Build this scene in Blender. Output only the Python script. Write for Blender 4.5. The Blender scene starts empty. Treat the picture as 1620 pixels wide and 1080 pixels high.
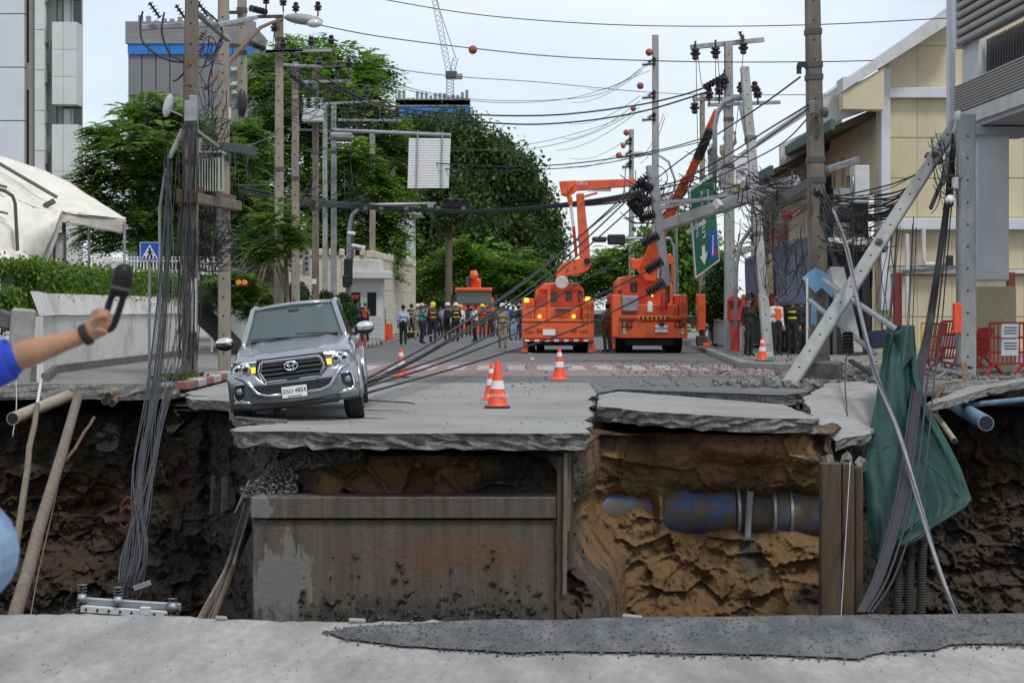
import bpy, bmesh, math, random
import numpy as np
from mathutils import Vector, Matrix, Euler
random.seed(7); RNG = np.random.default_rng(11)
SC = bpy.context.scene; COL = SC.collection
# ---------------------------------------------------------------- camera, sky, sun, exposure
F, H, HZ = 3150.0, 1.55, 488.0            # focal length in photo pixels, eye height, horizon row
cd = bpy.data.cameras.new('camera'); cam = bpy.data.objects.new('camera', cd); COL.objects.link(cam)
cam.location = (0, 0, H); cam.rotation_euler = (math.pi/2, 0, 0)
cd.sensor_width = 36.0; cd.lens = 36.0*F/1620.0; cd.shift_y = -(540.0-HZ)/1620.0
cd.clip_start = 0.1; cd.clip_end = 6000
cd.dof.use_dof = True; cd.dof.focus_distance = 29.0; cd.dof.aperture_fstop = 8.0
SC.camera = cam
SUN_EL, SUN_AZ = math.radians(58), math.radians(150)
w = bpy.data.worlds.new('World'); SC.world = w; w.use_nodes = True
nt = w.node_tree; nt.nodes.clear()
wo = nt.nodes.new('ShaderNodeOutputWorld'); bg = nt.nodes.new('ShaderNodeBackground')
sky = nt.nodes.new('ShaderNodeTexSky'); sky.sky_type = 'NISHITA'; sky.sun_disc = False
sky.sun_elevation = SUN_EL; sky.sun_rotation = SUN_AZ; sky.air_density = 1.0; sky.dust_density = .8
tc = nt.nodes.new('ShaderNodeTexCoord'); mp = nt.nodes.new('ShaderNodeMapping'); mp.inputs['Scale'].default_value = (1.2, 1.2, 3.2)
cn = nt.nodes.new('ShaderNodeTexNoise'); cn.inputs['Scale'].default_value = 2.6; cn.inputs['Detail'].default_value = 7; cn.inputs['Roughness'].default_value = .55
cr = nt.nodes.new('ShaderNodeValToRGB'); cr.color_ramp.elements[0].position = .30; cr.color_ramp.elements[1].position = .68
cr.color_ramp.elements[0].color = (.35, .35, .35, 1); cr.color_ramp.elements[1].color = (.96, .96, .96, 1)
mx = nt.nodes.new('ShaderNodeMix'); mx.data_type = 'RGBA'
mx.inputs[7].default_value = (7.0, 7.55, 8.2, 1)               # a thin, bright layer of cloud
nt.links.new(tc.outputs['Generated'], mp.inputs[0]); nt.links.new(mp.outputs[0], cn.inputs['Vector'])
nt.links.new(cn.outputs[0], cr.inputs[0]); nt.links.new(cr.outputs[0], mx.inputs[0])
nt.links.new(sky.outputs[0], mx.inputs[6]); nt.links.new(mx.outputs[2], bg.inputs[0]); nt.links.new(bg.outputs[0], wo.inputs[0])
bg.inputs[1].default_value = 0.10
sd = bpy.data.lights.new('sun', 'SUN'); sd.energy = 1.5; sd.angle = math.radians(11); sd.color = (1, .96, .9)
so = bpy.data.objects.new('sun', sd); COL.objects.link(so)
sv = Vector((math.sin(SUN_AZ)*math.cos(SUN_EL), math.cos(SUN_AZ)*math.cos(SUN_EL), math.sin(SUN_EL)))
so.rotation_euler = sv.to_track_quat('Z', 'Y').to_euler(); so.location = (0, 0, 60)
SC.view_settings.view_transform = 'Standard'; SC.view_settings.look = 'None'; SC.view_settings.gamma = 1
SC.view_settings.exposure = 0.42; SC.view_settings.use_curve_mapping = False
SC.cycles.max_bounces = 8; SC.cycles.diffuse_bounces = 4; SC.cycles.transparent_max_bounces = 8
# ---------------------------------------------------------------- helpers
def P(px, py, d): return Vector(((px-810.0)/F*d, d, H-(py-HZ)/F*d))
def GD(py, z=0.0): return F*(H-z)/(py-HZ)
def G(px, py, z=0.0):
    d = GD(py, z); return Vector(((px-810.0)/F*d, d, z))
ORG = {}
class MB:
    def __init__(s): s.v = []; s.f = []; s.m = []; s.cur = 0
    def add(s, vs, fs):
        n = len(s.v); s.v.extend([tuple(v) for v in vs])
        for f in fs: s.f.append([i+n for i in f]); s.m.append(s.cur)
        return s
    def mat(s, i): s.cur = i; return s
    def box(s, c, size, R=None, b=0.0):
        c = Vector(c); hx, hy, hz = [q/2 for q in size]; vs = []
        if b <= 0:
            for x in (-1, 1):
                for y in (-1, 1):
                    for z in (-1, 1): vs.append(Vector((x*hx, y*hy, z*hz)))
            fs = [(0,1,3,2),(4,6,7,5),(0,4,5,1),(2,3,7,6),(0,2,6,4),(1,5,7,3)]
        else:
            b = min(b, hx*.9, hy*.9, hz*.9); idx = {}; fs = []
            for x in (-1, 1):
                for y in (-1, 1):
                    for z in (-1, 1):
                        for a in range(3):
                            idx[x,y,z,a] = len(vs)
                            vs.append(Vector((x*(hx-(0 if a==0 else b)), y*(hy-(0 if a==1 else b)), z*(hz-(0 if a==2 else b)))))
            for sg in (-1, 1):
                q = [(-1,-1),(1,-1),(1,1),(-1,1)]
                fs.append([idx[sg,i,j,0] for i,j in (q if sg>0 else q[::-1])])
                fs.append([idx[i,sg,j,1] for i,j in (q[::-1] if sg>0 else q)])
                fs.append([idx[i,j,sg,2] for i,j in (q if sg>0 else q[::-1])])
            for i in (-1, 1):
                for j in (-1, 1):
                    fs.append([idx[-1,i,j,1],idx[1,i,j,1],idx[1,i,j,2],idx[-1,i,j,2]])
                    fs.append([idx[i,-1,j,0],idx[i,1,j,0],idx[i,1,j,2],idx[i,-1,j,2]])
                    fs.append([idx[i,j,-1,0],idx[i,j,1,0],idx[i,j,1,1],idx[i,j,-1,1]])
                    for k in (-1, 1): fs.append([idx[i,j,k,a] for a in range(3)])
        if R is not None: vs = [R @ v for v in vs]
        return s.add([c+v for v in vs], fs)
    def bar(s, p, q, w, h=None, up=(0,0,1), b=0.0):
        p, q = Vector(p), Vector(q); h = w if h is None else h
        z = (q-p); L = z.length
        if L < 1e-6: return s
        z /= L; u = Vector(up)
        if abs(z.dot(u)) > .98: u = Vector((0,1,0))
        x = u.cross(z).normalized(); y = z.cross(x)
        R = Matrix((x, y, z)).transposed()
        return s.box((p+q)/2, (w, h, L), R, b)
    def tube(s, pts, r, n=8, caps=True):
        pts = [Vector(p) for p in pts]; k = len(pts)
        rs = list(r) if hasattr(r, '__len__') else [r]*k
        t0 = (pts[1]-pts[0]).normalized(); u = Vector((0,0,1)) if abs(t0.z) < .9 else Vector((1,0,0))
        a = t0.cross(u).normalized(); vs = []; fs = []
        for i in range(k):
            t = (pts[min(i+1,k-1)]-pts[max(i-1,0)]).normalized()
            a = (a-t*a.dot(t)).normalized(); bb = t.cross(a)
            for j in range(n):
                th = 2*math.pi*j/n; vs.append(pts[i]+(a*math.cos(th)+bb*math.sin(th))*rs[i])
        for i in range(k-1):
            for j in range(n):
                j2 = (j+1) % n; fs.append((i*n+j, i*n+j2, (i+1)*n+j2, (i+1)*n+j))
        if caps: fs.append(tuple(range(n))[::-1]); fs.append(tuple((k-1)*n+j for j in range(n)))
        return s.add(vs, fs)
    def lathe(s, prof, n=12, c=(0,0,0), R=None):
        vs = []; fs = []; c = Vector(c)
        for r, z in prof:
            for j in range(n):
                th = 2*math.pi*j/n; v = Vector((r*math.cos(th), r*math.sin(th), z)); vs.append(c+(R @ v if R is not None else v))
        k = len(prof)
        for i in range(k-1):
            for j in range(n):
                j2 = (j+1) % n; fs.append((i*n+j, i*n+j2, (i+1)*n+j2, (i+1)*n+j))
        fs.append(tuple(range(n))[::-1]); fs.append(tuple((k-1)*n+j for j in range(n)))
        return s.add(vs, fs)
    def ball(s, c, r, n=12, m=8, R=None):
        r = (r, r, r) if not hasattr(r, '__len__') else r
        pr = []; c = Vector(c); vs = []; fs = []
        for i in range(1, m):
            ph = math.pi*i/m
            for j in range(n):
                th = 2*math.pi*j/n
                v = Vector((r[0]*math.sin(ph)*math.cos(th), r[1]*math.sin(ph)*math.sin(th), -r[2]*math.cos(ph))); vs.append(c+(R @ v if R is not None else v))
        t, bo = Vector((0,0,r[2])), Vector((0,0,-r[2]))
        if R is not None: t, bo = R @ t, R @ bo
        vs += [c+bo, c+t]; nb = (m-1)*n
        for i in range(m-2):
            for j in range(n):
                j2 = (j+1) % n; fs.append((i*n+j, i*n+j2, (i+1)*n+j2, (i+1)*n+j))
        for j in range(n):
            j2 = (j+1) % n; fs.append((nb, j2, j)); fs.append((nb+1, (m-2)*n+j, (m-2)*n+j2))
        return s.add(vs, fs)
    def prism(s, poly, vec):
        """closed polygon of 3-D points extruded by vec"""
        a = [Vector(p) for p in poly]; vec = Vector(vec); n = len(a)
        fs = [tuple(range(n))[::-1], tuple(range(n, 2*n))]
        fs += [(i, (i+1) % n, n+(i+1) % n, n+i) for i in range(n)]
        return s.add(a+[p+vec for p in a], fs)
    def quad(s, *ps): return s.add(ps, [tuple(range(len(ps)))])
    def grid(s, rows):
        n = len(rows[0]); vs = [p for r in rows for p in r]
        return s.add(vs, [(i*n+j, i*n+j+1, (i+1)*n+j+1, (i+1)*n+j) for i in range(len(rows)-1) for j in range(n-1)])
    def build(s, name, mats, parent=None, smooth=False, local=False, fix=True):
        me = bpy.data.meshes.new(name)
        v = np.array(s.v, dtype=float).reshape(-1, 3)
        if parent is not None:
            org = Vector((0,0,0)) if local else ORG.get(parent.name, Vector((0,0,0)))
        elif local: org = Vector((0,0,0))
        else:
            lo, hi = v.min(0), v.max(0); org = Vector(((lo[0]+hi[0])/2, (lo[1]+hi[1])/2, lo[2]))
        me.from_pydata((v-np.array(org)).tolist(), [], s.f)
        for m_ in (mats if isinstance(mats, (list, tuple)) else [mats]): me.materials.append(M(m_) if isinstance(m_, str) else m_)
        if max(s.m, default=0) > 0: me.polygons.foreach_set('material_index', s.m)
        if fix and len(s.f) < 6000:
            bm = bmesh.new(); bm.from_mesh(me); bmesh.ops.recalc_face_normals(bm, faces=bm.faces); bm.to_mesh(me); bm.free()
        if smooth: me.shade_smooth()
        if smooth == 'auto': me.set_sharp_from_angle(angle=math.radians(38))
        o = bpy.data.objects.new(name, me); COL.objects.link(o)
        if parent is None: o.location = org; ORG[o.name] = Vector(org)
        else: o.parent = parent; ORG[o.name] = Vector(org)
        return o
def tag(o, label=None, cat=None, group=None, kind=None):
    if label: o['label'] = label
    if cat: o['category'] = cat
    if group: o['group'] = group
    if kind: o['kind'] = kind
    return o
def thing(name, label, cat, loc=(0,0,0), group=None):
    o = bpy.data.objects.new(name, None); COL.objects.link(o); o.location = loc; o.empty_display_size = .2
    ORG[o.name] = Vector(loc); return tag(o, label, cat, group)
def struct(o): o['kind'] = 'structure'; return o
def stuff(o): o['kind'] = 'stuff'; return o
def dup(root, loc, rot=None, label=None, group=None):
    r = root.copy(); COL.objects.link(r); r.location = loc
    if rot is not None: r.rotation_euler = rot
    if label: r['label'] = label
    if group: r['group'] = group
    for ch in root.children:
        c = ch.copy(); COL.objects.link(c); c.parent = r
        for g in ch.children:
            e = g.copy(); COL.objects.link(e); e.parent = c
    return r
# numpy value noise
_pt = RNG.random((64, 64, 64))
def vnoise(x, y, z):
    x, y, z = np.broadcast_arrays(np.asarray(x, float), np.asarray(y, float), np.asarray(z, float))
    xi, yi, zi = np.floor(x).astype(int), np.floor(y).astype(int), np.floor(z).astype(int)
    u, v, t = x-xi, y-yi, z-zi; u, v, t = u*u*(3-2*u), v*v*(3-2*v), t*t*(3-2*t)
    g = lambda a, b, c: _pt[(xi+a) & 63, (yi+b) & 63, (zi+c) & 63]
    l = lambda a, b, k: a+(b-a)*k
    return l(l(l(g(0,0,0),g(1,0,0),u), l(g(0,1,0),g(1,1,0),u), v), l(l(g(0,0,1),g(1,0,1),u), l(g(0,1,1),g(1,1,1),u), v), t)
def fbm(x, y, z=0.0, o=4, ridged=False):
    a, s, t = .5, 0, 0
    for k in range(o):
        n = vnoise(np.asarray(x)*2**k+17*k, np.asarray(y)*2**k+5*k, np.asarray(z)*2**k+3*k)
        if ridged: n = 1-np.abs(2*n-1)
        s = s+a*n; t += a; a *= .5
    return s/t
def cells(x, y, seed=0):
    """Worley cells: random height of the nearest cell, and distance to the cell border"""
    x, y = np.broadcast_arrays(np.asarray(x, float), np.asarray(y, float)); xi, yi = np.floor(x).astype(int), np.floor(y).astype(int)
    d1 = np.full(x.shape, 9.0); d2 = np.full(x.shape, 9.0); h = np.zeros(x.shape)
    for a in (-1, 0, 1):
        for b in (-1, 0, 1):
            cx, cy = xi+a, yi+b; fx = cx+_pt[cx & 63, cy & 63, seed & 63]; fy = cy+_pt[cx & 63, cy & 63, (seed+7) & 63]; d = np.hypot(fx-x, fy-y)
            n = d < d1; d2 = np.where(n, d1, np.minimum(d2, d)); h = np.where(n, _pt[cx & 63, cy & 63, (seed+13) & 63], h); d1 = np.where(n, d, d1)
    return h, d2-d1
# ---------------------------------------------------------------- materials
MATS = {}
def M(n): return MATS[n]
def newmat(name):
    m = bpy.data.materials.new(name); m.use_nodes = True; MATS[name] = m
    return m, m.node_tree, m.node_tree.nodes['Principled BSDF']
def N(t, kind, **kw):
    n = t.nodes.new(kind)
    for k, v in kw.items():
        if k in ('blend_type', 'data_type', 'operation', 'feature', 'distance', 'noise_dimensions', 'wave_type', 'bands_direction'): setattr(n, k, v)
        else: n.inputs[k].default_value = v
    return n
def mat(name, col, rough=.7, metal=0.0, var=.25, scale=6.0, bump=.15, bscale=40.0, dirt=None, dirt_amt=.5, dscale=2.0, spec=.5, stretch=(1,1,1), col2=None, coat=0.0, bdist=.01, dth=(.46,.66)):
    """base colour broken up by two noises, a dirt colour in patches, and fine relief; object space"""
    m, t, b = newmat(name); L = t.links.new
    tc = N(t, 'ShaderNodeTexCoord'); mp = N(t, 'ShaderNodeMapping'); mp.inputs['Scale'].default_value = stretch
    L(tc.outputs['Object'], mp.inputs[0])
    n1 = N(t, 'ShaderNodeTexNoise', Scale=scale, Detail=6.0, Roughness=.6); L(mp.outputs[0], n1.inputs['Vector'])
    c = Vector(col); c2 = Vector(col2) if col2 else c*(1+var)
    r1 = N(t, 'ShaderNodeValToRGB'); r1.color_ramp.elements[0].position = .32; r1.color_ramp.elements[1].position = .68
    r1.color_ramp.elements[0].color = (*(c*(1-var) if not col2 else c), 1); r1.color_ramp.elements[1].color = (*[min(q, 1) for q in c2], 1)
    L(n1.outputs[0], r1.inputs[0]); out = r1.outputs[0]
    if dirt:
        n2 = N(t, 'ShaderNodeTexNoise', Scale=dscale, Detail=8.0, Roughness=.65); L(mp.outputs[0], n2.inputs['Vector'])
        r2 = N(t, 'ShaderNodeValToRGB'); r2.color_ramp.elements[0].position = dth[0]; r2.color_ramp.elements[1].position = dth[1]
        r2.color_ramp.elements[0].color = (0,0,0,1); r2.color_ramp.elements[1].color = (dirt_amt,)*3+(1,)
        L(n2.outputs[0], r2.inputs[0]); mx = N(t, 'ShaderNodeMix', data_type='RGBA'); L(r2.outputs[0], mx.inputs[0])
        L(out, mx.inputs[6]); mx.inputs[7].default_value = (*dirt, 1); out = mx.outputs[2]
    L(out, b.inputs['Base Color'])
    b.inputs['Roughness'].default_value = rough; b.inputs['Metallic'].default_value = metal; b.inputs['Specular IOR Level'].default_value = spec
    b.inputs['Coat Weight'].default_value = coat
    if bump > 0:
        n3 = N(t, 'ShaderNodeTexNoise', Scale=bscale, Detail=5.0); L(mp.outputs[0], n3.inputs['Vector'])
        bp = N(t, 'ShaderNodeBump', Strength=bump, Distance=bdist); L(n3.outputs[0], bp.inputs['Height']); L(bp.outputs[0], b.inputs['Normal'])
    return m
def emat(name, col, strength):
    m, t, b = newmat(name); b.inputs['Base Color'].default_value = (*col, 1)
    b.inputs['Emission Color'].default_value = (*col, 1); b.inputs['Emission Strength'].default_value = strength
def glass(name, col, rough=.05, metal=0.0):
    m, t, b = newmat(name); b.inputs['Base Color'].default_value = (*col, 1); b.inputs['Roughness'].default_value = rough
    b.inputs['Specular IOR Level'].default_value = .8; b.inputs['Metallic'].default_value = metal
def leafmat(name, a, b_, trans=.35):
    m, t, b = newmat(name); L = t.links.new
    g = N(t, 'ShaderNodeNewGeometry'); r = N(t, 'ShaderNodeValToRGB'); L(g.outputs['Random Per Island'], r.inputs[0])
    r.color_ramp.elements[0].color = (*a, 1); r.color_ramp.elements[1].color = (*b_, 1)
    e = r.color_ramp.elements.new(.55); e.color = (*[(p+q)/2*.9 for p, q in zip(a, b_)], 1)
    tr = N(t, 'ShaderNodeBsdfTranslucent'); mxs = N(t, 'ShaderNodeMixShader'); mxs.inputs[0].default_value = trans
    L(r.outputs[0], b.inputs['Base Color']); b.inputs['Roughness'].default_value = .55; b.inputs['Specular IOR Level'].default_value = .35
    L(r.outputs[0], tr.inputs[0]); L(b.outputs[0], mxs.inputs[1]); L(tr.outputs[0], mxs.inputs[2])
    L(mxs.outputs[0], t.nodes['Material Output'].inputs[0])
def zoned(name, zones, base, rough=.85, bump=.5, bscale=14.0, var=.35, vscale=5.0):
    """soil: base colour with other earths in noisy patches around given places (object space): (centre, radii, colour, amount)"""
    m, t, b = newmat(name); L = t.links.new
    tc = N(t, 'ShaderNodeTexCoord'); pos = tc.outputs['Object']
    n0 = N(t, 'ShaderNodeTexNoise', Scale=vscale, Detail=12.0, Roughness=.72); L(pos, n0.inputs['Vector'])
    r0 = N(t, 'ShaderNodeValToRGB'); c = Vector(base); r0.color_ramp.elements[0].position = .3; r0.color_ramp.elements[1].position = .72
    r0.color_ramp.elements[0].color = (*(c*(1-var)), 1); r0.color_ramp.elements[1].color = (*(c*(1+var)), 1); L(n0.outputs[0], r0.inputs[0]); out = r0.outputs[0]
    nd = N(t, 'ShaderNodeTexNoise', Scale=1.6, Detail=6.0); L(pos, nd.inputs['Vector'])
    for (ce, ra, co, am) in zones:
        mp = N(t, 'ShaderNodeMapping'); mp.inputs['Location'].default_value = [-p/q for p, q in zip(ce, ra)]; mp.inputs['Scale'].default_value = [1/q for q in ra]
        L(pos, mp.inputs[0]); ln = N(t, 'ShaderNodeVectorMath', operation='LENGTH'); L(mp.outputs[0], ln.inputs[0])
        ad = N(t, 'ShaderNodeMath', operation='MULTIPLY_ADD'); L(nd.outputs[0], ad.inputs[0]); ad.inputs[1].default_value = 2.4; ad.inputs[2].default_value = -1.2
        sm = N(t, 'ShaderNodeMath', operation='ADD'); L(ln.outputs['Value'], sm.inputs[0]); L(ad.outputs[0], sm.inputs[1])
        mr = N(t, 'ShaderNodeMapRange'); mr.inputs[1].default_value = 1.1; mr.inputs[2].default_value = .75; mr.inputs[3].default_value = 0; mr.inputs[4].default_value = am; L(sm.outputs[0], mr.inputs[0])
        vm = N(t, 'ShaderNodeMix', data_type='RGBA', blend_type='MULTIPLY'); vm.inputs[0].default_value = .75; vm.inputs[6].default_value = (*co, 1)
        r3 = N(t, 'ShaderNodeValToRGB'); r3.color_ramp.elements[0].position = .3; r3.color_ramp.elements[0].color = (.55,.5,.46,1); r3.color_ramp.elements[1].color = (1.0,1.0,1.0,1); L(n0.outputs[0], r3.inputs[0]); L(r3.outputs[0], vm.inputs[7])
        mx = N(t, 'ShaderNodeMix', data_type='RGBA'); L(mr.outputs[0], mx.inputs[0]); L(out, mx.inputs[6]); L(vm.outputs[2], mx.inputs[7]); out = mx.outputs[2]
    L(out, b.inputs['Base Color']); b.inputs['Roughness'].default_value = rough; b.inputs['Specular IOR Level'].default_value = .25
    n3 = N(t, 'ShaderNodeTexNoise', Scale=bscale, Detail=9.0, Roughness=.7); L(pos, n3.inputs['Vector'])
    bp = N(t, 'ShaderNodeBump', Strength=bump, Distance=.06); L(n3.outputs[0], bp.inputs['Height']); L(bp.outputs[0], b.inputs['Normal'])
mat('concrete', (.30,.29,.275), .85, var=.18, scale=3, dirt=(.16,.15,.14), dscale=1.3, bump=.25, bscale=60)
mat('concrete_break', (.20,.195,.18), .95, var=.4, scale=14, dirt=(.09,.085,.08), dscale=5, bump=.9, bscale=35, bdist=.03)
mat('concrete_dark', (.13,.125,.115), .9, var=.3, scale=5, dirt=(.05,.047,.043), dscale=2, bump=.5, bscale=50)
mat('road_concrete', (.27,.265,.25), .9, var=.10, scale=9, dirt=(.185,.18,.172), dirt_amt=.8, dscale=.55, bump=.3, bscale=90, stretch=(.8,1,1))
mat('near_concrete', (.32,.308,.285), .92, var=.16, scale=26, dirt=(.175,.172,.165), dirt_amt=.9, dscale=1.6, bump=.35, bscale=110, stretch=(1,.3,1), bdist=.004, dth=(.42,.62))
mat('asphalt', (.115,.117,.12), .85, var=.16, scale=2, dirt=(.17,.165,.155), dirt_amt=.6, dscale=.35, bump=.3, bscale=120)
mat('near_asphalt', (.075,.075,.079), .92, var=.6, scale=110, dirt=(.165,.162,.155), dirt_amt=.9, dscale=4.0, bump=.8, bscale=120, stretch=(1,.3,1), bdist=.010)
mat('pink_paint', (.29,.17,.17), .85, var=.18, scale=3, dirt=(.18,.155,.15), dirt_amt=.95, dscale=1.5, bump=.2, bscale=120)
mat('white_paint', (.42,.40,.39), .85, var=.15, scale=6, dirt=(.24,.2,.2), dirt_amt=.9, dscale=3, bump=.1)
mat('red_kerb', (.26,.11,.10), .8, var=.2, dirt=(.2,.17,.15), dscale=5)
mat('white_kerb', (.45,.43,.40), .8, var=.15, dirt=(.24,.21,.19), dscale=5)
mat('paving', (.22,.21,.195), .9, var=.2, scale=2, dirt=(.12,.115,.1), dscale=1.2, bump=.3)
mat('terrain', (.15,.145,.12), .95, var=.25, scale=.3, dirt=(.08,.09,.05), dscale=.1)
mat('wall_white', (.64,.63,.60), .8, var=.06, scale=2, dirt=(.34,.33,.30), dirt_amt=.7, dscale=1.0, bump=.1)
mat('pole_concrete', (.29,.255,.205), .85, var=.16, scale=5, dirt=(.15,.135,.115), dscale=3, bump=.25, stretch=(1,1,.3))
mat('pole_dark', (.17,.145,.115), .85, var=.2, scale=5, dirt=(.08,.07,.06), dscale=3, bump=.25, stretch=(1,1,.3))
mat('pole_grey', (.32,.32,.31), .8, var=.15, scale=5, dirt=(.18,.175,.17), dscale=3, bump=.2, stretch=(1,1,.3))
mat('steel', (.36,.38,.40), .5, metal=.6, var=.15, dirt=(.2,.19,.18), dscale=4, bump=.05)
mat('steel_dark', (.085,.088,.092), .6, metal=.3, var=.2, dirt=(.08,.055,.045), dscale=6, bump=.05)
mat('rust', (.15,.085,.052), .8, var=.35, scale=12, bump=.2)
mat('cable', (.018,.018,.02), .55, var=.3, bump=0)
mat('cable_grey', (.05,.052,.06), .55, var=.3, bump=0)
mat('cable_red', (.13,.03,.035), .6, var=.3, bump=0)
mat('insulator', (.03,.022,.022), .25, var=.2, bump=0)
mat('insulator_brown', (.22,.06,.045), .3, var=.2, bump=0)
mat('porcelain', (.62,.62,.60), .3, var=.1, bump=0)
mat('orange_paint', (.78,.115,.022), .42, var=.10, scale=3, dirt=(.26,.075,.035), dirt_amt=.6, dscale=2.2, bump=.03, coat=.3)
mat('black_rubber', (.014,.014,.015), .75, var=.3, bump=.1)
mat('black_plastic', (.016,.016,.018), .45, var=.2, bump=.05)
mat('grey_plastic', (.28,.28,.28), .5, var=.1, bump=0)
mat('white_panel', (.52,.53,.53), .5, var=.08, dirt=(.42,.42,.4), dscale=4, bump=0)
mat('chrome', (.78,.79,.80), .12, metal=1.0, var=.03, bump=0)
mat('silver_paint', (.34,.355,.38), .26, metal=.75, var=.04, scale=1, bump=0, coat=.6)
mat('red_paint', (.42,.028,.022), .45, var=.15, dirt=(.2,.04,.035), dscale=4, bump=.03)
mat('cone_orange', (.86,.085,.03), .5, var=.1, dirt=(.4,.08,.05), dscale=9, bump=0)
mat('reflective_white', (.72,.72,.72), .4, var=.08, dirt=(.45,.43,.42), dscale=12, bump=0)
mat('sign_blue', (.012,.085,.48), .45, var=.05, bump=0)
mat('sign_green', (.004,.14,.075), .45, var=.06, dirt=(.02,.1,.06), dscale=5, bump=0)
mat('sign_white', (.78,.78,.78), .45, var=.04, bump=0)
mat('yellow_wall', (.57,.49,.33), .85, var=.05, scale=2, dirt=(.46,.39,.26), dirt_amt=.7, dscale=.8, bump=.08, stretch=(1,1,.4))
mat('yellow_plinth', (.42,.36,.22), .85, var=.08, dirt=(.3,.26,.17), dscale=1.2, bump=.1)
mat('grey_column', (.58,.59,.62), .75, var=.05, dirt=(.46,.47,.49), dscale=1, bump=.05)
mat('soffit', (.36,.36,.375), .8, var=.06, bump=.05)
mat('roof_trim', (.56,.56,.55), .75, var=.06, dirt=(.36,.36,.35), dscale=2, bump=.05)
mat('roof_green', (.06,.11,.095), .7, var=.2, bump=.05)
mat('louvre', (.33,.31,.29), .6, var=.06, dirt=(.24,.225,.21), dscale=2, bump=.03)
mat('dark_void', (.012,.012,.014), .7, var=.2, bump=0)
mat('building_white', (.60,.60,.585), .75, var=.04, scale=1, dirt=(.5,.5,.48), dscale=.6, bump=.03)
mat('building_cool', (.58,.61,.65), .7, var=.03, scale=1, bump=.03)
mat('building_grey', (.255,.25,.24), .75, var=.08, bump=.05)
mat('tower_grey', (.175,.18,.195), .85, var=.06, scale=.3, dirt=(.22,.225,.24), dscale=.08, bump=0)
mat('tower_net', (.03,.17,.52), .8, var=.12, scale=.3, bump=0)
mat('tower_floor', (.22,.22,.225), .85, var=.12, scale=.3, bump=0)
mat('canvas', (.70,.665,.595), .8, var=.06, scale=2, dirt=(.50,.46,.39), dirt_amt=.6, dscale=1.2, bump=.1, bscale=8)
mat('canvas_edge', (.46,.43,.38), .85, var=.15, scale=4, dirt=(.30,.28,.25), dscale=3, bump=.1)
mat('tarp_green', (.003,.040,.033), .6, var=.35, scale=2.5, dirt=(.008,.045,.037), dscale=1.5, bump=.2, bscale=6, bdist=.03)
mat('tarp_blue', (.10,.11,.16), .8, var=.1, scale=2, dirt=(.07,.075,.10), dscale=2, bump=.15, bscale=8)
mat('pipe_blue', (.06,.10,.22), .6, var=.3, scale=5, dirt=(.115,.085,.055), dirt_amt=1.0, dscale=2.6, bump=.3, bscale=20, dth=(.42,.52))
mat('pipe_lightblue', (.14,.24,.33), .6, var=.2, dirt=(.10,.085,.065), dscale=4, bump=.1)
mat('pipe_cream', (.34,.30,.21), .6, var=.15, dirt=(.24,.18,.1), dscale=5, bump=.1)
mat('clay', (.20,.11,.05), .85, var=.25, dirt=(.13,.07,.035), dscale=6, bump=.3)
mat('timber', (.17,.135,.10), .85, var=.3, scale=5, dirt=(.11,.085,.06), dscale=3, bump=.4, stretch=(2,2,.25))
mat('timber_brown', (.085,.058,.033), .9, var=.3, scale=5, dirt=(.07,.05,.035), dscale=3, bump=.5, stretch=(2,2,.2))
mat('bark', (.12,.095,.07), .9, var=.3, scale=6, bump=.6, stretch=(1,1,.3))
mat('bark_dark', (.03,.026,.022), .95, var=.3, scale=6, bump=.6)
leafmat('leaf_fern', (.06,.13,.02), (.22,.37,.06), .5); leafmat('leaf_dark', (.026,.056,.014), (.10,.165,.04), .38)
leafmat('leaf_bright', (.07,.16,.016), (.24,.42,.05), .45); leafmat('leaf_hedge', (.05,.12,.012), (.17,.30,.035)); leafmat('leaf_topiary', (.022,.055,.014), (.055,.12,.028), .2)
leafmat('leaf_olive', (.05,.075,.02), (.11,.14,.04), .25)
glass('windscreen', (.055,.08,.076), .05); glass('dark_glass', (.015,.018,.022), .08); glass('lens', (.55,.57,.58), .12); glass('lens_red', (.35,.012,.01), .15)
glass('headlamp_lens', (.22,.23,.24), .15, .3)
emat('amber_light', (1, .48, .03), 1.3)
zoned('soil', [((2.9,30,-1.6),(2.4,4,2.2),(.235,.145,.068),1), ((3.4,30,-.6),(1.3,4,.5),(.33,.20,.095),1), ((3.66,30,-2.6),(.22,4,1.0),(.085,.08,.07),1), ((-8.3,36,-2.2),(1.6,5,1.6),(.085,.055,.030),.6), ((-1.4,26,-.62),(1.35,1.6,.36),(.30,.185,.085),1), ((2.0,30,-3.3),(2.6,4,1.1),(.20,.125,.06),1), ((-6.1,36,-1.5),(1.2,5,1.1),(.066,.046,.030),.6), ((9.3,36,-1.6),(1.6,5,.8),(.085,.055,.032),.8)], (.062,.050,.039), bscale=22)
mat('wall_cream', (.56,.49,.38), .85, var=.07, scale=2, dirt=(.42,.35,.27), dscale=1.5, bump=.1)
mat('transformer_green', (.40,.44,.36), .6, var=.08, dirt=(.25,.26,.2), dscale=5, bump=.05)
mat('amber_lens', (.75,.26,.02), .3, var=.1, bump=0)
mat('banner_blue', (.05,.25,.62), .7, var=.1, bump=0)
mat('ball_red', (.33,.06,.045), .6, var=.1, dirt=(.22,.05,.04), dscale=3, bump=0)
mat('orange_dark', (.55,.10,.02), .5, var=.15, dirt=(.25,.06,.02), dscale=4, bump=.03)
mat('yellow_paint', (.70,.42,.03), .5, var=.1, dirt=(.3,.2,.05), dscale=5, bump=0)
mat('banner_pale', (.20,.42,.62), .7, var=.1, dirt=(.15,.3,.45), dscale=4, bump=0)
mat('tarp_navy', (.015,.02,.06), .7, var=.2, bump=.1)
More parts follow.
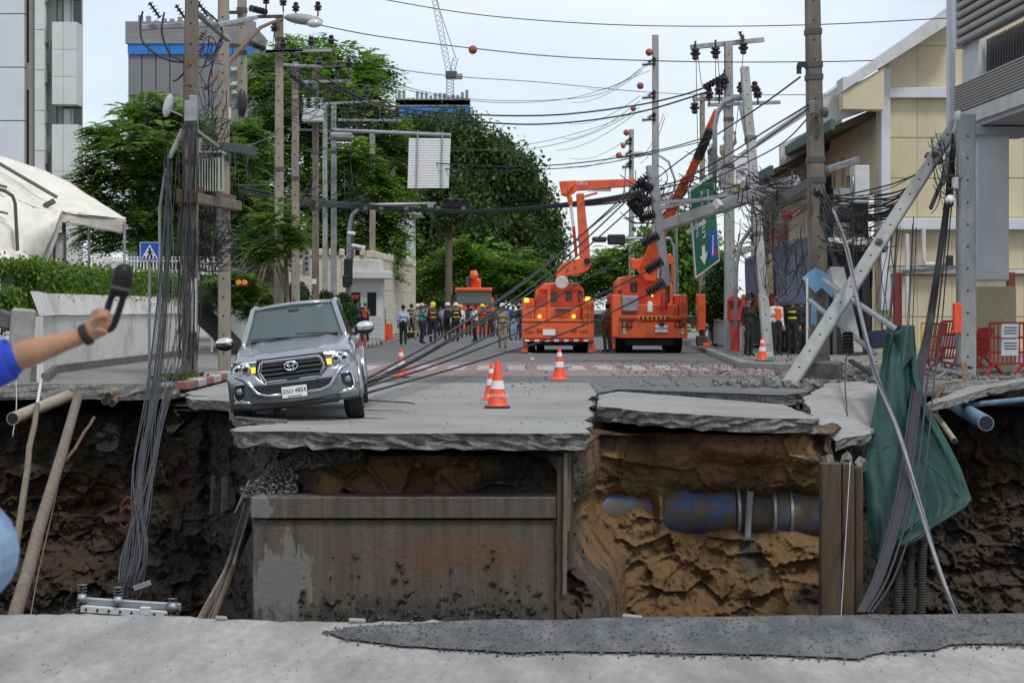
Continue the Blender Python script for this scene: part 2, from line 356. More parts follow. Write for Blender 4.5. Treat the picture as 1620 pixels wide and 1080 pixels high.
mat('pipe_muddy', (.10,.085,.065), .8, var=.3, dirt=(.06,.05,.04), dscale=4, bump=.3)
mat('duct_grey', (.05,.047,.043), .7, var=.2, bump=0)
mat('duct_light', (.24,.24,.235), .6, var=.2, bump=0)
mat('red_dark', (.16,.022,.02), .6, var=.15, dirt=(.09,.03,.028), dscale=4, bump=.03)
mat('device_black', (.006,.006,.007), .5, var=.2, bump=0, spec=.3)
mat('mud', (.045,.038,.03), .8, var=.4, scale=4, bump=.8, bscale=8, bdist=.1)
# ================================================================ the setting
def clod(mb, c, r):
    vs = []; R_ = Euler((random.random()*6, random.random()*6, random.random()*6)).to_matrix()
    for x in (-1,1):
        for y in (-1,1):
            for z in (-1,1): vs.append(Vector(c)+R_ @ Vector((x*r*random.uniform(.5,1), y*r*random.uniform(.5,1), z*r*random.uniform(.4,.9))))
    mb.add(vs, [(0,1,3,2),(4,6,7,5),(0,4,5,1),(2,3,7,6),(0,2,6,4),(1,5,7,3)])

def ragged(poly, closed=True, step=.35, amp=.05, keep=()):
    out = []; n = len(poly)
    for i in range(n if closed else n-1):
        a, b = Vector(poly[i]), Vector(poly[(i+1) % n]); L = (b-a).length
        out.append(a)
        if i in keep: continue
        k = max(1, int(L/step)); nv = Vector((-(b-a).y, (b-a).x)).normalized() if L else Vector((0,0))
        for j in range(1, k):
            out.append(a.lerp(b, (j+random.uniform(-.3,.3))/k)+nv*random.gauss(0, amp))
    if not closed: out.append(Vector(poly[-1]))
    return out
def slab_mesh(name, poly, ztop, th, mats, parent=None, rough=.02, zfun=None):
    """broken slab: flat top, uneven broken sides"""
    n = len(poly); vs = []; fs = []; ms = []
    zt = (lambda p: zfun(p)) if zfun else (lambda p: ztop)
    nl = 4
    for l in range(nl+1):
        t = l/nl
        for i, p in enumerate(poly):
            q = Vector((p[0], p[1])); a, b = Vector(poly[i-1]), Vector(poly[(i+1) % n]); tn = (b-a); nv = Vector((tn.y, -tn.x)).normalized() if tn.length else Vector((0,0))
            o = 0 if l == 0 else random.gauss(-.03*math.sin(t*3.1)-.05*t, rough)
            vs.append((q.x+nv.x*o, q.y+nv.y*o, zt(p)-t*th+(random.gauss(0, rough*.7) if l else 0)))
    fs.append(list(range(n))); ms.append(0)
    for l in range(nl):
        for i in range(n): fs.append([l*n+i, (l+1)*n+i, (l+1)*n+(i+1) % n, l*n+(i+1) % n]); ms.append(1)
    fs.append([nl*n+i for i in range(n)][::-1]); ms.append(1)
    mb = MB(); mb.v = vs; mb.f = fs; mb.m = ms
    return mb.build(name, mats, parent)
# --- carriageway beyond the hole
conc = [(-6.05,41.6),(-6.0,36.6),(-5.75,35.7),(-4.9,34.6),(-4.3,33.7),(-3.75,33.3),(-3.5,31),(-3.35,28.5),(-3.2,26.7),(-3.5,26.3),(-3.62,25.5),(-3.4,25.1),(-2.95,25.2),(-2.35,25.05),(-2.1,24.8),(-1.5,24.72),(-.6,24.78),(.2,24.7),(.8,24.75),(.99,24.9),(.93,25.7),(1.08,26.5),(1.0,27.5),(1.17,29),(1.2,31.2),(1.38,32.5),(1.3,34),(1.55,36.3),(1.62,41.6)]
conc = [tuple(p) for p in ragged(conc, True, .14, .022, keep=(len(conc)-1,))]
random.seed(3)
struct(slab_mesh('road_slab', conc, 0.0, .20, ['road_concrete', 'concrete_break'], rough=.020))
asph = [(-6.05,41.61),(1.62,41.61),(1.58,36.6),(2.05,38.3),(3.2,37.3),(4.9,35.8),(5.5,36.9),(5.8,38.6),(6.95,38.8),(6.98,50),(7.2,81),(8.2,240),(-4.0,240),(-5.55,84),(-6.15,44)]
asph = asph[:2]+[tuple(p) for p in ragged(asph[2:9], False, .3, .05)]+asph[9:]
struct(slab_mesh('road', asph, 0.0, .2, ['asphalt', 'concrete_break'], rough=.012))
mb = MB(); mb.quad((-6.0,45.6,.004),(6.95,45.6,.004),(7.0,57,.004),(-5.9,57,.004)); struct(mb.build('pink_crossing_band', 'pink_paint'))
cross = struct(MB().quad((-5.9,56.6,.008),(6.95,56.6,.008),(6.95,56.85,.008),(-5.9,56.85,.008)).build('crossing_markings', 'white_paint'))
for i in range(17):
    x = -5.55+i*.775
    MB().quad((x,49.9,.008),(x+.46,49.9,.008),(x+.47,54.2,.008),(x+.01,54.2,.008)).build('crossing_bar', 'white_paint', cross)
MB().quad((-5.9,45.75,.008),(6.95,45.75,.008),(6.95,45.95,.008),(-5.9,45.95,.008)).build('stop_line', 'white_paint', cross)
for y in (60, 68, 78, 90, 104): MB().quad((.55,y,.008),(.67,y,.008),(.69,y+3,.008),(.57,y+3,.008)).build('lane_dash', 'white_paint', cross)
MB().quad((-3.4,66,.008),(-1.7,66,.008),(-1.7,66.4,.008),(-3.4,66.4,.008)).build('stop_line', 'white_paint', cross)
# kerbs and pavements
def pavement(name, poly, z, th): return struct(slab_mesh(name, poly, z, th, ['paving', 'concrete_break'], rough=.02))
random.seed(5)
lp = [(-6.45,44),(-6.42,38.2)]+[tuple(p) for p in ragged([(-6.42,37.6),(-7.2,37.1),(-8.4,37.3),(-9.2,37.0),(-11,37.6),(-14,37.4)], False, .3, .06)]+[(-14,60),(-13,110),(-5.85,110),(-5.85,84)]
pavement('left_pavement', lp, .15, .30)
rp = [(6.25,52.2),(6.6,50.9),(7.2,50.3)]+[(7.2,41)]+[tuple(p) for p in ragged([(7.0,38.9),(7.8,38.2),(9.2,38.3),(10.4,37.8),(12,38.2),(17,38.0)], False, .3, .07)]+[(17,240),(8.5,240),(7.5,81)]
pavement('right_pavement', rp[::-1], .15, .28)
def kerb(name, pts, w, cols, z=.16, L=1.0):
    k = MB().box((pts[0][0], pts[0][1], -.1), (.1,.1,.05)).build(name, 'concrete'); struct(k)
    d = 0; i = 0
    for a, b in zip(pts[:-1], pts[1:]):
        a, b = Vector(a), Vector(b); n = max(1, round((b-a).length/L))
        for j in range(n):
            p, q = a.lerp(b, j/n), a.lerp(b, (j+1)/n); g = (q-p).normalized()*.008
            MB().bar((*(p+g), z/2), (*(q-g), z/2), z+.01, w, up=(1,0,0), b=.025).build('kerbstone', cols[i % len(cols)], k); i += 1
kerb('left_kerb', [(-6.28,38.0),(-6.28,44.2),(-6.2,50),(-5.72,84)], .28, ['red_kerb', 'white_kerb'])
kerb('right_kerb', [(7.12,40.6),(7.12,50.2),(6.6,50.8),(6.1,52.2),(7.36,81)], .24, ['concrete'])
# ground reaching the horizon, on three sides of the hole
struct(MB().quad((-1500,37.9,-.3),(1500,37.9,-.3),(1500,3000,-.3),(-1500,3000,-.3)).build('terrain', 'terrain'))
struct(MB().quad((-600,-80,-.32),(-18,-80,-.32),(-18,37.9,-.32),(-600,37.9,-.32)).build('left_terrain', 'terrain'))
struct(MB().quad((18,-80,-.32),(600,-80,-.32),(600,37.9,-.32),(18,37.9,-.32)).build('right_terrain', 'terrain'))
struct(MB().quad((-40,57,.153),(-14.02,57,.153),(-5.9,84,.153),(-5.9,150,.153),(-40,150,.153)).build('left_yard', 'paving'))
# --- road on this side of the hole
random.seed(9)
def near_edge(px):
    return np.interp(px, [-400,0,120,300,360,520,700,860,1000,1300,1620,2000],[967,971,972,974,980,983,983,985,977,976,972,970])
edge = []
for px in range(-420, 2041, 16):
    d = GD(near_edge(px))+random.gauss(0,.022); edge.append(((px-810)/F*d, d))
npoly = [(-40,-40)]+[(40,-40)]+[(40,9.7)]+edge[::-1]+[(-40,9.7)]
struct(slab_mesh('near_road', npoly, 0.0, .28, ['near_concrete', 'concrete_break'], rough=.012))
# asphalt lying on it in a torn patch
ed = [(518,1003),(560,994),(640,990),(720,985.5),(800,982.5),(880,984),(960,980),(1020,979),(1120,979),(1240,977),(1330,976),(1450,975.5),(1560,974.5),(1660,974),(1900,973),(2050,1030),(1800,1022),(1640,1022),(1560,1021),(1500,1023),(1480,1031),(1430,1032),(1395,1035),(1372,1040),(1360,1046),(1300,1042),(1200,1038),(1100,1037),(1000,1034),(900,1033),(810,1036),(790,1034),(700,1029),(600,1020),(545,1013)]
pp = [tuple(G(x, y).xy) for x, y in ed]; pp = [tuple(p) for p in ragged(pp[::-1], True, .09, .012)]
struct(slab_mesh('asphalt_patch', pp, .012, .016, ['near_asphalt', 'near_asphalt'], rough=.004))
mb = MB(); random.seed(14)
PX = [p_[0] for p_ in ed]; top_ = sorted(ed[:15]); bot_ = sorted(ed[15:]+[ed[0]])
for i in range(3200):
    px = random.uniform(510, 1640); yt = np.interp(px, [q[0] for q in top_], [q[1] for q in top_]); yb_ = np.interp(px, [q[0] for q in bot_], [q[1] for q in bot_])
    py = random.uniform(yt, yb_) if i % 3 else random.choice((yt, yb_))+random.gauss(0,3); q_ = G(px, max(py, near_edge(px)+1.5)); r = random.choice([.0025,.0035,.005,.007]); clod(mb, (q_.x, q_.y, .012 if i % 3 else .006), r)
ob = mb.build('asphalt_crumbs', 'near_asphalt', fix=False); stuff(ob); tag(ob, 'loose black crumbs of asphalt along and on the torn patch', 'grit')
# --- the hole: one sheet of earth from the undersides of the slabs to the bottom
xs = np.concatenate([np.linspace(-18,-10.5,60,endpoint=False), np.linspace(-10.5,10.5,900,endpoint=False), np.linspace(10.5,18,61)]); nz = 300
DkX, DkY = [-18,-12,-9,-7,-5.6,-4.6,-3.9,-3.4,-3.0,-2.0,.75,1.0,1.35,2.2,3.6,4.9,5.4,6.2,7.2,9,12,18], [38.2,38.4,38.2,38.2,37.2,34.2,30.2,27.4,26.2,26.0,26.0,27.6,30.3,30.55,30.55,30.5,32.6,36.5,39.2,39.2,39.0,38.8]; Dk = np.interp(xs, DkX, DkY)
rows = []
for k in range(14):                              # ledge running back under the slabs
    t = k/13; zz = -.24-.10*t; back = 8.0*(1-t)**1.5
    n = fbm(xs*2.2, 3+back*1.4, 1.7)
    rows.append(np.stack([xs, Dk+back+.02, zz-.12*n*(1-.3*t)], 1))
for k in range(nz):
    z = -.36-(k/(nz-1))**1.25*6.2
    big = fbm(xs*.7, z*.8, 4.2, 3)-.5; mid = fbm(xs*2.4, z*2.4, 9.1, 4, True)-.6; fine = fbm(xs*8, z*8, 2.2, 3)-.5
    strat = vnoise(xs*.35+3, z*3.2, 7.7)-.5
    sh = np.where((xs > .6) & (xs < 2.6), .45*(vnoise(1.5, z*1.3, 2.2)-.5)+.22*np.clip(-z-1.2,0,3), .25*(vnoise(4.5, z*1.7, 8.1)-.5)); Dk = np.interp(xs-sh, DkX, DkY)
    talus = np.clip(-z-1.3, 0, 9)*.33
    inward = np.exp(-((z+.36)/.35)**2)*.35        # undercut below the slabs
    oz = np.clip((xs-.9)*3,0,1)*np.clip((5.4-xs)*3,0,1)          # the sandy bank right of the chamber: smoother lumps
    lump = fbm(xs*1.7+5, z*1.9, 6.6, 4)-.5; slump = np.clip(-z-2.05+.25*np.sin(xs*1.9),0,9)*.5
    ch_, ce_ = cells(xs*2.1+.3*fine, z*2.6+.5*big, 3); c2_, e2_ = cells(xs*6.5+.4*fine, z*7.5, 21); crumb = fbm(xs*19, z*19, 5.5, 3, True)-.6
    rough_ = (ch_-.5)*.34-.10*np.exp(-(ce_/.10)**2)+(c2_-.5)*.10-.03*np.exp(-(e2_/.12)**2)+crumb*.055
    gully = -.10*np.abs(vnoise(xs*4.5, z*.5, 3.9)-.5)
    block = .55*np.exp(-(((xs-3.7)/.85)**4+((z+.52+.12*(xs-3.7))/.26)**4))
    y = Dk-talus*(1-oz)+inward*(1-.6*oz)+(1-oz)*(big*1.3+mid*.45+strat*.4+gully)+oz*(lump*.8-slump-block)+rough_*(1-.35*oz)
    flat = ((xs > -3.1) & (xs < .7) & (z > -1.0)); y = np.where(flat, 26.0+.45*(ch_-.5)-.2*np.exp(-(ce_/.12)**2)+crumb*.06, y)
    behind = (xs > -3.35) & (xs < .75) & (z <= -1.0); y = np.where(behind, np.maximum(y, 25.6), y)
    # pocket around the blue main
    win = np.clip(1-((xs-3.0)/.72)**6,0,1)+np.clip(1-((xs-4.55)/.55)**6,0,1)+.8*np.clip(1-((xs-1.75)/.5)**4,0,1)*np.clip((z+1.66+.10*np.sin(xs*9))*7,0,1)+.9*np.clip(1-((xs-3.75)/.35)**4,0,1)
    cw = np.exp(-((z+1.58+.06*np.sin(xs*7))/.36)**4); tgt = 30.95+.12*fine
    y = y+(np.maximum(y, tgt)-y)*np.clip(win,0,1)*cw
    rows.append(np.stack([xs, y, np.full_like(xs, z)], 1))
rows.append(np.stack([xs, np.full_like(xs, 9.0), np.full_like(xs, -6.6)], 1))
R = np.array(rows); nr, nc = R.shape[:2]
me = bpy.data.meshes.new('hole_earth'); idx = np.arange(nr*nc).reshape(nr, nc)
fc = np.stack([idx[:-1,:-1], idx[1:,:-1], idx[1:,1:], idx[:-1,1:]], -1).reshape(-1, 4)
me.from_pydata(R.reshape(-1,3).tolist(), [], fc.tolist()); me.materials.append(M('soil')); me.shade_smooth()
o = bpy.data.objects.new('hole_earth', me); COL.objects.link(o); struct(o)
struct(MB().quad((-18,9.4,-6.7),(-18,9.4,-.1),(18,9.4,-.1),(18,9.4,-6.7)).build('near_hole_side', 'mud'))
for sx in (-1, 1): struct(MB().quad((sx*17.9,9.2,-6.7),(sx*17.9,40,-6.7),(sx*17.9,40,-.2),(sx*17.9,9.2,-.2)).build('hole_side', 'mud'))
def soil_d(px, py):
    best = 38.0
    for d_ in np.arange(24.0, 40.0, .05):
        q_ = P(px, py, float(d_)); c_ = int(np.clip(np.searchsorted(xs, q_.x), 0, nc-1)); r_ = 14+int(np.argmin(np.abs(R[14:14+nz, c_, 2]-q_.z)))
        if d_ >= R[r_, c_, 1]: best = float(d_); break
    return best
# clods and stones on the earth face, too many and too small to count
random.seed(21); mb = MB()
zr = -.36-(np.arange(nz)/(nz-1))**1.25*6.2
for i in range(5200):
    c_ = random.randrange(80, nc-80); k_ = random.randrange(4, int(nz*.72))
    p = R[14+k_, c_]
    if -3.4 < p[0] < .8 and p[2] < -.75: continue
    clod(mb, (p[0], p[1]-.02, p[2]), random.choice([.008,.012,.016,.022,.03,.05] if not 1 < p[0] < 5.2 else [.007,.01,.014,.02]))
ob = mb.build('earth_clods', 'soil', fix=False); stuff(ob); ob['label'] = 'loose clods of earth scattered over the face of the hole'; ob['category'] = 'clods'
ob.data.transform(Matrix.Translation(ob.location)); ob.location = (0,0,0)
# grit on the road near the break
mb = MB(); random.seed(31)
for i in range(1100):
    x, y = random.uniform(-.5, 9.5), random.uniform(38.9, 58)
    if random.random() < .6: x = random.uniform(2.5, 8.5)
    z = .012 if x < 7 else .165
    r = random.choice([.006,.009,.012,.016,.022,.035]); clod(mb, (x, y, z+r*.2), r)
for i in range(160):
    x, y = random.uniform(-3, 5.0), random.uniform(24.9, 41)
    if x > 1.1 and y < 38: continue
    clod(mb, (x, y, .005), random.choice([.006,.01,.014]))
for i in range(700):
    px = random.uniform(0,1620); d = GD(near_edge(px)+random.uniform(1.5,95)**1.0); r = random.choice([.0008,.0012,.0018,.003])
    clod(mb, ((px-810)/F*d, d, .004), r)
for i in range(420):
    x, y = random.uniform(6.9, 11.5), random.uniform(38.6, 43); r = random.choice([.015,.025,.04,.06]); clod(mb, (x, y, .16+r*.3), r)
for i in range(420):
    x, y = random.gauss(6.2,.9), random.uniform(38.7, 41.5); r = random.choice([.02,.03,.04,.06,.09]); clod(mb, (x, y, (.02 if x < 7 else .16)+r*.4), r)
ob = mb.build('grit', 'concrete_break', fix=False); stuff(ob); ob['label'] = 'grey grit and crumbs of concrete scattered across the road'; ob['category'] = 'grit'
# --- loose and tilted slabs at the right of the break
def plane3(pts): # pts: (px,py,d) polygon -> world
    return [P(*p) for p in pts]
def tilted(name, pts, th, label, seed=1, mats=('road_concrete','concrete_break'), n_sub=6):
    random.seed(seed); W = plane3(pts); n = len(W)
    nrm = sum(((W[(i+1) % n]-W[0]).cross(W[(i+2) % n]-W[0]) for i in range(1, n-2)), Vector())
    nrm = nrm.normalized(); nrm = nrm if nrm.z > 0 else -nrm; c = sum(W, Vector())/n
    W = [p-nrm*(p-c).dot(nrm) for p in W]; ring = []
    for i in range(n):
        a, b = W[i], W[(i+1) % n]; k = max(2, int((b-a).length/.16)); sd_ = (b-a).cross(nrm).normalized()
        for j in range(k): ring.append(a.lerp(b, j/k)+sd_*random.gauss(0,.022)*(j > 0))
    m = len(ring); vs = []; nl = 4
    for l in range(nl+1):
        for p in ring: vs.append(p-nrm*(th*l/nl)+((c-p).normalized()*random.gauss(.05*l/nl,.022)+nrm*random.gauss(0,.010) if l else Vector()))
    mb = MB(); mb.v = [tuple(v) for v in vs]; mb.f = [list(range(m))]+[[l*m+i,(l+1)*m+i,(l+1)*m+(i+1)%m,l*m+(i+1)%m] for l in range(nl) for i in range(m)]+[[nl*m+i for i in range(m)][::-1]]
    mb.m = [0]+[1]*(len(mb.f)-1)
    return tag(mb.build(name, list(mats)), label, 'concrete slab')
tilted('broken_slab', [(944,644,31.2),(949,626,35.6),(978,617,37.6),(1082,625,36.6),(1239,641,34.8),(1296,663,30.1),(1201,657,29.4),(1011,651,30.0)], .22, 'long grey road slab broken loose and sagging right of the main roadway', 4)
tilted('broken_slab', [(1270,630,36.2),(1310,606,38.6),(1384,601,39.2),(1400,640,36),(1379,679,32.2),(1322,701,31.2),(1296,670,33.0)], .17, 'grey slab tipped steeply down into the hole beside green tarpaulin', 6, ('concrete','concrete_break'))
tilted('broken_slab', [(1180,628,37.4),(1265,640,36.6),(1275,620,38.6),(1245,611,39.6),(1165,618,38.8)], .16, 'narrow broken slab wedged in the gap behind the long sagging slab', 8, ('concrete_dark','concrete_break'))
tilted('broken_slab', [(365,640,30.8),(372,668,27.2),(455,664,26.9),(450,646,30.5)], .18, 'sunken slab coloured dark for shade under the front of silver pickup', 9, ('concrete_dark','concrete_break'))  # darker concrete puts the shade under the pickup into the slab's colour
tilted('broken_slab', [(1455,648,34.0),(1530,600,38.4),(1618,594,38.8),(1660,606,38.0),(1560,606,36.6),(1500,640,34.4)], .13, 'flat broken paving slab overhanging the hole below red barriers', 12, ('concrete','concrete_break'))
tilted('broken_slab', [(295,627,35.6),(300,634,34.9),(366,634,33.6),(368,612,37.2),(340,609,38.2)], .16, 'small triangular road slab beside the red and white kerb', 13)
o = MB().box((P(1303,590,40.4)), (.72,.55,.46), Euler((.05,.02,-.25)).to_matrix(), .02).build('concrete_block', 'concrete_dark'); tag(o, 'dark grey concrete box lying in front of the thick leaning pole base', 'concrete block')
# rubble chunks one can count
random.seed(44)
for (px, py, d, r, wh) in [(1480,640,35,.13,'tucked under the paving slab right of tarpaulin'),(1340,725,30.4,.09,'on top of the middle brown pile'),(1310,730,30.2,.12,'on top of the widest brown pile'),(1362,735,30,.1,'on top of the narrow brown pile'),(1215,598,43.5,.11,'on the road left of the leaning pole foot'),(1190,612,40.4,.09,'at the road edge behind the long sagging slab'),(1140,588,47.9,.09,'alone on the crossing before right bucket truck'),(1232,590,46,.1,'just behind the leaning pole foot'),(1420,602,39.5,.14,'left of the tarpaulin top, largest there'),(1440,590,40.6,.12,'behind the tarpaulin top'),(1268,600,41.5,.1,'left of the dark concrete box'),(1228,606,40.6,.13,'touching the foot of the leaning pole'),(1380,596,41,.1,'right of the short dark channel')]:
    mb = MB(); p = P(px, py, d); clod(mb, p, r)
    tag(mb.build('rubble_chunk', 'concrete_break'), 'small grey concrete chunk '+wh, 'rubble', 'concrete chunks by the break')
# thin things on the near edge
for (px, py, sx, sy, a, l) in [(565,980,.085,.03,.1,'pale flat concrete flake on the near edge of hole, left of centre'),(1000,974,.10,.03,-.2,'pale flat concrete flake on the near edge of hole, right of centre'),(350,976,.06,.02,0,'small pale concrete flake on the near edge by fallen crossarm')]:
    p = G(px, py+5); o = MB().box((p.x, p.y, .012), (sx, sy, .02), Euler((.05,.06,a)).to_matrix(), .006).build('concrete_flake', 'near_concrete'); tag(o, l, 'concrete flake')
# --- buried concrete chamber in the middle
ch = thing('concrete_chamber', 'stained brown concrete chamber wall standing exposed under the road slab', 'concrete wall', (-1.35,25.3,-6.5))
m, t, b = newmat('chamber'); L = t.links.new
tc_ = N(t,'ShaderNodeTexCoord'); mp_ = N(t,'ShaderNodeMapping'); mp_.inputs['Scale'].default_value = (3.2,1,.16); L(tc_.outputs['Object'], mp_.inputs[0])
n1 = N(t,'ShaderNodeTexNoise', Scale=3.0, Detail=8.0, Roughness=.7); L(mp_.outputs[0], n1.inputs['Vector'])
r1 = N(t,'ShaderNodeValToRGB'); r1.color_ramp.elements[0].position=.3; r1.color_ramp.elements[0].color=(.048,.041,.032,1); r1.color_ramp.elements[1].position=.72; r1.color_ramp.elements[1].color=(.125,.104,.078,1); L(n1.outputs[0], r1.inputs[0])
n2 = N(t,'ShaderNodeTexNoise', Scale=1.3, Detail=7.0, Roughness=.6); L(tc_.outputs['Object'], n2.inputs['Vector'])
# pale washed patch at the lower left corner, rusty band to the right of the middle, mud splashes at the bottom
def zone(ce, ra, amt, soft, scale):
    mp = N(t,'ShaderNodeMapping'); mp.inputs['Location'].default_value=[-p/q for p,q in zip(ce,ra)]; mp.inputs['Scale'].default_value=[1/q for q in ra]; L(tc_.outputs['Object'], mp.inputs[0])
    ln = N(t,'ShaderNodeVectorMath', operation='LENGTH'); L(mp.outputs[0], ln.inputs[0])
    nn = N(t,'ShaderNodeTexNoise', Scale=scale, Detail=8.0, Roughness=.6); mpp = N(t,'ShaderNodeMapping'); mpp.inputs['Scale'].default_value=(1,1,.3); L(tc_.outputs['Object'], mpp.inputs[0]); L(mpp.outputs[0], nn.inputs['Vector'])
    ad = N(t,'ShaderNodeMath', operation='MULTIPLY_ADD'); L(nn.outputs[0], ad.inputs[0]); ad.inputs[1].default_value=3.2; L(ln.outputs['Value'], ad.inputs[2])
    mr = N(t,'ShaderNodeMapRange'); mr.inputs[1].default_value=2.45+soft; mr.inputs[2].default_value=2.45-soft; mr.inputs[3].default_value=0; mr.inputs[4].default_value=amt; L(ad.outputs[0], mr.inputs[0]); return mr.outputs[0]
out = r1.outputs[0]
for z_, c_ in ((zone((-1.55,0,4.55),(.55,2,.62),.95,.06,5), (.17,.16,.145)), (zone((.55,0,4.95),(1.0,2,.22),.65,.5,3), (.13,.055,.022)), (zone((.1,0,4.1),(1.9,2,.35),.9,.25,6), (.045,.040,.032)), (zone((-1.8,0,5.58),(.16,2,.2),.9,.1,6), (.17,.165,.15))):
    mx_ = N(t,'ShaderNodeMix', data_type='RGBA'); L(z_, mx_.inputs[0]); L(out, mx_.inputs[6]); mx_.inputs[7].default_value=(*c_,1); out = mx_.outputs[2]
L(out, b.inputs['Base Color']); b.inputs['Roughness'].default_value=.75
n3 = N(t,'ShaderNodeTexNoise', Scale=18.0, Detail=8.0); L(tc_.outputs['Object'], n3.inputs['Vector']); bp = N(t,'ShaderNodeBump', Strength=.5, Distance=.02); L(n3.outputs[0], bp.inputs['Height']); L(bp.outputs[0], b.inputs['Normal'])
MB().box((-1.36,25.35,-3.80),(3.82,.5,5.38), b=.02).build('wall', 'chamber', ch)
MB().box((-1.36,25.33,-.955),(3.86,.58,.27), b=.015).build('cap', 'chamber', ch)
random.seed(5)
mb = MB()
for i in range(420):
    x = random.uniform(-2.7,.45); z = -2.45+abs(random.gauss(0,.30))*random.choice((1,-1))
    clod(mb, (x, 25.095, z), random.choice([.012,.018,.028,.04]))
ob = mb.build('mud_splashes', 'mud', ch, fix=False); stuff(ob)
# timbers at its right end
for i, (px, w_, y0, y1, d, mt) in enumerate([(884,.07,722,985,25.02,'timber_brown'),(893,.05,716,900,24.95,'timber'),(902,.06,708,860,25.2,'timber_brown'),(899,.045,700,800,25.05,'timber')]):
    p, q = P(px+2, y0, d), P(px, y1+40, d+.05)
    tag(MB().bar(p, q, w_, .05, b=.006).build('timber_board', mt), ['brown upright board tight against the right end of chamber wall','pale splintered upright board beside the chamber wall','brown splintered board behind the pale one at chamber end','short pale splintered board highest under the slab corner'][i], 'board')
# grey gravel heap on the chamber's left shoulder
random.seed(8); mb = MB()
for i in range(3200):
    t_ = random.random(); px = 400+(t_**1.2)*160+random.gauss(0,8); top = np.interp(px,[395,430,480,560],[770,735,712,708]); py = random.uniform(top, 786 if px < 470 else 740-max(0,(px-500))*.2)
    d = 25.35+random.random()*.35+(786-py)*.004; clod(mb, P(px,py,d), random.choice([.006,.01,.014,.02]))
ob = mb.build('gravel_heap', 'concrete_dark', fix=False); stuff(ob); tag(ob, 'dark gravel spilling over the left shoulder of chamber wall', 'gravel')
# ================================================================ buildings
def panel(mb, x0, x1, z0, z1, y, dy): mb.box(((x0+x1)/2, y+dy/2, (z0+z1)/2), (x1-x0, dy, z1-z0))
# --- left office block
B = thing('office_building', 'pale grey panelled office block with dark window strips at left edge', 'building', (-22,92,0))
d0 = 88.0; k = d0/F; X_ = lambda px: (px-810)*k; Z_ = lambda py: H-(py-HZ)*k
def part(name, m, x0, x1, y0, y1, dd, th, par=B, bev=0.0):
    return MB().box(((X_(x0)+X_(x1))/2, dd+th/2, (Z_(y0)+Z_(y1))/2), (abs(X_(x1)-X_(x0)), th, abs(Z_(y1)-Z_(y0))), b=bev).build(name, m, par)
MB().prism([(X_(-260),d0+1.2,0),(X_(122),d0+1.2,0),(X_(122)*1.17,d0+16,0),(X_(-260)*1.17,d0+16,0)], (0,0,Z_(-420))).build('wall', 'building_white', B)
for i in range(9):
    part('facade_panel', 'building_cool', -40, 33.6, -150+i*85, -150+i*85+83.4, d0+.55, .65)
    part('facade_panel', 'building_cool', -115, -41.5, -150+i*85, -150+i*85+83.4, d0+.55, .65)
    part('facade_panel', 'building_white', 52, 68, -146+i*64, -146+i*64+63, d0+.35, .85)
    part('fin', 'building_grey', 68.6, 71, -146+i*64, -146+i*64+20, d0+.3, .9)
part('window_strip', 'dark_glass', 34, 40, -200, 420, d0+1.0, .2); part('pilaster', 'building_grey', 40, 51, -200, 420, d0+.7, .5)
part('pilaster', 'building_grey', 69.5, 82, -200, 560, d0+.8, .4)
part('window_pane', 'building_white', 34.5, 39.5, 96, 138, d0+.95, .08)
for (y0, y1, x1, d_) in ((-230,-150,120,0), (-126,-10,121,0), (35,165,121.5,-.02), (197,420,123,-.04)):
    part('facade_block', 'building_white', 82.5, x1, y0, y1, d0+d_, 1.2)
    if y0 > -200:
        part('block_joint', 'building_grey', 100, 100.4, y0+1, y1-1, d0+d_-.01, .02)
        for q in (.33, .66): part('block_joint', 'building_grey', 83, x1-.4, y0+(y1-y0)*q, y0+(y1-y0)*q+.4, d0+d_-.01, .02)
for (y0, y1) in ((-10,35),(165,197),(-150,-126)):
    wn = part('window', 'dark_glass', 90, 121, y0+.4, y1-.4, d0+1.02, .1); part('frame', 'building_grey', 104, 106, y0+.6, y1-.6, d0+.96, .06, wn); part('blind', 'white_panel', 93, 108, y0+4, y1-4, d0+1.0, .02, wn)
# --- far towers
def tower(px0, px1, ytop, d, label, bands, seed, crane=None):
    random.seed(seed); k = d/F; x0, x1 = (px0-810)*k, (px1-810)*k; zt = H-(ytop-HZ)*k; w_ = x1-x0
    T = thing('tower_block', label, 'building', ((x0+x1)/2, d, 0))
    zz = lambda py: H-(py-HZ)*k
    MB().box(((x0+x1)/2, d+w_*.4, zt/2), (w_, w_*.8, zt)).build('core', 'tower_grey', T)
    nb = 9
    for i in range(nb):
        xa = x0+w_*i/nb
        MB().box((xa+w_/nb/2, d-.15, zz(bands[1])/2), (w_/nb-.18, .5, zz(bands[1]))).build('clad_bay', 'tower_grey', T)
    for i in range(6):
        xa = x0+w_*i/6
        MB().box((xa+w_/12, d-.5, (zz(bands[0])+zz(bands[1]))/2), (w_/6-.1, .6, zz(bands[0])-zz(bands[1]))).build('safety_net', 'tower_net', T)
    nf = 3
    for i in range(nf+1):
        z = zz(bands[0])+(zt-zz(bands[0]))*i/nf
        MB().box(((x0+x1)/2, d-.4, z), (w_+.6, 1.2, .9)).build('floor_edge', 'tower_floor', T)
    for i in range(12): 
        if i % 3 != 1: MB().box((x0+w_*(i+.5)/12, d-.3, (zz(bands[0])+zt)/2), (w_/12-.5, .5, zt-zz(bands[0]))).build('hoarding', 'tower_grey' if i % 4 else 'tower_floor', T)
    for i in range(16):
        h_ = random.uniform(.4,1.7)*d/300
        MB().box((x0+w_*(i+.5)/16, d+.5, zt+h_/2), (.7,.7,h_)).build('column_stub', 'tower_floor', T)
    return T
T1 = tower(203, 402, 40, 320, 'grey unfinished tower with blue netting band behind the left trees', (66, 87), 1)
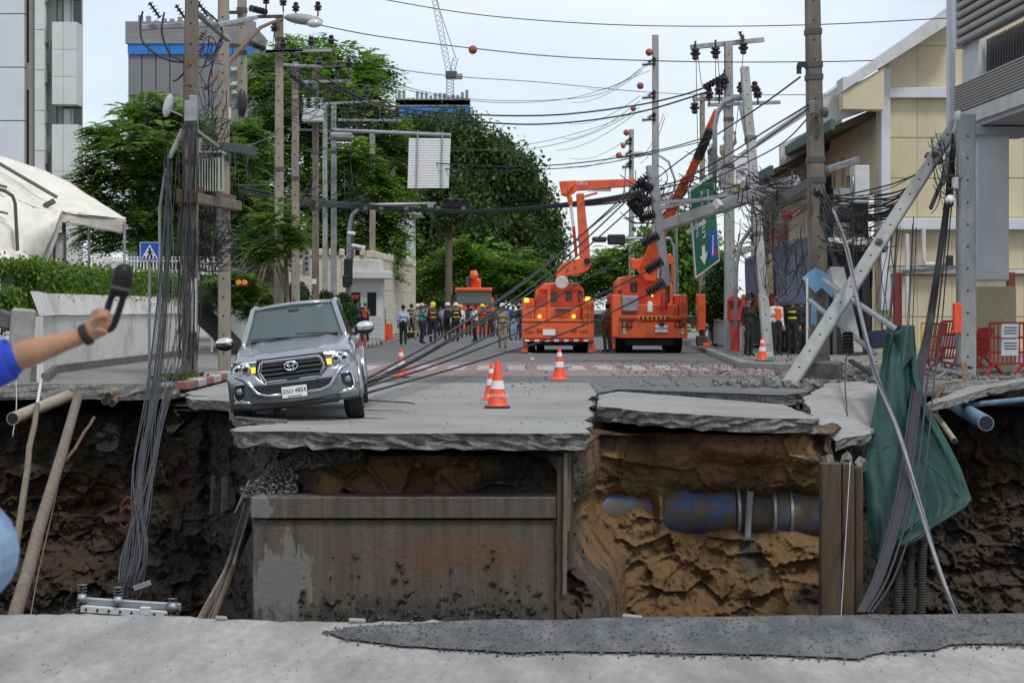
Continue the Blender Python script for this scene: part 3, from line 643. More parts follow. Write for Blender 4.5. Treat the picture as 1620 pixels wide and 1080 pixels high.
for (py, txt_w) in ((110,22),(133,26),(146,20)): MB().box(((378-810)*320/F, 319.1, H-(py-HZ)*320/F), (txt_w*320/F, .3, .55)).build('sign_stripe', 'white_panel', T1)
tower(628, 742, 160, 470, 'grey unfinished tower with blue netting above the centre trees', (166, 186), 2)
def crane(px, pyb, jib, d, label):
    k = d/F; C_ = thing('tower_crane', label, 'crane', ((px-810)*k, d, H-(pyb-HZ)*k))
    w_ = 1.6*d/470
    def lattice(p, q, w, name, m='steel_dark', n=10):
        mb = MB(); p, q = Vector(p), Vector(q); ax = (q-p).normalized(); s1 = Vector((ax.z,0,-ax.x)); s2 = Vector((0,1,0)); r = w*.11; c4 = [(s1*a+s2*b)*w/2 for a, b in ((-1,-1),(1,-1),(1,1),(-1,1))]
        for c in c4: mb.bar(p+c, q+c, r, r)
        for i in range(n):
            a, b_ = p.lerp(q, i/n), p.lerp(q, (i+1)/n)
            for j in range(4): mb.bar(a+c4[j], b_+c4[(j+1) % 4], r*.7, r*.7)
        return mb.build(name, m, C_)
    lattice(P(px, pyb, d), P(px, 118, d), w_, 'mast', 'steel', 8); lattice(P(px-1, 118, d), P(jib[0], jib[1], d), w_*.8, 'jib', 'steel', 22)
    lattice(P(px+1, 122, d), P(px+9, 92, d), w_*.7, 'a_frame', 'steel', 4)
    MB().box(P(px+2, 119, d), (w_*1.7, w_*1.5, w_*1.1), b=.2).build('cab', 'steel_dark', C_); MB().box(P(px+8, 121, d), (w_*2.2, w_*1.4, w_*.8), b=.2).build('counterweight', 'steel', C_)
    MB().tube([P(px+9, 92, d), P(jib[0]+4, jib[1]+30, d)], w_*.05, 4).build('tie_cable', 'steel_dark', C_)
crane(712, 160, (676,-60), 470, 'thin luffing tower crane standing over the centre tower')
# --- white marquee at left
TT = thing('marquee', 'cream canvas marquee with a sagging torn roof at left', 'tent', (-12.5,52,0))
def surf(rows, n=28, m=16, amp=.03, seed=0):
    """smooth sheet through rows of (px,py,d) control points, with fold noise"""
    A = np.array([[list(P(*p)) for p in r] for r in rows]); nr, nc = A.shape[:2]
    def rs(B_, ax, k):
        s = np.linspace(0, B_.shape[ax]-1, k); B_ = np.moveaxis(B_, ax, 0); n_ = B_.shape[0]
        out = []
        for q in s:
            i = min(int(q), n_-2); f = q-i; p0, p1, p2, p3 = B_[max(i-1,0)], B_[i], B_[i+1], B_[min(i+2,n_-1)]
            out.append(.5*(2*p1+(p2-p0)*f+(2*p0-5*p1+4*p2-p3)*f*f+(3*p1-p0-3*p2+p3)*f**3))
        return np.moveaxis(np.array(out), 0, ax)
    B_ = rs(rs(A, 0, m), 1, n)
    u, v = np.meshgrid(np.linspace(0, 6, n), np.linspace(0, 4, m)); B_[..., 1] += amp*8*(fbm(u*1.3+seed, v*1.1, 3.3, 3)-.5); B_[..., 2] += amp*3*(fbm(u*1.7, v*1.5+seed, 1.3, 3)-.5)
    return [[Vector(p) for p in r] for r in B_]
def sheet(name, mt, rows, par, th=.01, **kw):
    o = MB().grid(surf(rows, **kw)).build(name, mt, par, smooth=True)
    md = o.modifiers.new('thick', 'SOLIDIFY'); md.thickness = th; md.offset = 0; return o
sheet('roof_canvas', 'canvas', [[(-60,232,56),(20,252,55),(70,270,54.6),(115,292,54.2),(155,318,53.8),(199,345,53)],[(-60,240,53),(10,275,52.5),(70,320,52),(110,330,51.4),(150,338,51.4),(199,346,52.9)],[(-60,262,50),(0,300,50),(60,330,50),(100,335,50.4),(140,341,51),(198,347,52.8)]], TT, seed=3)
sheet('valance', 'canvas_edge', [[(98,334,50.35),(125,337,50.8),(160,343,51.6),(199,347,52.8)],[(97,352,50.3),(127,356,50.7),(162,364,51.5),(199,371,52.75)]], TT, seed=9, m=6)
sheet('side_canvas', 'canvas', [[(-60,262,50),(0,300,49.9),(60,330,49.9),(99,335,50.3)],[(-60,330,49),(0,348,48.6),(45,360,49),(92,352,50)],[(-60,372,48.5),(0,392,48.2),(38,395,48.6),(72,398,49.6)],[(-60,420,48),(0,430,48),(34,432,48.4),(60,432,49.4)]], TT, seed=5, amp=.06)
sheet('edge_drop', 'canvas_edge', [[(92,338,50.2),(100,336,50.3)],[(70,390,49.8),(88,384,50.0)],[(58,434,49.6),(66,434,49.8)]], TT, n=6, seed=2)
sheet('fallen_canvas', 'canvas', [[(-60,392,46.5),(0,392,46.5),(30,398,46.7),(55,412,47)],[(-60,430,46),(0,420,46),(28,424,46.2),(50,430,46.6)],[(-60,478,45.8),(0,474,45.6),(20,470,45.8),(32,462,46)]], TT, seed=11, amp=.07)
for (a, b_, r) in (((-40,236,52.2),(90,312,51.9),.05), ((-30,286,49.8),(10,296,49.4),.035), ((-60,382,47.8),(40,400,48.3),.035), ((-20,330,48.7),(12,338,48.6),.03)):
    MB().tube([P(*a), P(*b_)], r, 6).build('tent_rib', 'steel_dark', TT)
MB().tube([P(-8,298,48.3), P(8,302,48.2), P(20,310,48.2), P(24,322,48.2), P(28,400,48.2)], .045, 8).build('bent_tube', 'steel_dark', TT)
MB().box(P(78,322,51.2), (.32,.1,.14), Euler((0,-.5,0)).to_matrix(), .02).build('ridge_gap', 'steel_dark', TT)
for px in (101, 141, 197): MB().tube([P(px, 345 if px < 150 else 352, 52.6), P(px, 488+F*1.4/52.6, 52.6)], .035 if px != 101 else .055, 8).build('tent_leg', 'steel_dark' if px == 101 else 'steel', TT)
MB().box(P(94,390,50.6), (.36,.05,.6), b=.01).build('framed_board', 'white_panel', TT)
for (a, b_) in (((86,372),(86,425)),((103,368),(103,425)),((86,372),(103,368))): MB().bar(P(*a,50.5), P(*b_,50.5), .05, .05).build('board_frame', 'steel_dark', TT)
# --- yellow gabled building at right
Y = thing('yellow_building', 'yellow rendered two storey building with grey trim and pale sloping gable', 'building', (14,62,0))
d1 = 60.0; k1 = d1/F; XX = lambda px: (px-810)*k1; ZZ = lambda py: H-(py-HZ)*k1
gx0 = XX(1392)
MB().prism([(gx0,d1+.03,-.2),(XX(1900),d1+.03,-.2),(XX(1900),d1+.03,ZZ(15)),(XX(1520),d1+.03,ZZ(8)),(gx0,d1+.03,ZZ(96))], (0,.3,0)).build('gable_wall', 'yellow_wall', Y)
cols = [1405,1451,1506,1560,1620,1680]; rws = [(64,72),(75,138),(157,217),(219,281),(283,343),(383,425),(441,500),(502,560)]
for i, (x0, x1) in enumerate(zip(cols[:-1], cols[1:])):
    for (y0, y1) in rws:
        yt = max(y0, 98-(x0-1392)*.66+3) if y0 < 100 else y0
        if yt > y1-6: continue
        q = [(XX(x0)+.006, d1, ZZ(y1)), (XX(x1)-.006, d1, ZZ(y1)), (XX(x1)-.006, d1, ZZ(max(y0, 98-(x1-1392)*.66+3) if y0 < 100 else y0)), (XX(x0)+.006, d1, ZZ(yt))]
        MB().prism(q, (0,.02,0)).build('wall_panel', 'yellow_wall', Y)
MB().box((XX(1399),d1-.05,ZZ(300)),(XX(1404.5)-XX(1390),.4,ZZ(108)-ZZ(490)), b=.02).build('corner_column', 'grey_column', Y)
MB().box((XX(1650),d1-.06,ZZ(148)),(XX(1900)-XX(1404.6),.42,ZZ(139.5)-ZZ(156)), b=.02).build('band', 'grey_column', Y)
MB().box((XX(1650),d1-.10,ZZ(355)),(XX(1900)-XX(1404.6),.5,ZZ(346)-ZZ(364)), b=.02).build('band', 'grey_column', Y)
MB().box((XX(1650),d1-.06,ZZ(430)),(XX(1900)-XX(1404.6),.3,ZZ(427)-ZZ(433)), b=.01).build('sill_band', 'roof_trim', Y)
# rake of the gable and stepped eaves
MB().prism([(XX(1325),d1-1.0,ZZ(150)),(XX(1325),d1-1.0,ZZ(128)),(XX(1337),d1-1.0,ZZ(128)),(XX(1512),d1-1.0,ZZ(2)),(XX(1512),d1-1.0,ZZ(32))], (0,1.2,0)).build('gable_fascia', 'roof_trim', Y)
MB().prism([(XX(1326),d1-.9,ZZ(151)),(XX(1390),d1-.9,ZZ(112)),(XX(1390),d1-.9,ZZ(178)),(XX(1326),d1-.9,ZZ(177))], (0,.7,0)).build('eave_return', 'yellow_wall', Y)
MB().prism([(XX(1512),d1-.99,ZZ(4)),(XX(1340),d1-.99,ZZ(127)),(XX(1340),d1-.99,ZZ(140)),(XX(1512),d1-.99,ZZ(18))], (0,30,0)).build('roof', 'roof_trim', Y)
# side wall along the street with openings
sx = gx0
for (ya, yb, z0, z1) in ((60.2,63,ZZ(300),7.4),(63.0,65.8,5.9,7.4),(63.0,65.8,2.9,3.55),(65.8,68.4,2.9,7.4),(68.4,71.5,6.2,7.4),(68.4,71.5,2.9,3.6),(71.5,92,2.9,7.4)):
    MB().box((sx+.1,(ya+yb)/2,(z0+z1)/2),(.3,yb-ya-.01,z1-z0)).build('side_wall', 'yellow_wall', Y)
MB().box((sx+.12,64.4,4.7),(.12,2.9,2.6)).build('side_window', 'dark_glass', Y); MB().box((sx+.12,70,5),(.12,3.2,2.9)).build('side_window', 'dark_glass', Y)
MB().box((sx+.1,60.4,5.2),(.32,.5,4.6)).build('side_pier', 'yellow_wall', Y)
for yy in (66.2, 68.0): MB().box((sx-.1,yy,6.1),(.1,.25,.9)).build('side_moulding', 'yellow_plinth', Y)
MB().prism([(sx+.1,60.3,7.4),(sx-1.5,60.3,6.85),(sx-1.5,60.3,7.0),(sx+.1,60.3,7.7)], (0,9,0)).build('eave_soffit', 'timber_brown', Y)
MB().prism([(sx+.3,69.2,7.2),(sx-2.0,69.2,6.2),(sx-2.0,69.2,6.4),(sx+.3,69.2,7.5)], (0,22,0)).build('eave_soffit', 'timber_brown', Y)
MB().box((sx-1.56,64.1,7.02),(.12,10,.3)).build('gutter', 'roof_green', Y); MB().box((sx-2.06,80,6.35),(.12,21.6,.34)).build('gutter', 'roof_green', Y)
for (y0_, zb) in ((60.4,7.3),(69.3,6.7)): MB().prism([(sx-1.75,y0_,zb-.25),(sx-1.75,y0_,zb+.55),(sx+.4,y0_,zb+1.6),(sx+.4,y0_,zb+.5)], (0,.3,0)).build('eave_parapet', 'roof_trim', Y)
MB().box((sx-.1,76,1.5),(.4,32,3.0)).build('shop_wall', 'yellow_plinth', Y)
# --- near building at far right, over the pavement
N_ = thing('louvred_building', 'pale grey building with horizontal louvres overhanging the pavement at right edge', 'building', (12,44,0))
d2 = 44.0; k2 = d2/F; X2 = lambda px: (px-810)*k2; Z2 = lambda py: H-(py-HZ)*k2
MB().box((10.09,d2+1.78,Z2(92)),(X2(1516)-X2(1505),.3,Z2(-120)-Z2(182)), b=.02).build('corner_post', 'grey_column', N_)
for i, px in enumerate((1565, 2010)):
    MB().box((X2(px),d2,Z2(325)),(X2(1591)-X2(1540),.7,Z2(215)-Z2(453)), b=.03).build('column', 'grey_column', N_)
    MB().box((X2(px)-.02,d2-.02,Z2(525)),(X2(1601)-X2(1530),.95,Z2(453)-Z2(597)), b=.03).build('column_plinth', 'yellow_plinth', N_)
    MB().box((X2(px)+.1,d2,Z2(210)),(1.35,.95,Z2(204)-Z2(219)), b=.02).build('column_head', 'soffit', N_)
# overhanging storey: its louvred front runs along the street, nearest at the right edge of the picture
fx, fy_ = 10.18, 45.6; dirv = Vector((.03,-1.0,0)).normalized()
def fpt(s, z, o=0.0): return Vector((fx,fy_,0))+dirv*s+Vector((dirv.y,-dirv.x,0))*o+Vector((0,0,z))
ROT = Matrix((dirv, Vector((-dirv.y,dirv.x,0)), Vector((0,0,1)))).transposed()
LEN = 7.2
def fbox(name, m, s0, s1, z0, z1, o0, o1, b=.01): # o positive towards the street
    return MB().box(fpt((s0+s1)/2, (z0+z1)/2, (o0+o1)/2), (s1-s0, abs(o1-o0), z1-z0), ROT, b).build(name, m, N_)
fbox('edge_beam', 'roof_trim', .02, LEN, 5.66, 5.98, -.4, .05)
for i in range(10): fbox('lower_louvre', 'louvre', .02, LEN, 6.0+i*.064, 6.0+i*.064+.048, -.02, .07, .012)
fbox('louvre_backing', 'soffit', .06, LEN, 5.98, 6.64, -.12, -.03)
fbox('window_recess', 'dark_void', 1.5, LEN, 6.66, 7.5, -.42, -.36); fbox('recess_reveal', 'grey_column', .1, 1.5, 6.66, 7.9, -.36, -.1)
for i in range(26): fbox('window_bar', 'steel_dark', 1.6+i*.21, 1.64+i*.21, 6.66, 7.5, -.3, -.26, 0)
for i in range(14): fbox('upper_louvre', 'louvre', .45, LEN, 7.5+i*.2, 7.5+i*.2+.14, .0, .14, .03)
fbox('louvre_backing', 'soffit', .45, LEN, 7.5, 10.3, -.14, -.06); fbox('louvre_end', 'grey_column', .25, .43, 7.45, 10.3, -.1, .12)
MB().prism([fpt(0,5.66,-.02), fpt(LEN,5.66,-.02), fpt(LEN,5.66,-7), fpt(0,5.66,-7)], (0,0,-.1)).build('soffit', 'soffit', N_)
MB().box((X2(1620),d2+9,2.6),(.1,9,.1)).build('conduit', 'steel', N_)
# --- red posts and rail in front of the yellow wall
RF = thing('red_rail_fence', 'dark red post and rail fence in front of yellow wall', 'fence', (11.5,55,.15))
for px in (1420, 1599, 1700): MB().box((P(px,500,55).x,55,1.35),(.22,.2,2.4), b=.02).build('post', 'red_dark', RF)
for z in (2.47,): MB().bar((P(1420,0,55).x,55,z),(P(1720,0,55).x,55,z),.05,.05).build('rail', 'red_dark', RF)
# --- shops with awnings under the right eaves
SH = thing('shop_front', 'dark shop front under the eaves behind the thick pole', 'shop', (9.6,62,.15))
MB().box((10.7,69,1.6),(.3,18,3.0)).build('back_wall', 'dark_void', SH); MB().box((10.0,62.0,3.55),(1.9,5,.22), b=.02).build('canopy', 'roof_trim', SH); MB().box((10.2,60.4,1.7),(1.5,.3,3.2)).build('side_wall', 'dark_void', SH)  # near-black walls paint in the shade of the open shop interior
for i in range(5): MB().box((9.75,60.2+i*3.4,1.6),(.12,.12,3.0)).build('shop_post', 'steel_dark', SH)
sgn = MB().box((8.9,67,3.9),(.15,4.6,.75)).build('shop_sign', 'red_paint', SH)
aw = thing('awning', 'blue grey cloth awning hanging down over the shop behind the thick pole', 'awning', (7.6,52,1.5))
sheet('cloth', 'tarp_blue', [[(1222,392,56),(1284,374,53)],[(1230,482,53.6),(1273,482,51.6)]], aw, seed=4, amp=.015)
MB().tube([P(1206,394,56.2), P(1286,370,53)], .03, 6).build('awning_bar', 'steel', aw)
aw = thing('awning', 'pale tattered awning edge further back beside the red shop sign', 'awning', (8,64,2))
sheet('cloth', 'canvas_edge', [[(1158,398,66),(1190,388,63),(1214,380,60)],[(1160,408,65.5),(1190,398,62.5),(1214,392,59.6)]], aw, seed=6, m=6)
sheet('drop_cloth', 'tarp_blue', [[(1178,410,63.5),(1212,396,60)],[(1180,470,63),(1213,470,60)]], aw, seed=8, m=8, n=10)
# --- left: low white wall with ornamental top, hedge wall, gatehouse, perimeter wall
BW = thing('balustrade_wall', 'cream wall with ornamental pierced parapet behind the hedge', 'wall', (-15,74,.15))
dd = 72.0; kk = dd/F
for i in range(16):
    x = (122-810)*kk+i*.34
    MB().box((x+.16,dd,H+(HZ-440)*kk/1.0-.9),(.33,.2,2.4)).build('wall_panel', 'wall_white', BW)
for i in range(48):
    x = (122-810)*kk+i*.115
    MB().box((x,dd,H+(HZ-424)*kk),(.045,.08,.66), b=.01).build('baluster', 'wall_white', BW); MB().ball((x,dd,H+(HZ-407.5)*kk),.045,6,5).build('finial', 'wall_white', BW)
MB().box(((122-810)*kk+2.7,dd,H+(HZ-413)*kk),(5.5,.1,.06)).build('rail', 'wall_white', BW); MB().box(((122-810)*kk+2.7,dd,H+(HZ-430)*kk),(5.5,.12,.08)).build('rail', 'wall_white', BW)
LW = thing('panel_wall', 'low pale concrete panel wall with slanting top along left pavement', 'wall', (-9.8,50,.15))
def wall_run(a, b, n, par=LW, z0=.15):
    a, b = Vector(a), Vector(b); dv = (b-a).normalized(); nv = Vector((dv.y,-dv.x)) ; nv = nv if nv.x > 0 else -nv
    for i in range(n):
        p, q = a.lerp(b, i/n)+dv*.012, a.lerp(b, (i+1)/n)-dv*.012
        poly = [(p.x,p.y,z0),(q.x,q.y,z0),(q.x,q.y,1.40),(p.x,p.y,1.40)]
        MB().prism(poly, (-nv.x*.12,-nv.y*.12,0)).build('lower_panel', 'wall_white', par)
        o = nv*.05; t_ = nv*-.12
        poly = [(p.x+o.x,p.y+o.y,1.412),(q.x+o.x,q.y+o.y,1.412),(q.x+t_.x,q.y+t_.y,1.88),(p.x+t_.x,p.y+t_.y,1.88)]
        MB().prism(poly, (-nv.x*.12,-nv.y*.12,0)).build('upper_panel', 'wall_white', par)
    MB().bar((*(a+nv*.04),.22),(*(b+nv*.04),.22),.14,.2).build('footing', 'concrete_dark', par)
wall_run((-8.95,38.0),(-9.95,43.2), 2); wall_run((-9.95,43.2),(-9.75,61), 8); wall_run((-9.65,64.5),(-9.0,76), 5)
EN = thing('wall_end_pier', 'dark broken concrete pier at the near end of panel wall', 'pier', (-9.4,38,0))
MB().box((-9.35,37.9,.8),(.45,.4,1.5), Euler((.04,.08,.2)).to_matrix(), .04).build('shaft', 'concrete', EN); MB().box((-9.7,38.2,1.35),(.9,.5,.35), Euler((.1,.3,.2)).to_matrix(), .04).build('cap', 'concrete_dark', EN)
GH = thing('guard_booth', 'small white tiled guard booth with flat roof by the crossing', 'booth', (-6.35,86,.15))
MB().box((-6.35,86.8,1.6),(1.5,1.6,2.9), b=.02).build('wall', 'building_white', GH)
MB().box((-6.3,86.6,3.0),(2.1,2.2,.34), b=.03).build('roof_slab', 'building_white', GH); MB().box((-6.5,86.6,3.42),(1.7,1.9,.5), b=.03).build('parapet', 'wall_white', GH)
for x in (-6.75, -6.05): 
    wn = MB().box((x,85.98,1.75),(.38,.06,1.0)).build('window', 'dark_glass', GH); MB().box((x,85.95,2.28),(.46,.08,.06)).build('lintel', 'building_white', wn)
for i in range(5): MB().box((-6.35,85.985,.35+i*.2),(1.48,.03,.19), b=.008).build('tile_course', 'white_panel', GH)
MB().box((-6.95,85.6,2.05),(.7,.8,.06), Euler((.2,0,0)).to_matrix()).build('awning', 'red_paint', GH)
PW = thing('perimeter_wall', 'tall cream brick perimeter wall with crenellated top left of the trees', 'wall', (-6,105,.15))
a, b_ = Vector((-6.9,96)), Vector((-5.85,118))
for i in range(9):
    for r_ in range(5):
        p, q = a.lerp(b_, i/9), a.lerp(b_, (i+1)/9-.004); z = .2+r_*.76
        MB().bar((*p,z+.37),(*q,z+.37),.74,.3,up=(1,0,0)).build('wall_block', 'yellow_wall' if False else 'wall_cream', PW)
    for h_ in (0.25, .75):
        p = a.lerp(b_, (i+h_)/9); MB().box((p.x,p.y,4.17),(.42,.9,.36), b=.05).build('merlon', 'wall_cream', PW)
MB().box((-9.2,96,2.1),(4.4,.35,4.0)).build('return_wall', 'wall_cream', PW)
for i in range(9): MB().box((-11.2+i*.5,95.9,4.25),(.25,.4,.35), b=.05).build('merlon', 'wall_cream', PW)
HB = thing('villa', 'pale house with grey roof showing between trees behind perimeter wall', 'building', (-9,124,0))
MB().box((-9.2,126,3.8),(6,4,7.4)).build('wall', 'building_cool', HB); MB().prism([(-12.6,123.8,7.4),(-5.6,123.8,7.4),(-7.2,123.8,9),(-11,123.8,9)], (0,5,0)).build('roof', 'roof_trim', HB)
for x in (-10.4,-8,-6.9): MB().box((x,123.96,5.4),(.6,.08,1.4)).build('window', 'dark_glass', HB)
# ================================================================ trees and plants
def leaves(cs, n_each, spread, size, rng, droop=.3, frond=False):
    """small pointed leaf faces round clump centres; vectorised; returns verts, faces"""
    cs = np.asarray(cs); k = len(cs)*n_each; c = np.repeat(cs, n_each, 0)
    sp = np.asarray(spread) if np.ndim(spread) else np.full(3, spread)
    p = c+rng.normal(0, 1, (k, 3))*sp
    ax = rng.normal(0, 1, (k, 3)); 
    if frond:
        base = rng.normal(0, 1, (len(cs), 3)); base[:, 2] = -.15+.2*rng.normal(0, 1, len(cs)); ax = np.repeat(base, n_each, 0)+rng.normal(0, .35, (k, 3))
    ax[:, 2] -= droop; ax /= np.linalg.norm(ax, axis=1, keepdims=True)
    up = rng.normal(0, .55, (k, 3)); up[:, 2] += 1.0
    sd = np.cross(ax, up); sd /= np.linalg.norm(sd, axis=1, keepdims=True)+1e-9
    s = size*rng.uniform(.6, 1.35, (k, 1)); w_ = s*rng.uniform(.28, .45, (k, 1))
    nrm = np.cross(sd, ax)
    v = np.stack([p, p+ax*s*.5+sd*w_+nrm*s*.08, p+ax*s, p+ax*s*.5-sd*w_+nrm*s*.08], 1).reshape(-1, 3)
    f = np.arange(k*4).reshape(-1, 4); return v, f
def fronds(cs, cen, n_f, n_l, length, size, rng):
    """feathery compound leaves: n_f drooping fronds per clump, each with two rows of n_l leaflets"""
    c = np.repeat(np.asarray(cs), n_f, 0); k = len(c); out = c-np.asarray(cen); out[:, 2] *= .4; out /= np.linalg.norm(out, axis=1, keepdims=True)+1e-6
    dr = out*.9+rng.normal(0, .65, (k, 3)); dr[:, 2] = np.abs(dr[:, 2])*.35; dr /= np.linalg.norm(dr, axis=1, keepdims=True)
    L_ = length*rng.uniform(.6, 1.25, (k, 1)); side = np.cross(dr, np.array([0,0,1.0])); side /= np.linalg.norm(side, axis=1, keepdims=True)+1e-6
    t = (np.arange(n_l)+.5)/n_l; V = []
    org = c+rng.normal(0, .12, (k, 3))*length
    for sg in (-1, 1):
        for tt in t:
            b = org+dr*L_*tt+np.array([0,0,-1.0])*L_*(tt**2)*.55; w_ = size*(math.sin(math.pi*(.12+.83*tt)))*rng.uniform(.75, 1.2, (k, 1))
            ax = side*sg*.85+dr*.45+np.array([0,0,-.28]); ax = ax/np.linalg.norm(ax, axis=1, keepdims=True); wd = dr*w_*.22+np.array([0,0,-.06])*w_
            V.append(np.stack([b, b+ax*w_*.5+wd, b+ax*w_, b+ax*w_*.5-wd], 1))
    v = np.stack(V, 1).reshape(-1, 3); return v, np.arange(len(v)).reshape(-1, 4)
def leaf_obj(name, m, v, f, parent=None):
    org = np.array(ORG[parent.name]) if parent is not None else np.array([v[:,0].mean(), v[:,1].mean(), v[:,2].min()])
    me = bpy.data.meshes.new(name); n = len(f); me.vertices.add(len(v)); me.vertices.foreach_set('co', (v-org).astype(np.float32).ravel())
    me.loops.add(n*4); me.loops.foreach_set('vertex_index', f.ravel().astype(np.int32)); me.polygons.add(n)
    me.polygons.foreach_set('loop_start', np.arange(0, n*4, 4, dtype=np.int32)); me.update(); me.validate()
    me.materials.append(M(m)); o = bpy.data.objects.new(name, me); COL.objects.link(o)
    if parent is not None: o.parent = parent
    else: o.location = org; ORG[o.name] = Vector(org)
    return o
def tree(label, base, lobes, leafm, n_clump, n_each, spread, size, seed, trunk=(.22,.1), group=None, frond=False, bark='bark', shell=.55, name='tree', trunk_top=None, limbs=26, droop=.3):
    """lobes: (x,y,z,rx,ry,rz) ellipsoids of the crown in world space"""
    rng = np.random.default_rng(seed); base = Vector(base)
    T = thing(name, label, 'tree', base, group)
    vol = np.array([l[3]*l[4]*l[5] for l in lobes])**.67; pick = rng.choice(len(lobes), n_clump, p=vol/vol.sum()); cs = []
    for i in pick:
        x, y, z, rx, ry, rz = lobes[i]; u = rng.normal(0, 1, 3); u /= np.linalg.norm(u); r = rng.uniform(shell, 1.0)**.8*(.72+.5*rng.random())
        cs.append((x+u[0]*r*rx, y+u[1]*r*ry, z+u[2]*r*rz))
    cs = np.array(cs)
    if frond:
        cen = cs.mean(0); cen[2] -= np.ptp(cs[:, 2])*.15; v, f = fronds(cs, cen, 6, max(6, n_each//6), spread*4.0, size*1.75, rng)
    else: v, f = leaves(cs, n_each, spread, size, rng, droop, False)
    leaf_obj('crown', leafm, v, f, T)
    top = Vector(trunk_top) if trunk_top else Vector((lobes[0][0], lobes[0][1], lobes[0][2]))
    mid = base.lerp(top, .5)+Vector((rng.normal(0,.15), 0, 0)); mb = MB()
    mb.tube([base, base.lerp(mid,.5), mid, mid.lerp(top,.5), top], [trunk[0]*1.15, trunk[0], trunk[0]*.85, trunk[1]*1.1, trunk[1]*.7], 9); tr = mb.build('trunk', bark, T, smooth=True)
    for q in rng.choice(len(cs), min(limbs, len(cs)), replace=False):
        e = Vector(cs[q]); s_ = base.lerp(top, rng.uniform(.45,.95)); m_ = s_.lerp(e,.5)+Vector((0,0,rng.uniform(-.1,.35)))
        MB().tube([s_, m_, e], [trunk[1]*.55, trunk[1]*.35, trunk[1]*.12], 5).build('limb', bark, tr)
    return T
def L(px, py, d, rpx, rpy, ry=None):
    p = P(px, py, d); k = d/F; return (p.x, p.y, p.z, rpx*k, ry if ry else rpx*k*.8, rpy*k)
gz = lambda px, d, z=.15: ((px-810)/F*d, d, z)
tree('feathery green tree behind the marquee, nearest the office block', gz(215,76), [L(225,250,76,72,58), L(170,300,76,45,60), L(270,300,78,50,90), L(170,215,77,28,25), L(240,180,78,50,28), L(200,360,76,70,55), L(285,200,79,30,30)], 'leaf_fern', 520, 46, .26, .21, 1, frond=True, shell=.35)
tree('feathery tree behind transformer poles with drooping fronds', gz(345,86), [L(335,300,86,55,95), L(380,230,88,40,40), L(310,200,86,30,25), L(385,350,86,45,60), L(300,390,84,60,45)], 'leaf_fern', 560, 42, .28, .22, 2, frond=True, shell=.3)
tree('tall bright leafy tree rising behind the row of left poles', gz(500,108), [L(480,200,108,75,85), L(530,140,110,55,65), L(575,190,108,45,60), L(440,130,110,45,55), L(490,90,112,55,30), L(540,300,107,75,75), L(440,300,106,50,85), L(600,250,109,30,60), L(580,115,112,30,24), L(500,400,106,100,60), L(600,340,108,34,60), L(560,400,107,60,50), L(610,290,110,25,50)], 'leaf_bright', 1350, 40, .42, .30, 3, frond=True, shell=.3)
tree('small drooping fern leaved tree between second and third left poles', gz(425,64), [L(430,345,64,32,45), L(405,400,64,40,30), L(445,395,65,30,30), L(375,450,62,40,30), L(402,490,62,22,20)], 'leaf_fern', 200, 44, .16, .15, 4, frond=True, shell=.2)
for i, (lab, px, d, lb, lm) in enumerate([
  ('huge dark tree hung with creepers left of the street end', 700, 150, [L(700,260,150,70,75), L(650,330,150,50,110), L(720,360,151,70,95), L(690,208,152,36,26), L(752,222,151,34,26), L(640,245,152,30,40), L(672,430,149,60,60), L(735,190,152,20,12), L(655,200,152,18,12), L(785,245,151,22,16)], 'leaf_dark'),
  ('dark rounded tree behind the creeper covered trunk', 790, 158, [L(790,300,158,55,60), L(770,245,157,45,35), L(800,390,156,60,80), L(760,420,154,55,60), L(820,262,158,26,14), L(842,300,158,22,14), L(866,345,158,20,16)], 'leaf_dark'),
  ('dark tree closing the street end beside left bucket truck', 855, 164, [L(850,380,164,38,60), L(838,320,163,30,30), L(855,440,162,38,50), L(815,275,164,32,24)], 'leaf_dark')]):
    tree(lab, gz(px, d, -.3), lb, lm, [760,560,340][i], 60, .50, .34, 10+i, trunk=(.4,.2), shell=.25, limbs=14, droop=.6)
tree('bright fresh green tree in front of the dark street end trees', gz(775,140,-.3), [L(780,420,140,55,25), L(800,450,140,60,30), L(740,400,140,40,18), L(830,465,141,45,22), L(700,440,141,30,25)], 'leaf_bright', 260, 36, .45, .34, 15, frond=True, shell=.3, trunk=(.2,.1))
tree('bare brown trunk with thin high crown rising in front of dark trees', gz(710,134,-.3), [L(712,330,134,22,40), L(700,300,134,26,26)], 'leaf_dark', 60, 40, .45, .40, 16, trunk=(.27,.2), trunk_top=tuple(P(711,330,134)), limbs=6)
tree('bright green tree beyond and between the two bucket trucks', gz(965,150,-.3), [L(970,425,150,45,30), L(940,450,150,40,30), L(1000,410,150,30,28), L(1010,445,150,40,35)], 'leaf_bright', 260, 36, .5, .36, 17, frond=True, shell=.3)
tree('dark green tree behind right bucket truck', gz(1075,120,-.3), [L(1080,400,120,50,55), L(1060,450,120,45,45), L(1110,440,121,40,60), L(1040,390,122,30,25)], 'leaf_fern', 300, 40, .5, .36, 18, shell=.3)
tree('small dark shrubby tree behind the red post box', gz(1138,74), [L(1135,455,74,16,32), L(1128,485,74,20,26), L(1140,425,74,10,14)], 'leaf_topiary', 110, 46, .16, .12, 19, name='shrub')
# leaning dead trunk by the gap in the panel wall
mb = MB(); mb.tube([P(318,470,63), P(322,500,62.5), P(345,522,62), P(365,545,61.5), P(376,566,61)], [.36,.33,.30,.34,.4], 9); tag(mb.build('leaning_trunk', 'bark_dark', smooth=True), 'black leaning tree trunk breaking through the panel wall gap', 'tree trunk')
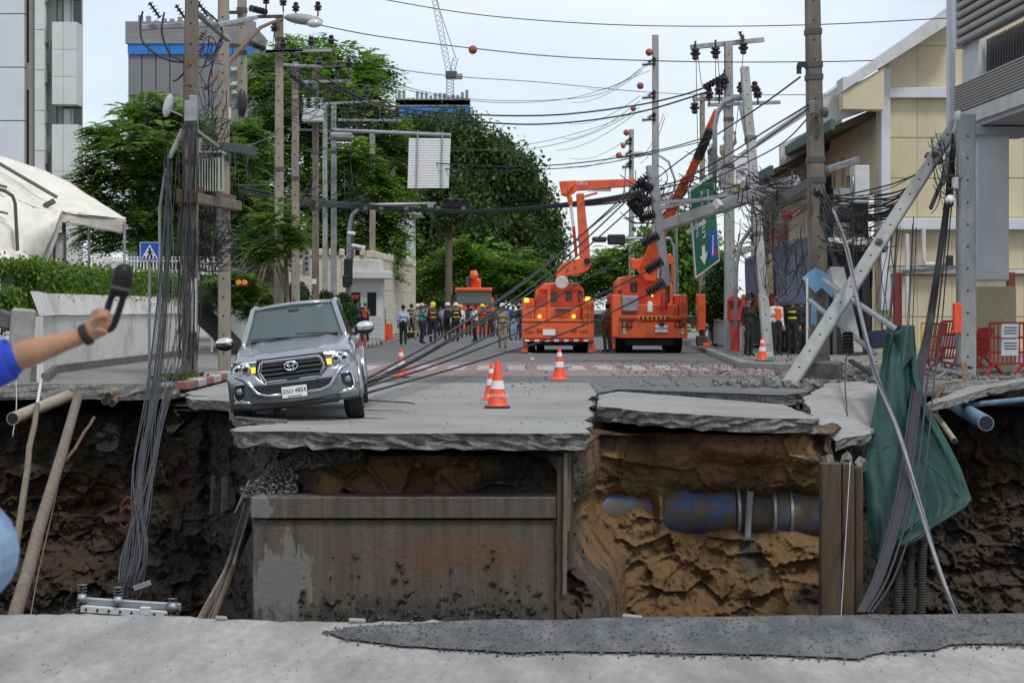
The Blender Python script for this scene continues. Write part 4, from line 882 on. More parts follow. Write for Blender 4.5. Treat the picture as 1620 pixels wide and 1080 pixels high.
# hedge on top of the wall
def hedge(label, pts, w_, z0, z1, n, size, seed, m='leaf_hedge', name='hedge'):
    rng = np.random.default_rng(seed); cs = []
    pts = [Vector(p) for p in pts]
    for i in range(n):
        k = rng.integers(0, len(pts)-1); p = pts[k].lerp(pts[k+1], rng.random()); sfc = rng.random()
        if sfc < .55: off, z = w_*.5+rng.normal(0,.05), rng.uniform(z0, z1)
        else: off, z = rng.uniform(-w_*.5, w_*.5), z1+rng.normal(0,.06)
        cs.append((p.x+off, p.y-.1+rng.normal(0,.1), z))
    H_ = thing(name, label, 'hedge', (pts[0].x, pts[0].y, z0)); v, f = leaves(cs, 14, .09, size, rng, 0.0); leaf_obj('foliage', m, v, f, H_)
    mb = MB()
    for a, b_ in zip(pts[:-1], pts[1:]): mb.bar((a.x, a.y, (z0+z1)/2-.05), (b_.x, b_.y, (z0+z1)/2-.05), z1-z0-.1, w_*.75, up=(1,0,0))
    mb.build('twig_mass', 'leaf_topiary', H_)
hedge('clipped bright green hedge along the top of the panel wall', [(-10.8,43.5),(-10.75,46),(-10.55,56),(-10.3,62)], 1.0, 1.5, 2.42, 1500, .085, 1)
hedge('end of the hedge facing the hole at left', [(-11.0,43.1),(-10.6,43.3)], .7, 1.5, 2.4, 200, .085, 2)
hedge('trailing ivy spilling over the broken pier at left', [(-10.2,38.8),(-9.75,38.3)], .4, 1.2, 1.75, 150, .08, 4, name='ivy')
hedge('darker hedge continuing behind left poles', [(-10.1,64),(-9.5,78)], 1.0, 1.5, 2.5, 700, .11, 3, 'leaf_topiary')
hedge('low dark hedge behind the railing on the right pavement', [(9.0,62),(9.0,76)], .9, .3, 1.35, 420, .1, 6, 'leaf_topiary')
tree('trailing bright vine hanging over panel wall behind third pole', gz(405,63.5,1.2), [L(402,478,63.5,16,18), L(390,462,63.5,20,14), L(412,465,63.5,14,12)], 'leaf_bright', 90, 40, .11, .12, 33, frond=True, shell=.2, trunk=(.06,.03), name='vine')
def topiary(label, balls, base, seed):
    rng = np.random.default_rng(seed); T = thing('topiary', label, 'shrub', base)
    for (px, py, d, rp) in balls:
        c = np.array(P(px, py, d)); r = rp*d/F; u = rng.normal(0,1,(520,3)); u /= np.linalg.norm(u,axis=1,keepdims=True)
        v, f = leaves(c+u*r*rng.uniform(.9,1.0,(520,1)), 5, .05, .085, rng, 0.0); leaf_obj('foliage_ball', 'leaf_topiary', v, f, T); 
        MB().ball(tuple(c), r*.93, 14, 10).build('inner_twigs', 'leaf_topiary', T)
    p = P(balls[0][0], balls[0][1], balls[0][2]); MB().tube([base, p], [.06,.04], 7).build('stem', 'bark', T)
topiary('large round clipped bush behind pickup roof', [(469,470,68,21)], gz(469,68), 1)
topiary('small round clipped bush right of the large round bush', [(516,475,72,11)], gz(516,72), 2)
topiary('stacked ball topiary beside the guard booth', [(544,478,78,11),(550,494,77.6,13),(547,508,77.4,12)], gz(548,78), 3)
# sprigs of grass by the kerb
rng = np.random.default_rng(5); cs = np.stack([rng.uniform(-6.9,-6.4,120), rng.uniform(38.2,41,120), np.full(120,.16)],1); v, f = leaves(cs, 8, (.05,.05,.005), .10, rng, -1.5); o = leaf_obj('grass', 'leaf_olive', v, f); stuff(o); tag(o, 'thin yellowish grass on the pavement edge by first left pole', 'grass')
tree('leafy bough hanging in front of the lamp pole and its neighbour', gz(452,57.5), [L(452,380,57.5,20,26), L(436,350,57.5,18,20), L(428,400,57.5,20,16)], 'leaf_fern', 70, 44, .15, .14, 41, frond=True, shell=.2, trunk=(.07,.04), limbs=8)
tree('leafy bough drooping before the far left pole row', gz(545,82), [L(560,250,82,26,40), L(590,290,82,20,40), L(545,300,82,22,30)], 'leaf_bright', 120, 40, .22, .2, 42, frond=True, shell=.2, trunk=(.09,.05), limbs=8)
# ================================================================ the pickup: local axes x = picture right, y = rearwards from the front bumper, z up
def fy(ax, z):
    return .09+float(np.interp(z,[.29,.34,.42,.50,.58,.66,.74,.80],[.09,.03,-.015,-.03,-.03,-.035,-.02,0]))+.10*ax**2+.24*max(0, ax-.72)**1.3*3.2
PK = thing('pickup_truck', 'silver pickup truck tilting over the broken road edge', 'pickup')
def loc(mb, name, m, par=PK, smooth='auto'): return mb.build(name, m, par, smooth=smooth, local=True)
def loft(secs, closed_ends=True):
    """secs: list of (y, [(x,z)...]) half outlines from bottom centre to top centre, mirrored"""
    mb = MB(); n = len(secs[0][1]); vs = []
    for y, hs in secs:
        for x, z in hs: vs.append((x, y if not callable(y) else y(x, z), z))
        for x, z in hs[::-1]: vs.append((-x, y, z))
    m = 2*n; fs = []
    for i in range(len(secs)-1):
        for j in range(m): j2 = (j+1) % m; fs.append((i*m+j, i*m+j2, (i+1)*m+j2, (i+1)*m+j))
    if closed_ends: fs.append(tuple(range(m))[::-1]); fs.append(tuple((len(secs)-1)*m+j for j in range(m)))
    return mb.add(vs, fs)
# body: front bumper to tailgate (half outline: floor centre, sill, lower side, belly of the flank, shoulder, deck edge, deck centre)
def hs(fl, sill, wl, zm, wm, sh, ws, dk, wd): return [(0,fl),(sill,fl),(wl,fl+.10),(wm,zm),(ws,sh),(wd,dk-.015),(wd*.5,dk),(0,dk+.012)]
body = loft([(.20,hs(.34,.55,.64,.62,.74,.86,.70,.93,.60)), (.34,hs(.30,.66,.78,.62,.865,.90,.80,.985,.70)), (.55,hs(.30,.72,.84,.62,.915,.93,.85,1.03,.74)), (.9,hs(.34,.75,.86,.64,.925,.96,.87,1.085,.76)), (1.30,hs(.34,.75,.86,.64,.92,.99,.875,1.135,.77)), (1.62,hs(.34,.75,.85,.62,.90,1.0,.87,1.17,.79)), (2.4,hs(.34,.75,.85,.62,.895,1.02,.875,1.08,.80)), (3.6,hs(.34,.75,.85,.62,.895,1.02,.875,1.08,.80)), (3.75,hs(.38,.75,.85,.64,.90,1.04,.88,1.08,.80)), (5.2,hs(.42,.72,.82,.66,.89,1.04,.87,1.08,.80))])
bo = loc(body, 'body', ['silver_paint'], smooth='auto')
md = bo.modifiers.new('round', 'BEVEL'); md.width = .025; md.segments = 2; md.limit_method = 'ANGLE'; md.angle_limit = math.radians(25)
# bonnet: slightly raised skin with a centre crown and two creases
rows = []
for y in np.linspace(.26, 1.60, 16):
    t = (y-.26)/1.34; wd = .66+.12*t**.6; r = []
    for x in np.linspace(-1, 1, 25):
        z = .995+.185*t**.85 - .06*abs(x)**3*(1.2-t*.5)+.018*math.exp(-((abs(x)-.62)/.10)**2)-.05*max(0, .12-t)/.12
        r.append((x*wd, y-.10*(1-abs(x)**2)*(1-t), z))
    rows.append(r)
bn = loc(MB().grid(rows), 'bonnet', 'silver_paint', smooth=True); md = bn.modifiers.new('th','SOLIDIFY'); md.thickness = .02
# cabin: pillars and roof; windscreen as a separate pane
def cs(y0, y1, w0, w1, z0, z1): pass
roof = []
for y in np.linspace(2.42, 4.0, 9):
    r = []
    for x in np.linspace(-1, 1, 17):
        e = (y-2.42)/1.58; z = 1.66+.03*math.sin(e*3.0)-.05*abs(x)**4-.02*(1-e)*.5-(.05 if e < .01 else 0)
        r.append((x*(.60+.02*math.sin(e*3.1)), y, z))
    roof.append(r)
rf = loc(MB().grid(roof), 'roof', 'silver_paint', smooth=True); md = rf.modifiers.new('th','SOLIDIFY'); md.thickness = .05
loc(MB().tube([(-.60,2.44,1.625),(-.3,2.40,1.655),(0,2.385,1.665),(.3,2.40,1.655),(.60,2.44,1.625)], .036, 8), 'roof_header', 'silver_paint', rf, smooth=True)
loc(MB().tube([(0,2.65,1.68),(0,2.68,1.76)],[.025,.008],6), 'antenna', 'black_plastic', rf)
wsr = []
for t in np.linspace(0, 1, 8):
    r = []
    for x in np.linspace(-1, 1, 15): r.append((x*(.70-.125*t), 1.62+.80*t+.10*x*x*(1-.4*t)-.05, 1.15+.475*t-.0*x))
    wsr.append(r)
ws = loc(MB().grid(wsr), 'windscreen', 'windscreen', smooth=True)
loc(MB().box((0,1.66,1.185),(1.28,.06,.03), b=.01), 'wiper_cowl', 'black_plastic', ws)
for (a, b_) in (((-.05,1.60,1.20),(-.62,1.72,1.225)),((.55,1.66,1.20),(.02,1.66,1.245))): loc(MB().tube([a,b_],.008,5), 'wiper', 'black_plastic', ws)
loc(MB().box((0,2.28,1.56),(.16,.05,.06), b=.015), 'mirror_mount', 'black_plastic', ws)
for s in (-1, 1):
    loc(MB().tube([(s*.755,1.58,1.10),(s*.725,1.70,1.19),(s*.60,2.40,1.63),(s*.605,3.0,1.655),(s*.61,3.9,1.63),(s*.70,4.05,1.06)], [.035,.042,.042,.04,.04,.045], 8), 'pillar', 'silver_paint', smooth=True)
    loc(MB().quad((s*.80,1.85,1.08),(s*.80,3.95,1.08),(s*.63,3.85,1.60),(s*.62,2.5,1.60)), 'side_window', 'dark_glass', smooth=False)
    # mirrors
    mi = loc(MB().ball((s*1.03,1.92,1.20),(.135,.07,.10),14,10), 'door_mirror', 'black_plastic', smooth=True)
    loc(MB().ball((s*1.03,1.905,1.225),(.137,.072,.078),14,10), 'mirror_cap', 'chrome', mi, smooth=True); loc(MB().bar((s*.85,1.95,1.12),(s*.96,1.93,1.17),.05,.05), 'mirror_arm', 'black_plastic', mi)
    # wheels
    for y in (.92, 4.0):
        wh = loc(MB().lathe([(.20,-.12),(.335,-.125),(.365,-.09),(.372,0),(.365,.09),(.335,.125),(.20,.12)], 28, (s*.765,y,.37), Matrix.Rotation(math.pi/2,3,'Y')), 'wheel', 'black_rubber', smooth='auto')
        loc(MB().lathe([(.05,-.07),(.20,-.06),(.225,-.10),(.225,.10),(.20,.06),(.05,.07)], 20, (s*.765,y,.37), Matrix.Rotation(math.pi/2,3,'Y')), 'rim', 'steel', wh)
        mb = MB()
        for k in range(26):
            th = k/26*2*math.pi; mb.box((s*.765, y+.372*math.cos(th), .37+.372*math.sin(th)), (.2,.05,.018), Matrix.Rotation(-th+math.pi/2 if False else math.pi/2+th,3,'X'))
        loc(mb, 'tread', 'black_rubber', wh, smooth=False)
        # arch: dark liner and flared lip
        loc(MB().tube([(s*.90,y+.44*math.cos(a),.40+.44*math.sin(a)) for a in np.linspace(-.25,math.pi+.25,14)], .035, 6), 'wheel_arch', 'silver_paint', smooth=True)
        loc(MB().lathe([(.01,-.1),(.43,-.1),(.43,.1),(.01,.1)], 22, (s*.80,y,.40), Matrix.Rotation(math.pi/2,3,'Y')), 'arch_liner', 'dark_void')
    # head lamps wrapped round the corner
    hp = [(s*.42,.175,.985),(s*.60,.215,.985),(s*.78,.34,.975),(s*.86,.52,.96),(s*.865,.50,.86),(s*.77,.30,.80),(s*.60,.19,.795),(s*.46,.155,.80)]
    hl = loc(MB().prism(hp, (0,.10,0)), 'headlight', 'headlamp_lens', smooth=False)
    loc(MB().prism([(s*.44,.150,.978),(s*.61,.185,.975),(s*.845,.47,.957),(s*.85,.455,.925),(s*.62,.17,.945),(s*.45,.14,.95)], (0,.03,0)), 'chrome_brow', 'chrome', hl, smooth=False)
    for (x, y, r) in ((.62,.175,.062),(.74,.255,.052)): loc(MB().lathe([(r,-.02),(r,.0),(r*.7,.012),(.005,.018)], 16, (s*x,y-.012,.885), Matrix.Rotation(math.pi/2,3,'X')), 'lamp_reflector', 'chrome', hl); loc(MB().lathe([(r*.55,0),(r*.5,.018),(.004,.028)], 12, (s*x,y-.03,.885), Matrix.Rotation(math.pi/2,3,'X')), 'lamp_lens', 'dark_glass', hl)
    loc(MB().prism([(s*.47,.145,.885),(s*.555,.165,.885),(s*.555,.165,.81),(s*.475,.145,.81)], (0,.03,0)), 'indicator', 'amber_light', hl, smooth=False)
    # fog lamp recess: black with a chrome hook
    fp = [(s*.665,.235,.665),(s*.80,.31,.66),(s*.83,.35,.50),(s*.775,.285,.44),(s*.69,.24,.52)]
    fg = loc(MB().prism([(x,fy(min(abs(x)/.9,1),z)-.02,z) for x,y,z in fp], (0,.06,0)), 'fog_lamp_recess', 'black_plastic', smooth=False)
    loc(MB().lathe([(.045,-.03),(.045,.01),(.03,.02),(.004,.024)], 16, (s*.75,fy(.83,.575)-.03,.575), Matrix.Rotation(math.pi/2,3,'X')), 'fog_lamp', 'headlamp_lens', fg)
    loc(MB().tube([(s*.70,fy(.78,.665)-.02,.675),(s*.805,fy(.89,.66)-.02,.668),(s*.835,fy(.92,.5)-.02,.50),(s*.785,fy(.87,.43)-.02,.43),(s*.72,fy(.8,.43)-.02,.45)], [.006,.010,.012,.012,.008], 6), 'chrome_hook', 'chrome', fg, smooth=True)
    # bumper swoosh: silver ridge from grille corner round the lower intake
    loc(MB().tube([(s*.86,.36,.79),(s*.76,.22,.775),(s*.66,.14,.735),(s*.585,.10,.64),(s*.50,.065,.52),(s*.36,.045,.475),(0,.035,.47)], [.020,.032,.040,.040,.034,.03,.03], 10), 'bumper_ridge', 'silver_paint', smooth=True)
    loc(MB().tube([(s*.90,.45,.40),(s*.80,.26,.415),(s*.68,.16,.41),(s*.60,.12,.40)], [.02,.05,.045,.01], 8), 'bumper_corner', 'silver_paint', smooth=True)
# front fascia: bumper bar below the lamps, dipping under the grille
fas = []
for tz in np.linspace(0, 1, 9):
    r = []
    for x in np.linspace(-1, 1, 41):
        ax = abs(x); zt = np.interp(ax, [0,.40,.50,.56,1], [.645,.645,.72,.80,.80]); z = zt+(.29-zt)*tz
        w_ = .91-.05*max(0,.45-z)/.16
        r.append((x*w_, fy(ax, z), z))
    fas.append(r)
fa = loc(MB().grid(fas), 'front_bumper', 'silver_paint', smooth=True); md = fa.modifiers.new('th','SOLIDIFY'); md.thickness = .03; md.offset = -1
# grille: chrome hexagon, dark backing, bars
gp = [(-.40,.94),(-.445,.80),(-.37,.655),(.37,.655),(.445,.80),(.40,.94)]
loc(MB().prism([(x,.125,z) for x,z in gp], (0,.06,0)), 'grille', 'dark_void', smooth=False)
for i in range(4): 
    z = .70+i*.062; w_ = np.interp(z,[.655,.80,.94],[.36,.435,.395])
    loc(MB().box((0,.10,z),(w_*2,.04,.022), b=.008), 'grille_bar', 'steel_dark', smooth=False)
gl = [Vector((x,.085+.02*abs(x),z)) for x,z in gp]
for i in range(6): loc(MB().bar(gl[i], gl[(i+1)%6], .042, .05, up=(0,1,0), b=.01), 'grille_frame', 'chrome', smooth=False)
loc(MB().prism([(-.47,.11,.985),(.47,.11,.985),(.46,.10,.955),(-.46,.10,.955)], (0,.06,0)), 'grille_shadow_gap', 'dark_void', smooth=False)
for sgn_ in (-1,1):
    loc(MB().prism([(sgn_*.415,.12,.955),(sgn_*.475,.13,.955),(sgn_*.50,.13,.80),(sgn_*.462,.11,.80)], (0,.05,0)), 'grille_cheek', 'black_plastic', smooth=False)
# emblem: three interlocking ovals
def ring(cx, cz, rx, rz, t, y): return MB().tube([(cx+rx*math.cos(a), y, cz+rz*math.sin(a)) for a in np.linspace(0, 2*math.pi, 25)], t, 6, caps=False)
em = loc(ring(0,.855,.092,.060,.011,.062), 'emblem', 'chrome', smooth=True)
loc(ring(0,.855,.034,.056,.009,.058), 'emblem_oval', 'chrome', em, smooth=True); loc(ring(0,.880,.064,.026,.009,.055), 'emblem_oval', 'chrome', em, smooth=True)
# lower intake, skid edge, plate
loc(MB().prism([(-.54,.042,.635),(.54,.042,.635),(.44,.030,.515),(-.44,.030,.515)], (0,.05,0)), 'lower_intake', 'dark_void', smooth=False)
for i in range(3): loc(MB().box((0,.036,.545+i*.032),(.9+i*.06,.02,.008)), 'intake_bar', 'steel_dark', smooth=False)
loc(MB().box((0,.20,.33),(1.25,.2,.10), b=.03), 'skid_plate', 'black_plastic'); loc(MB().box((0,2.6,.38),(1.3,4.8,.12), b=.03), 'chassis', 'dark_void')
loc(MB().box((-.30,.8,.20),(.10,.25,.10), b=.02), 'axle_bracket', 'steel_dark'); loc(MB().tube([(-.72,.92,.34),(.72,.92,.34)], .06, 8), 'front_axle', 'steel_dark')
pl = loc(MB().box((.01,.004,.50),(.345,.012,.155), b=.004), 'number_plate', 'sign_white')
loc(MB().box((.01,.012,.50),(.36,.012,.17), b=.004), 'plate_frame', 'steel_dark', pl)
def text(s, size, mt, parent, matrix, name='lettering', depth=.002, sx=1.0):
    c = bpy.data.curves.new(name, 'FONT'); c.body = s; c.size = size; c.align_x = 'CENTER'; c.align_y = 'CENTER'; c.extrude = depth; c.space_character = 1.0
    o = bpy.data.objects.new(name, c); COL.objects.link(o); dg = bpy.context.evaluated_depsgraph_get(); dg.update()
    me = bpy.data.meshes.new_from_object(o.evaluated_get(dg)); bpy.data.objects.remove(o); me.name = name
    me.materials.clear(); me.materials.append(M(mt)); me.transform(matrix @ Matrix.Diagonal((sx,1,1,1)))
    o = bpy.data.objects.new(name, me); COL.objects.link(o); o.parent = parent; return o
FRONT = Matrix.Rotation(math.pi/2, 4, 'X')            # text facing -y
text('2ฒว 4854', .085, 'black_plastic', pl, Matrix.Translation((.01,-.005,.515)) @ FRONT, sx=.92)
text('กรุงเทพมหานคร', .030, 'black_plastic', pl, Matrix.Translation((.01,-.005,.445)) @ FRONT)
# rear: bed sides and tailgate, tail lamp glimpsed
for s in (-1, 1): loc(MB().box((s*.92,5.15,.95),(.05,.1,.3), b=.01), 'tail_light', 'lens_red')
loc(MB().box((0,3.98,1.32),(1.25,.05,.55), b=.02), 'rear_window', 'dark_glass')
PK.location = (-2.94, 27.36, -.086); PK.rotation_euler = Euler((math.radians(1.2), math.radians(-6.8), math.radians(3.0)), 'XYZ')
# ================================================================ poles, lamps, signals and their fittings
def bands(mb, p, q, w, ts, h=.12):
    for t in ts:
        c = Vector(p).lerp(Vector(q), t); dv = (Vector(q)-Vector(p)).normalized(); mb.bar(c-dv*h/2, c+dv*h/2, w, w)
def pole(label, p, q, w0, w1, m, group=None, holes=True, name='utility_pole', bandt=()):
    """square tapered concrete pole from p (foot) to q (top) with bolt holes on the face"""
    p, q = Vector(p), Vector(q); T = thing(name, label, 'pole', p, group); z = (q-p).normalized(); x = Vector((1,0,0)); x = (x-z*x.dot(z)).normalized(); y = z.cross(x)
    mb = MB(); rows = []; n = 12; ch = .22
    for i in range(n+1):
        t = i/n; c = p.lerp(q, t); w = (w0+(w1-w0)*t)/2; bx = random.gauss(0,.004)
        rows.append([c+x*(a*w+bx)+y*(b*w) for a, b in ((-1,-1+ch),(-1+ch,-1),(1-ch,-1),(1,-1+ch),(1,1-ch),(1-ch,1),(-1+ch,1),(-1,1-ch))])
    vs = [v for r in rows for v in r]; fs = [(i*8+j, i*8+(j+1)%8, (i+1)*8+(j+1)%8, (i+1)*8+j) for i in range(n) for j in range(8)]+[tuple(range(8))[::-1], tuple(n*8+j for j in range(8))]
    mb.add(vs, fs); mb.build('shaft', m, T)
    if holes:
        L_ = (q-p).length; k = int(L_/.42)
        for i in range(1, k):
            t = i/k; c = p.lerp(q, t); w = (w0+(w1-w0)*t)/2; sgn_ = -1
            MB().lathe([(.022,-.004),(.022,.006)], 7, c-y*(w+.002) if y.y > 0 else c+y*(w+.002), Matrix.Rotation(math.pi/2,3,'X')).build('bolt_hole', 'dark_void', T)
    for t in bandt:
        mb = MB(); w = w0+(w1-w0)*t+.03; bands(mb, p, q, w, (t,)); mb.build('steel_band', 'steel_dark', T)
    return T
def foot(px, d, z=.12): return Vector(((px-810)/F*d, d, z))
def ztop(py, d): return H-(py-HZ)/F*d
def straight(label, px, d, py, w0, w1, m, pxt=None, **kw):
    return pole(label, foot(px, d), ((( pxt or px)-810)/F*d, d, ztop(py, d)), w0, w1, m, **kw)
def disc_string(name, p, q, n, r, m='insulator', par=None):
    """string of discs between p and q"""
    p, q = Vector(p), Vector(q); z = (q-p).normalized(); R_ = z.to_track_quat('Z','Y').to_matrix(); L_ = (q-p).length; pr = []
    for i in range(n):
        a = L_*i/n; s = L_/n; pr += [(r*.35,a),(r*.35,a+s*.3),(r,a+s*.42),(r*.95,a+s*.58),(r*.35,a+s*.72)]
    mb = MB(); mb.lathe(pr, 9, p, R_); return mb.build(name, m, par, smooth='auto')
def pin_ins(par, c, s=1.0, up=1, m='insulator'):
    mb = MB(); mb.lathe([(.02*s,-.14*s),(.02*s,0),(.075*s,.0),(.085*s,.04*s),(.05*s,.06*s),(.10*s,.08*s),(.09*s,.12*s),(.055*s,.14*s),(.065*s,.19*s),(.03*s,.22*s)], 10, c, None if up > 0 else Matrix.Rotation(math.pi,3,'X')); return mb.build('insulator', m, par, smooth='auto')
def crossarm(par, a, b, w=.11, m='steel', name='crossarm'): return MB().bar(a, b, w, w*.9, b=.01).build(name, m, par)
random.seed(12)
# --- left cluster
A = straight('dark cable covered utility pole nearest the hole at left', 300, 41.2, -60, .30, .25, 'pole_dark', pxt=304, bandt=(.35,.52,.6))
Bp = straight('pale brown utility pole right of the transformer', 355, 45.2, -60, .27, .23, 'pole_concrete', pxt=353, bandt=(.52,.55))
C_ = straight('tall pale utility pole carrying the street lamp', 441, 59, 25, .27, .22, 'pole_concrete', pxt=442, bandt=(.55,.9,.93))
Dp = straight('slim brown utility pole just right of the lamp pole', 468, 63.4, 98, .27, .2, 'pole_concrete', pxt=467, bandt=(.6,))
Ep = straight('dark brown utility pole with white switch box on top', 499, 69.7, 108, .25, .2, 'pole_dark', bandt=(.5,.7))
Fp = straight('pale grey steel pole holding blank overhead sign arm', 514, 76.5, 165, .20, .17, 'pole_grey', bandt=(.6,))
Gp = straight('pale grey utility pole beside the sign arm pole', 528, 78.5, 165, .24, .2, 'pole_grey', bandt=(.6,.8))
Hp = straight('far brown utility pole behind guard booth', 589, 98, 205, .30, .26, 'pole_concrete')
I_ = pole('broken off top half of utility pole hanging above second pole', P(383,186,52), P(383,-40,52), .25, .22, 'pole_concrete', bandt=(.08,.45,.75))
MB().ball(P(382.5,163,51.8), (.14,.12,.36), 12, 8).build('splice_box', 'black_plastic', I_, smooth=True)
for py in (20, 73): MB().bar(P(360,py,51.8), P(384,py,51.8), .09, .08).build('bracket', 'timber_brown', I_)
# pole A fittings
crossarm(A, P(222,44,41.5), P(386,36,43), .13); crossarm(A, P(344,40,41.8), P(405,28,43.4), .1)
MB().bar(P(310,20,41.4), P(362,64,42.4), .13, .07).build('brace', 'steel', A)
MB().box(P(302,172,40.85), (.26,.12,.54), b=.02).build('meter_box', 'steel', A)
for py in (100, 128, 150): MB().box(P(296,py,40.8), (.10,.05,.2), b=.01).build('chain_bracket', 'rust', A)
dish = MB().ball(P(266,167,41.6), (.10,.07,.26), 14, 8, Euler((0,.25,0)).to_matrix()).build('satellite_dish', 'white_panel', A, smooth=True); MB().tube([P(270,175,41.5), P(290,184,41.2)], .02, 6).build('dish_arm', 'steel', dish)
MB().tube([P(290,205,41), P(268,250,41)], [.06,.05], 8).build('cable_hanger', 'pole_grey', A); MB().bar(P(308,205,41), P(345,232,42), .07, .05).build('diagonal_strut', 'steel', A)
MB().box(P(306,483,40.9), (.12,.1,1.1), b=.01).build('white_conduit', 'white_panel', A)
for i, (px, py) in enumerate(((236,4),(278,8),(312,2))): disc_string('insulator_string', P(px,py,41.4), P(px+18,py+26,41.5), 5, .07, 'insulator', A)
for py in (52, 72): disc_string('red_insulator', P(322,py,41.6), P(316,py+12,41.5), 3, .05, 'insulator_brown', A)
# transformer on its platform between A and B
TF = thing('transformer', 'pale green oil transformer on concrete platform between two left poles', 'transformer', P(332,310,43))
tr = MB().box(P(331,274,43.2), (.58,.5,.86), b=.03).build('tank', 'transformer_green', TF)
for i in range(9): MB().box(P(313+i*4.2,276,42.75), (.022,.25,.72)).build('cooling_fin', 'transformer_green', tr)
MB().box(P(331,242,43.1), (.66,.58,.05), b=.01).build('lid', 'transformer_green', TF)
for i, px in enumerate((316,328,341)): disc_string('bushing', P(px,240,43), P(px+1,218,43), 5, .055, 'insulator_brown' if i else 'porcelain', TF)
for px in (340, 349): MB().box(P(px,270,42.9), (.05,.06,.8)).build('valve_pipe', 'steel_dark', TF)
PF = thing('transformer_platform', 'weathered concrete beams carrying the transformer', 'platform', P(332,335,43))
MB().bar(P(280,311,40.9), P(312,312,40.9), .28, .28, b=.02).build('beam', 'timber_brown', PF); MB().bar(P(300,313,41.0), P(375,326,46), .24, .22, b=.02).build('beam', 'pole_dark', PF)
MB().bar(P(318,309,42.6), P(370,322,45.6), .10, .35, b=.01).build('channel', 'rust', PF); MB().bar(P(290,316,42.4), P(350,330,47), .24, .24, b=.02).build('beam', 'pole_dark', PF)
# pole B, C fittings
MB().bar(P(352,232,44.8), P(404,240,45.5), .13, .2, b=.01).build('arm', 'steel_dark', Bp); MB().box(P(312,429,44.6), (.10,.08,.42), b=.01).build('sign_edge', 'white_panel', Bp); MB().bar(P(315,417,44.6), P(345,419,45), .05,.05).build('sign_arm', 'steel', Bp)
MB().box(P(363,180,45.2), (.06,.1,.25), b=.02).build('fuse', 'porcelain', Bp)
am = MB().box(P(377,447,45.1), (.13,.05,.16)).build('beacon_plate', 'black_plastic', Bp)
for px in (377.5, 387): MB().lathe([(.06,-.06),(.065,.05),(.05,.07)], 12, P(px,447,44.9), Matrix.Rotation(math.pi/2,3,'X')).build('amber_beacon', 'amber_lens', am)
MB().bar(P(366,452,45), P(392,452,45), .03, .03).build('beacon_arm', 'rust', am)
# lamp: rusty arm from pole B rising to lamp head at C
LA = thing('street_lamp', 'street lamp head on a long rusty curved arm over left poles', 'street lamp', P(325,150,46))
MB().tube([P(325,140,46.5), P(352,110,48), P(385,72,51), P(412,44,55), P(430,36,57), P(446,32,58.5)], [.05,.055,.055,.055,.05,.05], 8).build('arm', 'rust', LA, smooth=True)
hd = MB().ball(P(480,31,58.5), (.58,.22,.16), 18, 10, Euler((0,.12,0)).to_matrix()).build('lamp_head', 'grey_plastic', LA, smooth=True); MB().ball(P(497,37,58.4), (.24,.16,.13), 14, 8).build('glass_bowl', 'lens', hd, smooth=True)
for (par, d, arms) in ((C_, 58.7, [((405,27),(447,26)),((420,82),(480,80)),((436,72),(475,88)),((410,82),(525,80))]), (Dp, 63, [((445,80),(530,82)),((438,102),(510,106))]), (Ep, 69.4, [((470,107),(560,105)),((480,130),(555,128))]), (Gp, 78, [((455,205),(560,208)),((500,165),(600,160)),((535,190),(635,191)),((490,330),(548,325))])):
    for (a, b_) in arms: crossarm(par, P(*a,d), P(*b_,d), .10, random.choice(['steel','pole_grey','steel_dark']))
for (par, px, py, d) in [(C_,383,6,58.5),(C_,421,6,58.5),(C_,448,9,58.5),(Dp,468,18,62.8),(Dp,503,17,62.8),(Dp,492,72,62.8),(Dp,524,70,62.8),(Ep,505,105,69),(Ep,535,112,69),(Ep,552,106,69),(Gp,560,155,77.5),(Gp,580,150,77.5),(Gp,606,185,77.5),(Gp,628,185,77.5),(C_,434,50,58.3),(C_,448,76,58.3)]:
    pin_ins(par, P(px,py,d), d/48); MB().tube([P(px,py,d), P(px+random.uniform(-3,3), py+22, d)], .012, 4).build('insulator_pin', 'steel_dark', par)
disc_string('insulator_string', P(395,13,58), P(422,20,58.5), 6, .11, 'insulator', C_); disc_string('insulator_string', P(460,118,62), P(500,150,64), 9, .10, 'insulator', Dp); disc_string('insulator_string', P(395,68,58), P(418,78,58.6), 5, .10, 'insulator', C_)
bx = MB().box(P(495,183,69.3), (.72,.5,.46), b=.03).build('switch_box', 'white_panel', Ep)
for px in (482, 495, 508): disc_string('bushing', P(px,172,69.2), P(px,154,69.2), 4, .10, 'porcelain', bx)
MB().box(P(540,216,77.6), (.9,.5,.30), b=.08).build('recloser', 'grey_plastic', Gp); MB().box(P(484,413,68.8), (.26,.2,.98), b=.02).build('cabinet', 'grey_plastic', Ep)
for i in range(4): MB().box(P(485,400+i*8.5,68.55), (.09,.02,.1)).build('cabinet_vent', 'dark_void', Ep)
for (px, py) in ((466,470),(497,465)): MB().box(P(px,py-20,66), (.14,.03,.16)).build('notice', 'sign_white', Dp)
# overhead sign seen from behind, on its arm
SG = thing('overhead_sign', 'blank white slatted back of a sign hanging from arm over the road', 'sign', P(680,300,75))
MB().tube([P(528,206,76), P(713,214,75)], .075, 8).build('arm', 'steel', SG)
for i in range(20): 
    y = 219+i*3.95; MB().prism([P(647-i*.12,y,75),P(713-i*.18,y,75),P(713-i*.18,y+3.3,75),P(647-i*.12,y+3.3,75)], (0,.04,0)).build('slat', 'sign_white', SG)
MB().prism([P(647,219,75.06),P(713,219,75.06),P(710,298,75.06),P(645,298,75.06)], (0,.03,0)).build('sign_plate', 'white_panel', SG)
for px in (661, 700): MB().bar(P(px,208,74.93), P(px-2,298,74.93), .05, .04).build('hanger', 'steel', SG)
